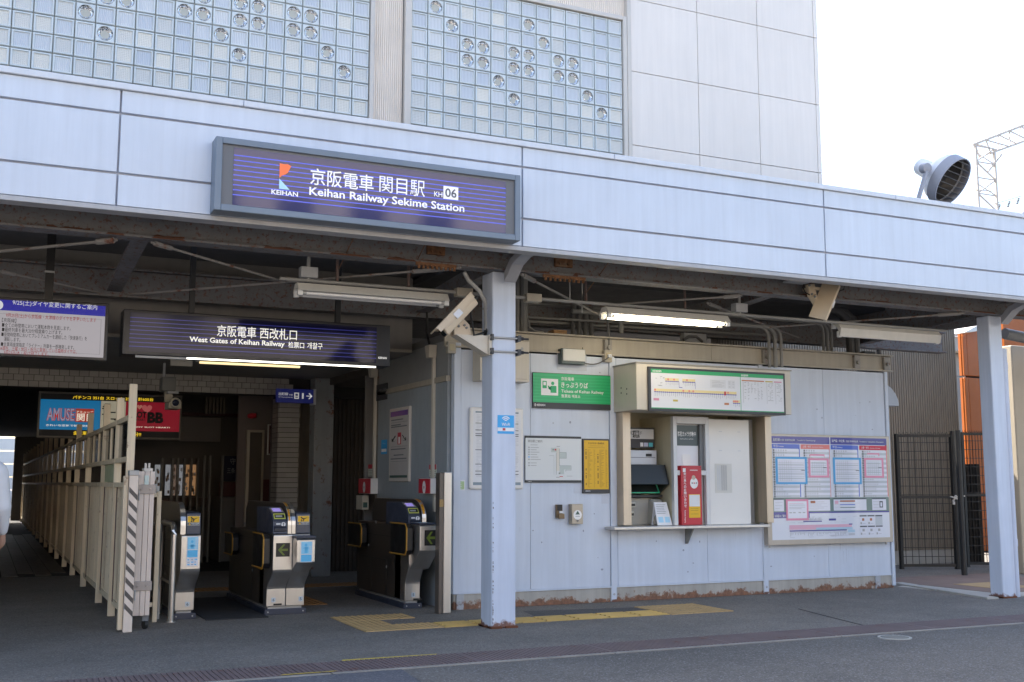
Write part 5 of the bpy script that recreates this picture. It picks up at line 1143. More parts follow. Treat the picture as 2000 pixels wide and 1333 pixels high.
# ------------------------------------------------------------------ ticket gates
def profile_panel(parent, x0, x1, yf, yl, ztop, zb, name='front_panel', m=stain):
    """stainless front: upper face at yf, curving back to the leg at yl"""
    pts = [(yf+.02, ztop), (yf, ztop-.012), (yf, zb)]
    for k in range(1, 11): t = k/10; pts.append((yf+(yl-yf)*(t*t*(3-2*t)), zb-(zb-.27)*t))
    pts += [(yl, .085)]
    s = MB(); back = yl+.35; poly = pts+[(back, .085), (back, ztop)]
    s.prism(poly, 'x', x0, x1); return s.build(name, m, parent, bevel=.006)
def caution_print(parent, x0, x1, z0, z1, y):
    W_, H_ = x1-x0, z1-z0; s = MB(); s.rect(x0, x1, z0, z1, y-.0015, 0); s.rect(x0+.03*W_, x1-.03*W_, z0+.33*H_, z1-.02*H_, y-.003, 1)
    def g(pts): s.face([(x0+u*W_, y-.004, z0+v*H_) for u, v in pts], 2)
    s.disc((x0+.32*W_, y-.004, z0+.82*H_), .065*W_, 'y', 12, 2)
    g([(.36, .80), (.58, .72), (.56, .60), (.36, .68)]); g([(.56, .72), (.80, .80), (.80, .76), (.58, .62)]); g([(.46, .64), (.58, .64), (.52, .38), (.46, .38)]); g([(.38, .74), (.28, .56), (.33, .54), (.44, .68)]); g([(.28, .50), (.42, .52), (.40, .38), (.26, .38)])
    s.face([(x0+.10*W_, y-.003, z0+.06*H_), (x0+.28*W_, y-.003, z0+.06*H_), (x0+.19*W_, y-.003, z0+.27*H_)], 1)
    s.build('caution_print', [greyl, yellow, black], parent); s2 = MB(); s2.rect(x0+.015*W_, x1-.015*W_, z0+.02*H_, z0+.31*H_, y-.0022); s2.build('caution_base', greyd, parent)
    text(parent, '挟まれ注意', (x0+.33*W_, y-.0035, z0+.16*H_), (.6*W_, 0, 0), (0, 0, .11*H_), white, .01); text(parent, 'CAUTION', (x0+.42*W_, y-.0035, z0+.07*H_), (.42*W_, 0, 0), (0, 0, .05*H_), white)
def blue_poster(parent, x0, x1, z0, z1, y, low):
    W_, H_ = x1-x0, z1-z0; s = MB(); s.rect(x0, x1, z0, z1, y-.0015, 0); b = .30 if low else .03
    s.rect(x0+.06*W_, x1-.06*W_, z0+(b+(.38*(1-b)))*H_, z1-.03*H_, y-.0025, 1); s.rect(x0+.06*W_, x1-.06*W_, z0+b*H_, z0+(b+.34*(1-b))*H_, y-.0025, 2)
    s.disc((x0+.45*W_, y-.0035, z0+.82*H_), .12*W_, 'y', 14, 2); s.rect(x0+.34*W_, x0+.6*W_, z0+(b+.42*(1-b))*H_, z0+.73*H_, y-.0035, 2); s.rect(x0+.2*W_, x0+.75*W_, z0+.66*H_, z0+.69*H_, y-.0035, 2)
    for k in range(9): s.rect(x0+.72*W_, x0+random.uniform(.82, .93)*W_, z0+(b+.42*(1-b)+k*.04)*H_, z0+(b+.42*(1-b)+k*.04+.014)*H_, y-.0035, 0)
    if low:
        for i in range(3):
            for j in range(3): u = .1+i*.3; s.rect(x0+u*W_, x0+(u+random.uniform(.1, .24))*W_, z0+(.04+j*.08)*H_, z0+(.075+j*.08)*H_, y-.0035, 3 if (i+j) % 2 else 2)
    s.build('poster_print', [offw, mat('poster_sky', (.26, .62, .86), .35, var=0), mat('poster_cyan', (.09, .48, .80), .35, var=0), mat('poster_grey', (.40, .46, .56), .5, var=0)], parent)
def number_plate(parent, n, x, z, y):
    s = MB(); s.box(x-.022, x+.022, y-.004, y-.001, z-.024, z+.024); s.build('number_plate', mat('plate_pale', (.50, .60, .68), .4, var=0), parent); text(parent, n, (x-.010, y-.0052, z-.015), (.020, 0, 0), (0, 0, .030), black, .01)
def plinth(parent, x0, x1, y0, y1):
    MB().box(x0-.02, x1+.02, y0-.02, y1, .0, .058).build('plinth', mat('plinth_navy', (.035, .042, .065), .45, var=.05), parent, bevel=.004)
    s = MB()
    for x in (x0+.015, x1-.015): s.lathe([(.008, 0), (.008, .006)], (x, y0-.02, .03), (0, -1, 0), 8)
    s.build('plinth_bolts', galv, parent); MB().box(x0+.02, x1-.02, y0+.03, y1-.05, .058, .086).build('foot', galv, parent)
def hood(parent, x0, x1, yf, zlow, ztop, yend, cols=1, sticker_on=True, side=None):
    n = 9; r_ = .30; pts = [(yf, zlow)]
    for k in range(n): t = k/(n-1)*math.pi/2; pts.append((yf+r_-r_*math.cos(t), ztop-(ztop-zlow)*.72*(1-math.sin(t))))
    pts += [(yend-.12, ztop), (yend, ztop-.10), (yend, zlow)]
    parent = MB().prism(pts, 'x', x0+.004, x1-.004).build('hood', gateside, parent, bevel=.006)
    w_ = (x1-x0)/cols
    for c in range(cols):
        a, b = x0+c*w_+.003, x0+(c+1)*w_-.003; s = MB()
        for (p, q) in zip(pts[:n+1], pts[1:n+1]): s.face([(a, p[0]-.004, p[1]+.002), (b, p[0]-.004, p[1]+.002), (b, q[0]-.004, q[1]+.002), (a, q[0]-.004, q[1]+.002)])
        s.build('hood_strip', stain, parent, smooth=True)
        if sticker_on and c == 0:
            s = MB()
            for rng in (range(2, 5), range(6, n)):
                for i in rng:
                    p, q = pts[i], pts[i+1]; s.face([(a+.008, p[0]-.007, p[1]+.004), (b-.012, p[0]-.007, p[1]+.004), (b-.012, q[0]-.007, q[1]+.004), (a+.008, q[0]-.007, q[1]+.004)], 0)
            for i in (3, 4, 7): p, q = pts[i], pts[i+1]; s.face([(a+.016, p[0]-.0085, p[1]*.8+q[1]*.2+.004), (b-.024, p[0]-.0085, p[1]*.8+q[1]*.2+.004), (b-.024, q[0]-.0085, p[1]*.4+q[1]*.6+.005), (a+.016, q[0]-.0085, p[1]*.4+q[1]*.6+.005)], 1)
            s.build('orange_sticker', [sticker, mat('sticker_text', (.25, .09, .0), .5, var=0)], parent)
def reader(parent, x0, x1, yf, z0):
    W_ = x1-x0
    poly = [(yf, z0), (yf+.02, z0+.13), (yf+.10, z0+.215), (yf+.28, z0+.275), (yf+.8, z0+.275), (yf+.8, z0)]
    parent = MB().prism(poly, 'x', x0, x1).build('reader', navy, parent, bevel=.008)
    def sl(u0, u1, t0, t1, mi, s, k=.002):   # on the slope between points 1 and 2
        a, b = poly[1], poly[2]; f = lambda t: (a[0]+(b[0]-a[0])*t-k, a[1]+(b[1]-a[1])*t+k)
        p, q = f(t0), f(t1); s.face([(x0+u0*W_, p[0], p[1]), (x0+u1*W_, p[0], p[1]), (x0+u1*W_, q[0], q[1]), (x0+u0*W_, q[0], q[1])], mi)
    s = MB(); sl(.12, .92, .28, .95, 0, s); sl(.18, .86, .40, .84, 1, s, .003); sl(.25, .7, .5, .7, 2, s, .004)
    a = poly[0]
    s.rect(x0+.22*W_, x0+.52*W_, z0+.098, z0+.112, yf+.010, 3); s.disc((x0+.72*W_, yf+.009, z0+.10), .024, 'y', 16, 3); s.rect(x0+.70*W_, x0+.74*W_, z0+.082, z0+.118, yf+.006, 4); s.rect(x0+.66*W_, x0+.78*W_, z0+.103, z0+.109, yf+.0055, 4)
    s.build('reader_print', [mat('slot_yellow', (.62, .66, .12), .4, var=0), blackp, greym, white, navy], parent)
    s = MB(); b, c = poly[2], poly[3]; f = lambda t, k: (b[0]+(c[0]-b[0])*t-k*.3, b[1]+(c[1]-b[1])*t+k)
    for (u0, u1, t0, t1, mi, k) in ((.10, .92, .12, .92, 0, .002), (.2, .78, .25, .8, 1, .004)):
        p, q = f(t0, k), f(t1, k); s.face([(x0+u0*W_, p[0], p[1]), (x0+u1*W_, p[0], p[1]), (x0+u1*W_, q[0], q[1]), (x0+u0*W_, q[0], q[1])], mi)
    s.build('reader_screen', [mat('screen_tan', (.40, .37, .33), .25, var=0), mat('screen_violet', (.25, .20, .55), .2, var=0, emit=.25)], parent)
    s = MB(); s.prism([(yf-.012, z0+.03), (yf-.012, z0+.06), (yf+.012, z0+.085), (yf+.012, z0+.02)], 'x', x0+.08*W_, x1-.08*W_); s.build('reader_lip', mat('navy_dark', (.02, .024, .04), .35, var=0), parent, bevel=.004)
def flap(parent, x, y0, y1, z0, z1):
    c = .05; pts = [(y0+c, z0), (y1, z0), (y1, z1), (y0+c, z1), (y0, z1-c), (y0, z0+c)]
    fo = MB().prism(pts, 'x', x-.085, x-.015).build('flap', blackp, parent, bevel=.008)
    s = MB(); q = [(x-.088, a, b) for a, b in pts]; s.tube([q[1], q[0], q[5], q[4], q[3], q[2]], .009, 6); s.build('flap_edge', mat('flap_orange', (.45, .23, .03), .4, var=0), fo, smooth=True)
    for z in (z0+.02, z1-.02): MB().box(x-.03, x-.005, y1-.015, y1+.015, z-.03, z+.02).build('flap_hinge', galv, fo, bevel=.004)
def arrow_display(parent, x0, x1, z0, z1, y):
    dsp = MB().box(x0, x1, y-.004, y-.001, z0, z1).build('display', blackp, parent); W_, H_ = x1-x0, z1-z0
    s = MB(); f = lambda pts: s.face([(x0+u*W_, y-.0055, z0+v*H_) for u, v in pts])
    f([(.14, .50), (.50, .90), (.66, .90), (.34, .50)]); f([(.14, .50), (.34, .50), (.66, .10), (.50, .10)]); f([(.34, .58), (.86, .58), (.86, .42), (.34, .42)])
    s.build('arrow', mat('arrow_green', (.10, .14, .02), .4, var=0, emit=.015, emitcol=(.30, .42, .05)), dsp)
def side_body(parent, x0, x1, y0, y1, ztop, seams, xs):
    MB().box(x0, x1, y0, y1, .086, ztop).build('body', gateside, parent, bevel=.008)
    s = MB(); x = xs
    for y in seams: s.box(x-.0025, x-.0005, y-.003, y+.003, .10, .50)
    for z in (.50, .78): s.box(x-.0025, x-.0005, y0+.02, y1-.02, z-.003, z+.003)
    s.build('body_seams', blackp, parent); s = MB()
    for i, (u, z) in enumerate(((.3, .42), (.72, .64), (.55, .93))): s.lathe([(.016, 0), (.016, .006)], (x-.001, y0+(y1-y0)*u, z), (-1, 0, 0), 8)
    s.build('side_locks', galv, parent)
YU = 11.87
# left gate
gA_ = thing('ticket_gate', 'single stainless ticket gate with a tall blue poster beside the cream fence', 'ticket gate', (1.95, 12.15, 0), 'automatic ticket gates')
x0, x1 = 1.858, 2.052
profile_panel(gA_, x0, x1, YU, 12.15, .872, .53); plinth(gA_, x0, x1, 12.15, 14.2); side_body(gA_, x0, x1, 12.30, 14.2, .872, (12.9, 13.5), x0)
xm = P(364, 1020, YU+.02).x; hood(gA_, x0-.012, xm, YU+.03, .874, 1.20, 14.1, 1, False)
MB().prism([(YU+.04, .876), (YU+.05, 1.09), (YU+.14, 1.10), (12.6, 1.10), (12.6, .876)], 'x', xm+.004, x1).build('caution_block', navy, gA_, bevel=.008)
caution_print(gA_, xm+.012, x1-.012, .965, 1.062, YU+.038)
blue_poster(gA_, x0+.055, x1-.022, .556, .858, YU, True); number_plate(gA_, '6', P(366, 1178, 12.15).x, .15, 12.15)
# middle gate: two units back to back
gB_ = thing('ticket_gate', 'double ticket gate in the middle with an arrow display and a small blue poster', 'ticket gate', (3.0, 12.15, 0), 'automatic ticket gates')
x0, xm, x1 = P(534, 1060, 11.9).x, P(572, 1060, 11.9).x, P(612, 1060, 11.9).x
profile_panel(gB_, x0, xm-.003, 11.9, 12.15, .86, .49); profile_panel(gB_, xm+.003, x1-.02, 11.95, 12.15, .86, .49)
plinth(gB_, x0, x1-.02, 12.15, 14.2); side_body(gB_, x0, x1-.02, 12.30, 14.2, .86, (12.9, 13.5), x0)
a, b = P(580, 1054, 11.73).x, P(616, 1054, 11.73).x
MB().prism([(11.73, .57), (11.73, .80), (11.745, .82), (12.1, .82), (12.1, .36), (11.95, .46)], 'x', a, b).build('front_box', stain, gB_, bevel=.008)
MB().box(a-.002, b+.002, 11.725, 12.1, .823, .845).build('box_lid', navy, gB_, bevel=.004)
blue_poster(gB_, a+.04, b-.03, .572, .79, 11.73, False)
arrow_display(gB_, P(539, 1074, 11.9).x, P(566, 1074, 11.9).x, .625, .768, 11.9)
h0, h1 = P(562, 1010, 11.95).x, P(578, 1010, 11.95).x
reader(gB_, x0, h0-.004, 11.93, .862); hood(gB_, h0, h1, 11.95, .86, 1.185, 14.1, 2, True)
MB().prism([(11.96, .862), (11.97, 1.075), (12.06, 1.085), (12.7, 1.085), (12.7, .862)], 'x', h1+.004, x1-.022).build('caution_block', navy, gB_, bevel=.008)
caution_print(gB_, h1+.02, x1-.034, .955, 1.05, 11.957)
flap(gB_, x0, 11.97, 12.5, .50, .86); flap(gB_, x0, 13.6, 14.1, .55, .80)
number_plate(gB_, '6', P(534, 1172, 12.15).x, .155, 12.15); number_plate(gB_, '5', P(587, 1171, 12.15).x, .155, 12.15)
s = MB(); q = P(542, 1181, 12.149); s.box(q.x-.045, q.x+.045, 12.146, 12.1485, q.z-.010, q.z+.010); s.build('maker_plate', blackp, gB_)
# right gate
gC_ = thing('ticket_gate', 'dark right hand ticket gate with an arrow display box next to the office side wall', 'ticket gate', (4.45, 12.1, 0), 'automatic ticket gates')
x0, x1 = 4.36, 4.56
profile_panel(gC_, x0, x1-.02, 11.98, 12.1, .62, .50); plinth(gC_, x0, x1-.02, 12.1, 13.9); side_body(gC_, x0, x1, 12.25, 13.9, .93, (12.75, 13.3), x0)
a, b = P(825, 1040, 11.7).x, P(857, 1040, 11.7).x
MB().prism([(11.7, .66), (11.7, .925), (11.715, .94), (12.25, .94), (12.25, .40), (12.0, .44)], 'x', a-.03, b).build('front_box', stainb, gC_, bevel=.008)
MB().box(a-.035, b+.002, 11.705, 12.1, .943, .962).build('box_lid', navy, gC_, bevel=.004); s = MB(); s.face([(a+.0, 11.78, .964), (b-.06, 11.78, .964), (b-.08, 11.92, .964), (a-.02, 11.92, .964)]); s.build('lid_label', lightb, gC_)
arrow_display(gC_, P(829, 1060, 11.7).x, P(853, 1060, 11.7).x, .715, .885, 11.7)
h0, h1 = 4.515, 4.56; reader(gC_, x0, h0-.004, 12.0, .905); hood(gC_, h0, h1+.01, 12.0, .93, 1.215, 13.8, 1, True)
flap(gC_, x0, 11.82, 12.38, .61, .95); flap(gC_, x0-.02, 13.4, 13.95, .62, .90)
number_plate(gC_, '5', P(807, 1163, 12.1).x, .15, 12.1); s = MB(); q = P(815, 1171, 12.099); s.box(q.x-.05, q.x+.05, 12.096, 12.0985, q.z-.012, q.z+.012); s.build('maker_plate', blackp, gC_)

# things on the office side wall (plane x = KX0-.04)
XS = KX0-.04
def side_box(mb, pxa, pya, pxb, pyb, d, mi=0, k=0):
    a, b = PX(pxa, pya, XS), PX(pxb, pyb, XS); mb.box(XS-d, XS-.001-k, min(a.y, b.y), max(a.y, b.y), min(a.z, b.z), max(a.z, b.z), mi); return min(a.y, b.y), max(a.y, b.y), min(a.z, b.z), max(a.z, b.z)
def sface(mb, y0, y1, z0, z1, x, mi): mb.face([(x, y1, z0), (x, y0, z0), (x, y0, z1), (x, y1, z1)], mi)
sp = thing('side_poster', 'tall framed instruction poster with two arrows on the office side wall', 'poster frame', (XS, 13.1, 1.8))
s = MB(); y0, y1, z0, z1 = side_box(s, 766, 800, 803, 941, .035); s.build('frame', alum, sp, bevel=.008)
s = MB(); xx = XS-.0365; H_, D_ = z1-z0, y1-y0
def sq_(u0, u1, v0, v1, mi, k=0): sface(s, y1-u1*D_, y1-u0*D_, z0+v0*H_, z0+v1*H_, xx-.0007*k, mi)
sq_(.06, .94, .05, .96, 0); sq_(.06, .94, .885, .955, 1, 1); sq_(.06, .94, .052, .085, 2, 1); sq_(.44, .62, .50, .66, 3, 1); sq_(.485, .575, .51, .60, 4, 2)
for v in (.80, .50-.03, .27): sq_(.1, .92, v, v+.004, 5, 1)
for (v, a, b) in ((.83, .1, .7), (.76, .1, .6), (.735, .1, .9), (.43, .1, .85), (.35, .25, .75), (.30, .1, .9)): sq_(a, b, v, v+.015, 5, 1)
s.build('poster_print', [mat('poster_warm', (.52, .49, .47), .4, var=.02), indigo, dgreen, red, white, greyd], sp)
s = MB()
for (ua, ub) in ((.34, .18), (.70, .86)):
    f = lambda u, v: Vector((xx-.002, y1-u*D_, z0+v*H_)); a, b = f(ua, .62), f(ub, .545); s.bar(a, b, .016, .003); s.bar(b, f(ub+(.11 if ub < .5 else -.11), .545), .016, .003); s.bar(b, f(ub, .585), .016, .003)
s.build('arrows', black, sp)
def callbox(px, label):
    t = thing('call_box', label, 'intercom', (XS, PX(px, 960, XS).y, 1.3), 'red and white call boxes on the office side wall')
    s = MB(); y0, y1, z0, z1 = side_box(s, px-18, 935, px+5, 965, .10, 0); s.build('case', whitep, t, bevel=.006)
    s = MB(); s.box(XS-.108, XS-.102, y0+.01, y1-.01, z0+.006, z1-.004, 0)
    n = 14; cy, cz = (y0+y1)/2, z0+(z1-z0)*.42; pts = [(XS-.1095, cy-.055*math.cos(2*math.pi*i/n), cz+.075*math.sin(2*math.pi*i/n)) for i in range(n)]; s.face(pts, 1)
    pts = [(XS-.111, cy-.012*math.cos(2*math.pi*i/8), cz+.018*math.sin(2*math.pi*i/8)) for i in range(8)]; s.face(pts, 0); s.build('front', [red, white], t)
    s = MB(); y0b, y1b, z0b, z1b = side_box(s, px-13, 908, px+1, 931, .004, 0); sface(s, y0b, y1b, z1b-.055, z1b, XS-.0055, 1)
    for k in range(5): sface(s, y0b+.02, y1b-.02, z0b+.01+k*.022, z0b+.016+k*.022, XS-.0055, 2)
    s.build('label_plate', [mat('pale_label', (.60, .66, .58), .4, var=0), red, greyd], t)
    return t
callbox(852, 'red and white call box on the office side wall nearest the street'); callbox(733, 'red and white call box on the far post of the office side wall')
wst = thing('side_wireless_sticker', 'small blue wireless sticker on the shaded office side wall', 'sticker', (XS, 13.8, 1.6)); s = MB(); y0, y1, z0, z1 = side_box(s, 745, 860, 756, 887, .003, 0); sface(s, y0+.02, y1-.02, z0+.03, z0+.07, XS-.004, 1); sface(s, y0+.06, y1-.06, z0+.14, z1-.05, XS-.004, 1); s.build('sticker_print', [cyanb, white], wst)
dpl = thing('dark_name_plate', 'small dark plate above the beige rail on the office side wall', 'sign', (XS, 14, 2.7)); s = MB(); side_box(s, 738, 753, 757, 780, .02); s.build('plate', mat('plate_dark2', (.03, .035, .04), .5, var=0), dpl)
a, b = PX(741, 768, XS-.021), PX(754, 764, XS-.021); text(dpl, '防犯カメラ作動中', (XS-.0215, a.y, a.z), (0, b.y-a.y, 0), (0, 0, .05), greym)
tr_ = thing('cable_trunking', 'cream cable trunking with a flared cap on the office side wall near the street', 'trunking', (XS, 12, 2)); 
def trunk(px, py0, py1, label_parent, cap=True):
    a = PX(px, py0, XS); z1_, z0_ = a.z, PX(px, py1, XS).z; MB().box(XS-.035, XS-.001, a.y-.03, a.y+.03, z0_, z1_).build('trunk', beigel, label_parent, bevel=.004)
    if cap: MB().prism([(a.y-.04, z1_), (a.y+.04, z1_), (a.y+.09, z1_+.12), (a.y+.09, z1_+.15), (a.y-.06, z1_+.15)], 'x', XS-.10, XS-.001).build('cap', beigel, label_parent, bevel=.004)
trunk(850, 700, 935, tr_); a = PX(850, 690, XS); MB().tube([(XS-.05, a.y, a.z), (XS-.05, a.y+.15, a.z+.25), (XS-.05, a.y+.16, 3.6)], .014, 6).build('cable', rubber, tr_, smooth=True); trunk(852, 966, 1000, tr_, False)
tr2 = thing('cable_trunking', 'cream cable trunking on the far rusty post of the office side wall', 'trunking', (XS, 14.2, 2)); trunk(736, 738, 935, tr2)
gbx = thing('gate_button_box', 'small pale box with a green mark behind the right hand ticket gate', 'button', (XS, 14.3, 1)); s = MB(); y0, y1, z0, z1 = side_box(s, 708, 968, 720, 996, .09); s.build('case', beigel, gbx, bevel=.005); MB().box(XS-.08, XS-.02, y0-.004, y0-.001, z0+.03, z0+.10).build('mark', dgreen, gbx)

# ------------------------------------------------------------------ cream fence along the corridor
FXX = 1.26
fe = thing('partition_fence', 'long cream partition fence with posts, ribbed panels and small windows running into the station', 'fence', (1.3, 11.6, 0))
fy = [11.59, 12.72, 14.17, 16.45, 18.5, 20.4, 22.6, 24.6, 26.7, 28.8, 31, 33.2, 35.4, 37.6, 39.8, 42, 44.2]
tops = [2.42, 2.36, 2.36, 2.40, 2.36, 2.9, 2.9]+[2.75]*12
tops = [P(252, 750, 11.6).z, PX(217, 785, 1.26).z, PX(200, 792, 1.26).z, 2.36, 2.30, PX(153, 762, 1.26).z]+[2.45]*20
for i, y in enumerate(fy):
    zt = tops[i] if i < 6 else 2.45
    MB().box(FXX-.0, FXX+.075, y, y+.05, 0, zt).build('post', cream, fe, bevel=.004)
for i in range(len(fy)-1):
    a, b = fy[i]+.051, fy[i+1]-.001
    far = i > 7
    MB().box(FXX+.03, FXX+.080, a, b, .13, .19).build('bottom_rail', cream, fe)
    MB().box(FXX+.005, FXX+.080, a, b, 1.355, 1.405).build('middle_rail', cream, fe)
    MB().box(FXX+.005, FXX+.080, a, b, 1.61, 1.66).build('upper_rail', cream, fe); MB().box(FXX+.005, FXX+.080, a, b, 2.02, 2.07).build('top_rail', cream, fe)
    MB().corr(a, b, .19, 1.354, FXX+.062, .075 if i < 4 else .15, .022, axis='y').build('ribbed_panel', cream, fe)
    n = max(1, int(round((b-a)/.75)))
    for k in range(n):
        c, d_ = a+(b-a)*k/n, a+(b-a)*(k+1)/n
        MB().box(FXX+.035, FXX+.045, c+.03, d_-.03, 1.661, 2.019).build('window_pane', glassd, fe)
        s = MB(); s.box(FXX+.02, FXX+.06, c, c+.03, 1.661, 2.019); s.build('window_bar', cream, fe)
    if i in (0, 1, 2, 3): MB().box(FXX-.001, FXX+.004, a+(b-a)*.62, a+(b-a)*.62+.06, .19, 1.354).build('dark_bar', creamd, fe)
MB().box(FXX+.04, FXX+.05, fy[1]+.3, fy[2]-.02, 1.41, 1.608).build('notice_sheet', mat('sheet_green', (.42, .46, .30), .5, var=.15, vs=9), fe)
# folded barrier with striped edge post
bar_ = thing('folding_barrier', 'folded beige barrier column with striped black edge post and caster at the fence end', 'barrier', (1.4, 11.4, 0))
x0, x1, z0, z1 = rc(241, 920, 258, 1236, 11.29); z0 = .0
x0, x1 = 1.262, 1.345; zt = P(250, 921, 11.29).z
MB().box(x0, x1, 11.29, 11.38, 0, zt).build('edge_post', mat('barrier_beige', (.74, .63, .53), .45, var=.05, streak=.06), bar_, bevel=.006)
MB().box(x0-.005, x1+.005, 11.28, 11.39, zt-.04, zt+.01).build('post_cap', galv, bar_, bevel=.006)
s = MB(); n = 10; pz = (zt-.30)/n
for k in range(n):
    z = .14+k*pz; s.face([(x0+.002, 11.2885, z+.085), (x1-.002, 11.2885, z), (x1-.002, 11.2885, z+pz*.42), (x0+.002, 11.2885, z+pz*.42+.085)])
s.build('stripes', mat('stripe_dark', (.10, .085, .075), .55, var=.2, vs=20), bar_)
MB().box(x0-.045, x0-.004, 11.33, 11.42, 0.02, P(243, 930, 11.4).z).build('side_strip', cream, bar_, bevel=.004)
bx0, bx1 = 1.362, 1.515; zt2, zb2 = P(278, 921, 11.45).z, P(275, 1203, 11.45).z
for (a, b) in ((bx0, (bx0+bx1)/2-.02), ((bx0+bx1)/2-.017, (bx0+bx1)/2+.03), ((bx0+bx1)/2+.033, bx1)): MB().box(a, b, 11.44, 11.75, zb2, zt2).build('folded_leaf', mat('barrier_leaf', (.70, .60, .52), .45, var=.05, streak=.07), bar_, bevel=.004)
for py in (956, 1145): z = P(278, py, 11.43).z; s = MB(); s.box(bx0-.015, bx1+.012, 11.425, 11.439, z-.045, z+.045); [s.lathe([(.012, 0), (.012, .008)], (x, 11.425, z), (0, -1, 0), 8) for x in (bx0+.03, bx1-.04)]; s.build('band', mat('band_grey', (.36, .32, .29), .45, .2, var=.05), bar_, bevel=.003)
s = MB(); s.box(bx0+.05, bx1-.02, 11.44, 11.6, zt2+.001, zt2+.03); s.lathe([(.012, 0), (.012, .05)], (bx0+.07, 11.5, zt2+.03), (0, 0, 1), 8); s.lathe([(.012, 0), (.012, .05)], (bx1-.05, 11.5, zt2+.03), (0, 0, 1), 8); s.build('top_fitting', alum, bar_, bevel=.003)
for (px, py, h) in ((266, 968, .10), (266, 1163, .10)): z = P(px, py, 11.43).z; MB().box(bx0+.005, bx0+.016, 11.418, 11.438, z-h/2, z+h/2).build('pull_handle', greym, bar_, bevel=.002)
MB().box((bx0+bx1)/2-.02, (bx0+bx1)/2+.02, 11.432, 11.4385, zt2-.13, zt2-.04).build('label', mat('label_aqua', (.55, .66, .62), .4, var=0), bar_)
c = Vector((bx1-.03, 11.50, .045)); s = MB(); s.lathe([(.045, -.015), (.045, .015)], c, (1, .3, 0), 14); s.build('caster_wheel', rubber, bar_); MB().box(c.x-.03, c.x+.03, 11.47, 11.53, .075, zb2-.002).build('caster_fork', greyd, bar_, bevel=.004)
rf = thing('cream_rail_frame', 'cream square tube frame standing between the folded barrier and the handrail', 'frame', (1.6, 12, 0))
x = P(307, 1080, 12.0).x; MB().box(x-.022, x+.022, 12.0, 12.045, 0, P(307, 960, 12.0).z).build('upright', cream, rf, bevel=.003)
for py in (967, 1181): z = P(300, py, 12.02).z; MB().box(1.52, x-.024, 12.0, 12.04, z-.022, z+.022).build('arm', cream, rf, bevel=.003)
hr = thing('handrail', 'stainless hoop handrail in front of the left ticket gate', 'handrail', (1.8, 12, 0))
q0, q1 = G(336, 1216), G(322, 1208); x = 1.79; zt = P(338, 1025, 11.95).z
s = MB(); y0, y1 = 11.92, 12.75
pts = [(x, y0, 0)]+[(x, y0, zt-.10)]+[(x, y0+.10-.10*math.cos(t*math.pi/8), zt-.10+.10*math.sin(t*math.pi/8)) for t in range(1, 5)]+[(x, y1-.10, zt)]+[(x, y1-.10+.10*math.sin(t*math.pi/8), zt-.10+.10*math.cos(t*math.pi/8)) for t in range(1, 5)]+[(x, y1, 0)]
s.tube(pts, .030, 12); s.build('hoop', stain, hr, smooth=True); MB().lathe([(.05, 0), (.05, .012)], (x, y0, 0), (0, 0, 1), 16).build('foot_flange', stain, hr); MB().tube([(x, y0, .38), (x, y1, .38)], .014, 8).build('cross_bar', stain, hr)
MB().tube([(x-.085, y0+.35, 0), (x-.085, y0+.35, zt-.02), (x-.085, 13.6, zt-.02)], .022, 10).build('inner_rail', galv, hr, smooth=True)

# ------------------------------------------------------------------ signs
def flag_mark(parent, x0, x1, z0, z1, y, flag=orange, sail=lightb):
    W_, H_ = x1-x0, z1-z0
    pts = [(.0, .42), (.0, 1.0), (.35, .985), (.7, 1.0), (1.0, .94), (.86, .80), (.72, .66), (.5, .58), (.2, .52)]
    MB().face([(x0+u*W_, y, z0+v*H_) for u, v in pts]).build('mark_flag', flag, parent); MB().face([(x0, y, z0), (x0+.92*W_, y, z0), (x0, y, z0+.40*H_)]).build('mark_sail', sail, parent)
# main sign on the fascia
ms_ = thing('station_sign', 'large framed navy station name sign with blue lines on the canopy fascia', 'sign', (2.95, 9.1, 3.9))
YS = 9.06
x0, x1 = P(420, 340, YS).x, P(1017, 400, YS).x
zt = (P(428, 268, YS).z+P(1017, 341, YS).z)/2; zb = (P(411, 413, YS).z+P(1015, 467, YS).z)/2
frm = mat('sign_frame', (.17, .21, .26), .45, .2, var=.05)
fwid = .055
MB().box(x0, x1, YS+.03, YF-.004, zb, zt).build('case', frm, ms_, bevel=.004)
for (a, b, c, d_, n) in ((x0, x0+fwid, zb, zt, 'frame_bar'), (x1-fwid, x1, zb, zt, 'frame_bar'), (x0+fwid, x1-fwid, zt-fwid, zt, 'frame_bar'), (x0+fwid, x1-fwid, zb, zb+fwid, 'frame_bar')): MB().box(a, b, YS, YS+.029, c, d_).build(n, frm, ms_, bevel=.006)
ix0, ix1, iz0, iz1 = x0+fwid, x1-fwid, zb+fwid, zt-fwid; W_, H_ = ix1-ix0, iz1-iz0; y = YS+.022
MB().box(ix0, ix1, y, YS+.0295, iz0, iz1).build('grey_border', mat('border_grey', (.14, .145, .155), .5, var=0), ms_)
nx0, nx1 = ix0+.05*W_/1.0*.72, ix1-.035*W_*.95
nv = mat('sign_navy', (.025, .028, .11), .07, var=0, spec=.7, emit=.012, emitcol=(.03, .04, .30)); nl = mat('sign_line_blue', (.10, .13, .72), .15, var=0, emit=.06, emitcol=(.10, .13, .85))
MB().box(nx0, nx1, y-.003, y-.0005, iz0+.005, iz1-.02).build('name_panel', nv, ms_)
s = MB(); y -= .004
for k in range(9):
    z = iz0+H_*(.17+.082*k)
    s.rect(nx0, nx1, z, z+.009, y)
s.build('sign_lines', nl, ms_)
y -= .002
sw = mat('sign_white', (.80, .80, .82), .3, var=0, emit=.10)
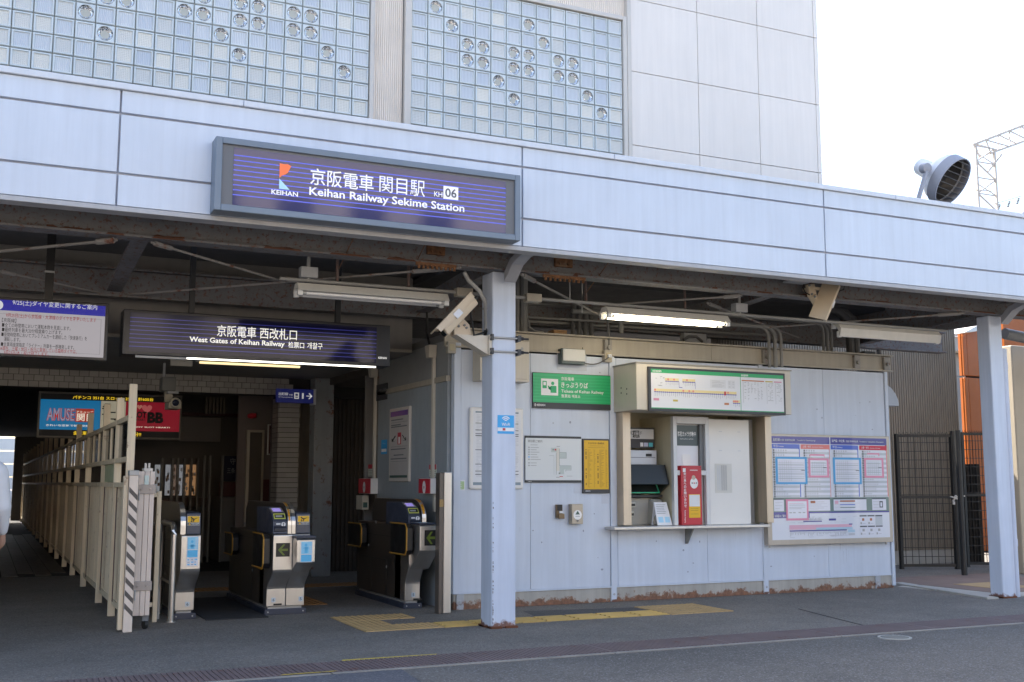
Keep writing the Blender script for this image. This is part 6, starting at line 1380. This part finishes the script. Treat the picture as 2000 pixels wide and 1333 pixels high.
def st(s_, px0, py0, px1, py1, b=.015, m=sw): 
    # box from photo pixels along the sloping text line: left-top and right-bottom corrected for slope
    p = P(px0, py0, y); q = P(px1, py1, y); h = abs(P(px0, py0, y).z-P(px0, py0+(py1-py0)*1, y).z)
    return p, q
def sl_text(s_, pxl, ytl, ybl, pxr, ytr, ybr, m=sw, b=.015, par=ms_, yy=None):
    yy = y if yy is None else yy; xa, xb = P(pxl, (ytl+ybl)/2, yy).x, P(pxr, (ytr+ybr)/2, yy).x; zb_ = (P(pxl, ybl, yy).z+P(pxr, ybr, yy).z)/2; zt_ = (P(pxl, ytl, yy).z+P(pxr, ytr, yy).z)/2
    text(par, s_, (xa, yy, zb_), (xb-xa, 0, 0), (0, 0, zt_-zb_), m, b)
sl_text('京阪電車', 606, 330, 361, 730, 341, 375, b=.008); sl_text('関目駅', 741, 346, 377, 830, 352, 384, b=.002)
sl_text('Keihan Railway Sekime Station', 604, 369, 390, 907, 396, 416, b=.018)
sl_text('KH', 848, 374, 384, 864, 376, 385.5, b=.01)
x_a, x_b = P(866, 378, y).x, P(895, 378, y).x; z_a, z_b = P(880, 390, y).z, P(880, 365, y).z
MB().box(x_a, x_b, y-.001, y, z_a, z_b).build('number_plate', sw, ms_); text(ms_, '06', (x_a+.017, y-.002, z_a+.018), (x_b-x_a-.034, 0, 0), (0, 0, z_b-z_a-.036), mat('number_dark', (.06, .06, .09), .4, var=0), .015)
p, q = P(545, 369, y), P(569, 322, y); flag_mark(ms_, p.x, q.x, p.z, q.z+.0, y, mat('flag_orange', (.85, .17, .05), .4, var=0, emit=.08), mat('sail_blue', (.42, .68, .80), .4, var=0, emit=.05))
sl_text('KEIHAN', 530, 371, 380, 582, 375, 384, b=.02)
# hanging west gates sign
wg = thing('gates_sign', 'wide dark navy west gates sign hanging above the ticket gates', 'sign', (2.6, 12.3, 3))
YG = 12.0
x0, x1 = P(240, 650, YG).x, P(762, 680, YG).x; zt = (P(244, 604, YG).z+P(762, 636, YG).z)/2; zb = (P(240, 692, YG).z+P(740, 716, YG).z)/2
MB().box(x0, x1, YG, YG+.30, zb, zt).build('case', mat('sign_case', (.012, .013, .02), .35, var=.03), wg, bevel=.008)
ix0, ix1 = P(253, 650, YG).x, P(735, 680, YG).x; iz0, iz1 = zb+.035, zt-.03; H_ = iz1-iz0; y = YG-.002
MB().box(ix0, ix1, YG-.003, YG-.0005, iz0, iz1).build('sign_panel', mat('gates_navy', (.010, .011, .045), .10, var=0, spec=.35), wg)
s = MB(); y = YG-.004
for k in range(8): z = iz0+H_*(.12+.105*k); s.rect(ix0, ix1, z, z+.007, y)
s.build('sign_lines', mat('gates_line', (.05, .06, .38), .15, var=0, emit=.05, emitcol=(.04, .05, .5)), wg)
y -= .002; gw = mat('gates_white', (.82, .82, .80), .3, var=0, emit=.2)
sl_text('京阪電車 西改札口', 424, 636, 657, 580, 643, 666, gw, .006, wg); sl_text('West Gates of Keihan Railway', 370, 657, 670, 556, 668, 681, gw, .022, wg); sl_text('检票口', 563, 668, 680, 594, 669, 681, gw, .01, wg); sl_text('개찰구', 600, 669, 681, 630, 671, 684, gw, .01, wg)
sl_text(KEI, 739, 697, 701, 755, 698, 702, gw, .02, wg)
xa, xb = P(265, 694, YG).x, P(366, 698, YG).x; xc = P(735, 714, YG).x
MB().box(xa, xb-.003, YG+.02, YG+.05, zb-.024, zb-.002).build('strip_dead', greym, wg); MB().box(xb, xc, YG+.02, YG+.05, zb-.014, zb-.002).build('strip_lit', tubeon2, wg)
for px in (376, 661): x = P(px, 560, YG+.12).x; MB().box(x-.028, x+.028, YG+.10, YG+.156, zt, 3.97).build('hanger', mat('hanger_dark', (.02, .022, .025), .5, var=.1), wg)
# timetable change monitor
mo = thing('notice_monitor', 'lit information monitor with blue heading and red and black text hanging on the left', 'monitor', (.3, 12, 2.9))
x1 = P(211, 650, YG).x; x0 = x1-1.24; zt = P(208, 593, YG).z; zb = P(200, 705, YG).z
MB().box(x0, x1, YG, YG+.10, zb, zt).build('case', mat('monitor_black', (.012, .012, .016), .35, var=.03), mo, bevel=.006)
ix0, ix1, iz0, iz1 = x0+.03, x1-.035, zb+.03, zt-.03; W_, H_ = ix1-ix0, iz1-iz0; y = YG-.001
def scr(n, c, e): return mat(n, (.01, .01, .012), .25, var=0, spec=.25, emit=e, emitcol=c)
s = MB(); s.rect(ix0, ix1, iz0, iz0+.80*H_, y, 0); s.rect(ix0, ix1, iz0+.80*H_, iz1, y, 1); y -= .0008
for (a, b, c, d_) in ((.03, .97, .06, .065), (.03, .97, .735, .74), (.03, .033, .06, .74), (.967, .97, .06, .74)): s.rect(ix0+a*W_, ix0+b*W_, iz0+c*H_, iz0+d_*H_, y, 2)
s.disc((ix0+.145*W_, y, iz0+.895*H_), .05, 'y', 20, 3)
s.build('screen', [scr('screen_white', (.62, .58, .62), .16), scr('screen_blue', (.03, .03, .45), .16), scr('screen_grey', (.3, .3, .32), .15), scr('screen_bright', (.8, .8, .85), .2)], mo)
k_ = scr('screen_text', (.02, .02, .025), .02); r_ = scr('screen_red', (.42, .02, .03), .16); w_m = scr('screen_bright', (), 0)
y -= .001
text(mo, 'i', (ix0+.135*W_, y, iz0+.84*H_), (.02*W_, 0, 0), (0, 0, .10*H_), scr('screen_blue', (), 0), .02)
def ml(s_, px0, pxr, ytl, hgt, m=k_, b=.003):
    slope = .062; q = P(pxr, ytl+(pxr-px0)*slope, y); p = P(px0, ytl, y); text(mo, s_, (p.x, y, (p.z+q.z)/2-hgt), (q.x-p.x, 0, 0), (0, 0, hgt), m, b)
ml('9/25(土)ダイヤ変更に関するご案内', 25, 190, 585.5, .062, w_m); hh = .050
ml('9月25日(土)から京阪線・大津線のダイヤを変更いたします', 12, 188, 611, hh, r_, .006); ml('【京阪線】', 4, 32, 621, hh-.006)
ml('■全ての時間帯において運転本数を見直します。', 4, 138, 630, hh-.006); ml('■最終列車を最大20分程度繰り上げます。', 4, 122, 639, hh-.006); ml('■昼間時間帯においてプレミアムカーを連結した「快速急行」を', 3, 170, 648, hh-.006); ml('運転します。', 8, 40, 658, hh-.006)
ml('■全車両座席指定「ライナー」列車を一部増発します。', 2, 145, 667, hh-.006); ml('※現在、土曜・休日・祝日に実施している臨時ダイヤは、', 1, 150, 675, hh-.006, r_); ml('9月23日(木・祝)で終了します。', 8, 95, 684, hh-.006, r_)
x = P(97, 540, YG+.05).x; MB().box(x-.04, x+.04, YG+.03, YG+.08, zt, 3.97).build('hanger', blackp, mo); MB().box(x-.05, x+.045, YG+.025, YG+.085, zt+.28, zt+.30).build('clamp', galv, mo)

# ------------------------------------------------------------------ person at the left edge
person = thing('person', 'person in a white shirt and dark trousers walking in at the left edge', 'person', (-.12, 10.9, 0))
def limb_body(name, chains, m, smooth_it=3):
    """one continuous surface: blended ellipsoid field around tapered chains (metaball), turned into a mesh"""
    mb = bpy.data.metaballs.new(name); mb.resolution = .028; mb.threshold = .12
    ob = bpy.data.objects.new(name, mb); C.objects.link(ob)
    for (p, q, ra, rb) in chains:
        p, q = Vector(p), Vector(q); n = max(2, int((q-p).length/(min(ra, rb)*.5)))
        for i in range(n+1):
            t = i/n; e = mb.elements.new(); e.co = p.lerp(q, t); e.radius = (ra+(rb-ra)*t)*1.32; e.stiffness = 2.2
    bpy.context.view_layer.update(); dg = bpy.context.evaluated_depsgraph_get()
    me = bpy.data.meshes.new_from_object(ob.evaluated_get(dg)); bpy.data.objects.remove(ob); bpy.data.metaballs.remove(mb)
    for p in me.polygons: p.use_smooth = True
    me.materials.clear(); me.materials.append(m); me.name = name; o = bpy.data.objects.new(name, me); C.objects.link(o); o.parent = person; return o
skin_m = mat('skin', (.50, .29, .20), .5, var=.05)
# facing into the station (+y), mid stride; the right arm is the one in view
body = [((0, 0, 1.02), (0, .01, 1.45), .115, .135), ((-.15, .0, 1.47), (.15, .0, 1.47), .075, .075), ((0, .01, 1.5), (0, .02, 1.62), .055, .052), ((0, .02, 1.68), (0, .035, 1.74), .088, .088), ((0, .045, 1.64), (0, .05, 1.66), .055, .06)]
for sgn in (-1, 1):
    fwd = .24 if sgn < 0 else -.20
    body += [((sgn*.09, 0, .98), (sgn*.10, fwd*.5, .52), .085, .058), ((sgn*.10, fwd*.5, .52), (sgn*.10, fwd-(.10 if sgn > 0 else 0), .09), .055, .038), ((sgn*.10, fwd-(.10 if sgn > 0 else 0)-.03, .045), (sgn*.10, fwd-(.10 if sgn > 0 else 0)+.16, .04), .042, .035)]
    af = -.10 if sgn < 0 else .06
    body += [((sgn*.20, 0, 1.45), (sgn*.235, af*.6, 1.16), .05, .040), ((sgn*.235, af*.6, 1.16), (sgn*.245, af+.10, .93), .038, .026), ((sgn*.245, af+.10, .92), (sgn*.245, af+.125, .85), .030, .034)]
    for k in range(4): bxx = af+.10+k*.018; body.append(((sgn*.245, bxx, .85), (sgn*(.235-.004*k), bxx+.012, .775+.008*abs(k-1.4)), .010, .008))
    body.append(((sgn*.24, af+.165, .90), (sgn*.225, af+.195, .84), .012, .009))
limb_body('body', body, skin_m)
shirt = [((0, 0, 1.0), (0, .01, 1.44), .145, .155), ((-.16, .0, 1.455), (.16, .0, 1.455), .09, .09), ((-.07, 0, 1.10), (-.09, 0, 1.38), .11, .12), ((.07, 0, 1.10), (.09, 0, 1.38), .11, .12), ((0, .01, 1.5), (0, .015, 1.54), .068, .064)]
for sgn in (-1, 1):
    af = -.10 if sgn < 0 else .06
    shirt += [((sgn*.19, 0, 1.445), (sgn*.24, af*.6, 1.16), .075, .062), ((sgn*.24, af*.6, 1.16), (sgn*.247, af+.085, .955), .060, .044)]
limb_body('shirt', shirt, mat('shirt_white', (.72, .73, .76), .8, var=.05, vs=9, bump=.3, bs=18))
tro = [((-.05, 0, .97), (.05, 0, .97), .125, .125)]
for sgn in (-1, 1):
    fwd = .24 if sgn < 0 else -.20; fe_ = fwd-(.10 if sgn > 0 else 0)
    tro += [((sgn*.09, 0, .95), (sgn*.10, fwd*.5, .52), .105, .078), ((sgn*.10, fwd*.5, .52), (sgn*.10, fe_, .13), .075, .062)]
limb_body('trousers', tro, mat('trousers_dark', (.03, .032, .042), .8, var=.1))
limb_body('hair', [((0, .0, 1.72), (0, .015, 1.775), .092, .090), ((0, -.035, 1.66), (0, -.03, 1.72), .070, .085)], mat('hair_black', (.015, .012, .010), .5, var=.1))
for sgn in (-1, 1):
    fwd = .24 if sgn < 0 else -.30
    limb_body('shoe', [((sgn*.10, fwd-.05, .045), (sgn*.10, fwd+.17, .038), .050, .042)], mat('shoe_black', (.02, .018, .016), .35, var=.05))
s = MB()
for sgn in (-1, 1): s.disc((sgn*.032, .125, 1.705), .010, 'y', 10)
s.build('eyes', blackp, person); 
for o in list(person.children):
    pass
person.scale = (1.03, 1.03, 1.03)
person.location = (-.085, 10.75, 0)

# ------------------------------------------------------------------ right hand side: passage, mesh gate, neighbours
cw = thing('brown_wall', 'tall brown ribbed metal wall behind the black mesh gate', 'wall', (15, 15, 0))
wx = P(1873, 850, 15.0).x; MB().corr(10.8, wx, .24, 4.3, 15.0, .055, .018).build('ribbed_sheet', corrb, cw); MB().box(10.8, wx-.01, 15.001, 15.3, 0, .235).build('base', concretep, cw); MB().box(wx-.12, wx, 15.03, 15.6, .24, 4.3).build('side_sheet', corrb, cw); MB().box(10.8, wx-.13, 15.03, 15.2, .24, 4.3).build('backing', corrb, cw)
mg = thing('mesh_gate', 'black wire mesh double gate with a steel latch at the passage on the right', 'gate', (14.3, 14, 0))
A_, B_ = G(1758, 1112), G(1873, 1112); zt = P(1800, 848, (A_.y+B_.y)/2).z
def leaf(parent, a, b, zt, zb=.06):
    a, b = Vector((a.x, a.y, 0)), Vector((b.x, b.y, 0)); d = b-a
    def at(u, z): q = a+d*u; return Vector((q.x, q.y, z))
    for u in (0.03, .97): MB().bar(at(u, 0), at(u, zt), .055).build('stile', mesh_m, parent)
    for z in (zb, zt*.53, zt-.03): MB().bar(at(.03, z), at(.97, z), .045).build('rail', mesh_m, parent)
    n = 9
    for i in range(1, n): MB().tube([at(i/n, zb), at(i/n, zt)], .006, 5).build('wire', mesh_m, parent)
    m_ = 15
    for k in range(1, m_): MB().tube([at(.02, zb+(zt-zb)*k/m_), at(.98, zb+(zt-zb)*k/m_)], .0055, 5).build('wire', mesh_m, parent)
    for i in range(14): u = .05+i*.068; MB().tube([at(u, zt-.02), at(u+.03, zt+.03), at(u+.06, zt-.02)], .005, 4).build('wire_loop', mesh_m, parent)
leaf(mg, A_, B_, zt)
C_ = G(1884, 1125); MB().tube([(C_.x, C_.y, 0), (C_.x, C_.y, P(1868, 841, C_.y).z)], .045, 10).build('post', mesh_m, mg); MB().tube([(B_.x, B_.y, 0), (B_.x, B_.y, zt+.05)], .04, 10).build('post', mesh_m, mg)
D0, D1 = G(1889, 1108), G(1940, 1108); leaf(mg, D0, D1, P(1889, 845, D0.y).z)
for (px, py) in ((1897, 1100), (1905, 1100), (1917, 1100)): q = G(px, py); MB().bar((q.x, q.y, 0), (q.x, q.y, 1.75), .07).build('stile', mesh_m, mg)
q = P(1865, 974, B_.y-.08); s = MB(); s.bar((q.x-.09, q.y, q.z+.03), (q.x+.07, q.y, q.z-.01), .035, .02); s.bar((q.x-.05, q.y, q.z-.05), (q.x+.03, q.y, q.z+.05), .03, .02); s.bar((q.x, q.y, q.z+.02), (q.x+.20, q.y-.02, q.z+.04), .025, .02); s.box(q.x-.06, q.x-.02, q.y-.02, q.y+.0, q.z-.10, q.z-.05); s.build('latch', alum, mg)
# orange shop with beige column
os_ = thing('orange_shop', 'shop front clad in orange panels behind the right hand pillar', 'building', (20, 17, 0))
YO = 17.0
ex = [P(1890, 900, YO).x, P(1899, 900, YO).x, P(1932, 900, YO).x, 21.2, 23.5, 27]
zj = [0, P(1905, 737, YO).z, 5.4]
MB().box(ex[1], 27, YO+.062, 17.16, 0, 5.35).build('wall', mat('shop_dark', (.06, .03, .02), .7), os_)
for i in range(len(ex)-1):
    for j in range(2): MB().box(ex[i]+.012, ex[i+1]-.012, YO+(.0 if i else -.02), YO+.058, zj[j]+.02, zj[j+1]-.02).build('orange_panel', orangeb, os_, bevel=.01)
for j in range(2): MB().box(ex[0]-.0, ex[0]+.03, YO+.04, 17.1, zj[j]+.02, zj[j+1]-.02).build('side_panel', orangeb, os_)
bc = P(1990, 900, 12.6); MB().box(P(1988, 900, 12.6).x, P(2003, 900, 12.6).x+.15, 12.6, 13.2, 0, 3.6).build('beige_column', mat('column_beige', (.45, .38, .28), .7, var=.06), os_, bevel=.02)
q = P(2003, 905, 13.3); zd = P(1990, 812, 13.4).z; MB().box(q.x+.05, q.x+6, 13.7, 13.95, 0, 4.4).build('doorway_back_plate', mat('shop_grey', (.05, .045, .04), .7, var=.1), os_); MB().box(q.x+.05, q.x+6, 13.64, 13.695, zd, 4.4).build('orange_panel', orangeb, os_)  # dark plate added behind the orange panel to stop sunlit bounce light
s = MB(); a = P(1868, 655, 16.6)
aw = [P(1868, 652, 16.5), P(1890, 640, 16.5), P(1920, 632, 16.5), P(1945, 630, 16.5), P(1945, 640, 16.5), P(1915, 645, 16.5), P(1886, 651, 16.5)]
s.prism([(p.x, p.z) for p in aw], 'y', 16.3, 16.9); s.build('white_canopy', whitep, os_, bevel=.01)
pi_ = thing('viaduct_pier', 'stained pale concrete railway pier glimpsed between the brown wall and the orange shop', 'pier', (24, 23, 0))
x0, x1 = P(1868, 800, 23).x, P(1915, 800, 23).x
MB().box(x0, x1, 23, 25, 0, P(1880, 735, 23).z).build('shaft', mat('pier_concrete', (.34, .34, .32), .9, var=.18, vs=1.2, streak=.3), pi_, bevel=.03)
s = MB(); zA, zB = P(1880, 735, 23).z, P(1880, 692, 23).z; s.prism([(x0+.05, zA), (x1, zA), (x1+1, zB), (x0-.9, zB)], 'y', 23, 25); s.build('cap', concrete, pi_); MB().box(x0-1.2, x1+6, 22.6, 25.2, zB+.01, zB+.42).build('beam', concretep, pi_, bevel=.02); MB().box(x0-1.2, x1+6, 22.5, 22.62, zB+.43, zB+1.1).build('parapet', mat('parapet', (.55, .54, .52), .7, var=.08), pi_)
MB().box(x0-.02, x1+.02, 22.985, 22.999, P(1880, 857, 23).z, P(1880, 855, 23).z).build('joint', greyd, pi_)

# ------------------------------------------------------------------ floodlight on the canopy coping
fl_ = thing('floodlight', 'big round white floodlight with dark louvres mounted on top of the canopy', 'floodlight', (10.2, 9.7, 4.64))
fc = P(1862, 357, 9.7); ax = (RT*.56-UP*.50-FW*.66).normalized()
Rr = .315
fw_ = mat('flood_white', (.72, .74, .78), .4, var=.03); fg = mat('flood_grey', (.30, .31, .35), .45, var=.05)
MB().lathe([(Rr, 0), (Rr, -.13), (Rr-.012, -.13), (Rr-.012, 0), (Rr, 0)], fc, ax, 36, caps=False).build('rim', fg, fl_, smooth=True)
MB().lathe([(Rr-.014, -.10), (Rr-.03, -.20), (.20, -.29), (.13, -.335), (.115, -.36), (.105, -.50), (.085, -.535), (.0, -.54)], fc, ax, 32, caps=False).build('shell', fw_, fl_, smooth=True)
MB().lathe([(Rr-.02, -.12), (.20, -.22), (.0, -.26)], fc, ax, 28, caps=False).build('reflector', mat('flood_inner', (.07, .065, .06), .4, .3), fl_, smooth=True)
hv = ax.cross(Vector((0, 0, 1))).normalized(); uv = hv.cross(ax)
for k in range(-3, 5):
    t = (k-.5)*.073; hw = math.sqrt(max(0.001, (Rr-.016)**2-t*t)); c = fc+uv*t; s = MB()
    A = [c-hv*hw, c+hv*hw, c+hv*hw-ax*.085-uv*.012, c-hv*hw-ax*.085-uv*.012]; th = uv*.004
    s.face(A); s.face([p+th for p in A][::-1]); s.face([A[0], A[1], A[1]+th, A[0]+th]); s.face([A[3], A[2], A[2]+th, A[3]+th]); s.build('louvre', mat('louvre_dark', (.13, .13, .12), .45, .3, var=.05), fl_)
jp = P(1807, 329, 9.72)
MB().lathe([(.06, -.045), (.06, .045), (.03, .055)], jp, (RT*.3-UP*.05-FW*.9), 18).build('pivot', fg, fl_, smooth=True)
MB().bar(jp, fc-ax*.42, .05).build('pivot_arm', fg, fl_)
ft = P(1787, 382, 9.72); MB().bar(jp-Vector((0, .02, .04)), (ft.x, 9.72, 4.66), .05, .035).build('leg', fg, fl_, bevel=.004)
MB().lathe([(.075, 0), (.05, .035), (.03, .06)], (ft.x, 9.72, 4.665), (0, 0, 1), 12).build('foot', fg, fl_)
xa, xb = P(1726, 378, 9.62).x, P(1830, 398, 9.62).x; MB().box(xa, xb, 9.5, 9.72, 4.642, 4.70).build('base_channel', mat('channel_grey', (.20, .20, .20), .55, .2, var=.1), fl_, bevel=.004)
s = MB(); s.tube([(ft.x+.06, 9.72, 4.72), (ft.x+.2, 9.72, 4.75), (ft.x+.38, 9.72, 4.71), (ft.x+.45, 9.72, 4.66)], .012, 6); s.build('cable', mat('cable_rusty', (.25, .16, .12), .7), fl_)

# ------------------------------------------------------------------ distant railway gantry and wires
YG2 = 50.
gn = thing('railway_gantry', 'pale lattice railway gantry rising far behind the canopy on the right', 'gantry', (57, 50, 0), )
gm = mat('gantry_steel', (.50, .45, .40), .6, .1, var=.12)
def gp_(px, py, Y=YG2): return P(px, py, Y)
L0, L1 = gp_(1905, 290).x, gp_(1941, 290).x
zt_ = gp_(1905, 285).z
s = MB()
for (x, y_) in ((L0, YG2), (L1, YG2), ((L0+L1)/2, YG2+.9)): s.bar((x, y_, 0), (x, y_, zt_), .15)
s.build('legs', gm, gn); s = MB(); n = 22
for k in range(n):
    z0, z1 = zt_*k/n, zt_*(k+1)/n; a, b = (L0, L1) if k % 2 else (L1, L0)
    s.bar((a, YG2, z0), (b, YG2, z1), .08); s.bar((L0, YG2, z1), (L1, YG2, z1), .07); s.bar((b, YG2, z0), ((L0+L1)/2, YG2+.9, z1), .07)
s.build('lattice', gm, gn)
s = MB(); a0, a1 = gp_(1902, 283), gp_(2060, 222); b0, b1 = gp_(1935, 300), gp_(2060, 255)
for dy in (0, .9): 
    o_ = Vector((0, dy, 0)); s.bar(a0+o_, a1+o_, .12); s.bar(b0+o_, b1+o_, .11)
    for k in range(7): u0, u1 = k/7, (k+1)/7; s.bar((a0.lerp(a1, u0) if k % 2 else b0.lerp(b1, u0))+o_, (b0.lerp(b1, u1) if k % 2 else a0.lerp(a1, u1))+o_, .07)
for k in range(6): s.bar(a0.lerp(a1, k/5), a0.lerp(a1, k/5)+Vector((0, .9, 0)), .06); s.bar(b0.lerp(b1, k/5), b0.lerp(b1, k/5)+Vector((0, .9, 0)), .06)
s.bar(gp_(1930, 335), gp_(1956, 302), .10); s.build('beam', gm, gn)
s = MB(); s.bar(gp_(1938, 400), gp_(1996, 383), .05); s.bar(gp_(1905, 371), gp_(1936, 374), .05); s.build('cross_arm', gm, gn); 
for (px, py) in ((1951, 406), (1970, 400), (1988, 394)):
    s = MB(); a, b = gp_(px+2, py-6), gp_(px-2, py+6); d_ = b-a
    for k in range(4): s.lathe([(.02, 0), (.09, .03), (.02, .06)], a+d_*(k/4), d_, 8)
    s.tube([a, b], .02, 5); s.build('insulator', greyd, gn)
wr = thing('overhead_wire', 'thin overhead wires crossing the white sky right of the tower', 'wire', (60, 52, 26))
for (a, b) in (((1590, 152), (1900, 222)), ((1930, 372), (2060, 392)), ((1590, 186), (1800, 212))):
    p, q = gp_(*a, 55), gp_(*b, 55); s = MB(); pts = []
    for k in range(9): u = k/8; v = p.lerp(q, u); v.z -= .5*math.sin(u*math.pi)*.3; pts.append(v)
    s.tube(pts, .010, 5); s.build('wire', greyd, wr)
ro = thing('distant_roof', 'pale mauve roof edge just showing above the canopy at the right edge', 'building', (70, 55, 0)); p, q = gp_(1970, 432, 55), gp_(2000, 414, 55)
MB().prism([(p.x, 0), (p.x, p.z), (q.x, q.z), (q.x+8, q.z+1), (q.x+8, 0)], 'y', 55, 65).build('wall', mat('mauve', (.40, .40, .52), .7, var=.05), ro)

# ------------------------------------------------------------------ the other side of the street (behind the camera, seen in the glossy signs)
far = (('opposite_shop', 'cream rendered shop house across the street', -26, -9, -15, 8, (.52, .45, .36)), ('opposite_house', 'brown tiled house across the street', -8.6, 1.5, -14, 7, (.38, .29, .22)), ('opposite_flats', 'tall beige block of flats across the street', 2.2, 16, -16, 12, (.56, .50, .42)), ('opposite_garage', 'low grey garage across the street', 16.6, 34, -14, 5, (.45, .43, .40)))
for (n_, lab, xa, xb, yy, hh_, c) in far:
    t = thing(n_, lab, 'building', ((xa+xb)/2, yy, 0)); MB().box(xa, xb, yy-8, yy, 0, hh_).build('wall', mat(n_+'_wall', c, .8, var=.06, streak=.06), t)
    k = int((xb-xa)/2.4)
    for i in range(k):
        for j in range(int(hh_/2.8)):
            x = xa+.8+i*2.4; z = .9+j*2.8; wi = MB().box(x, x+1.3, yy+.002, yy+.05, z, z+1.2).build('window', alum, t); MB().box(x+.06, x+1.24, yy+.051, yy+.056, z+.06, z+1.14).build('pane', glassd, wi)

make_texts()
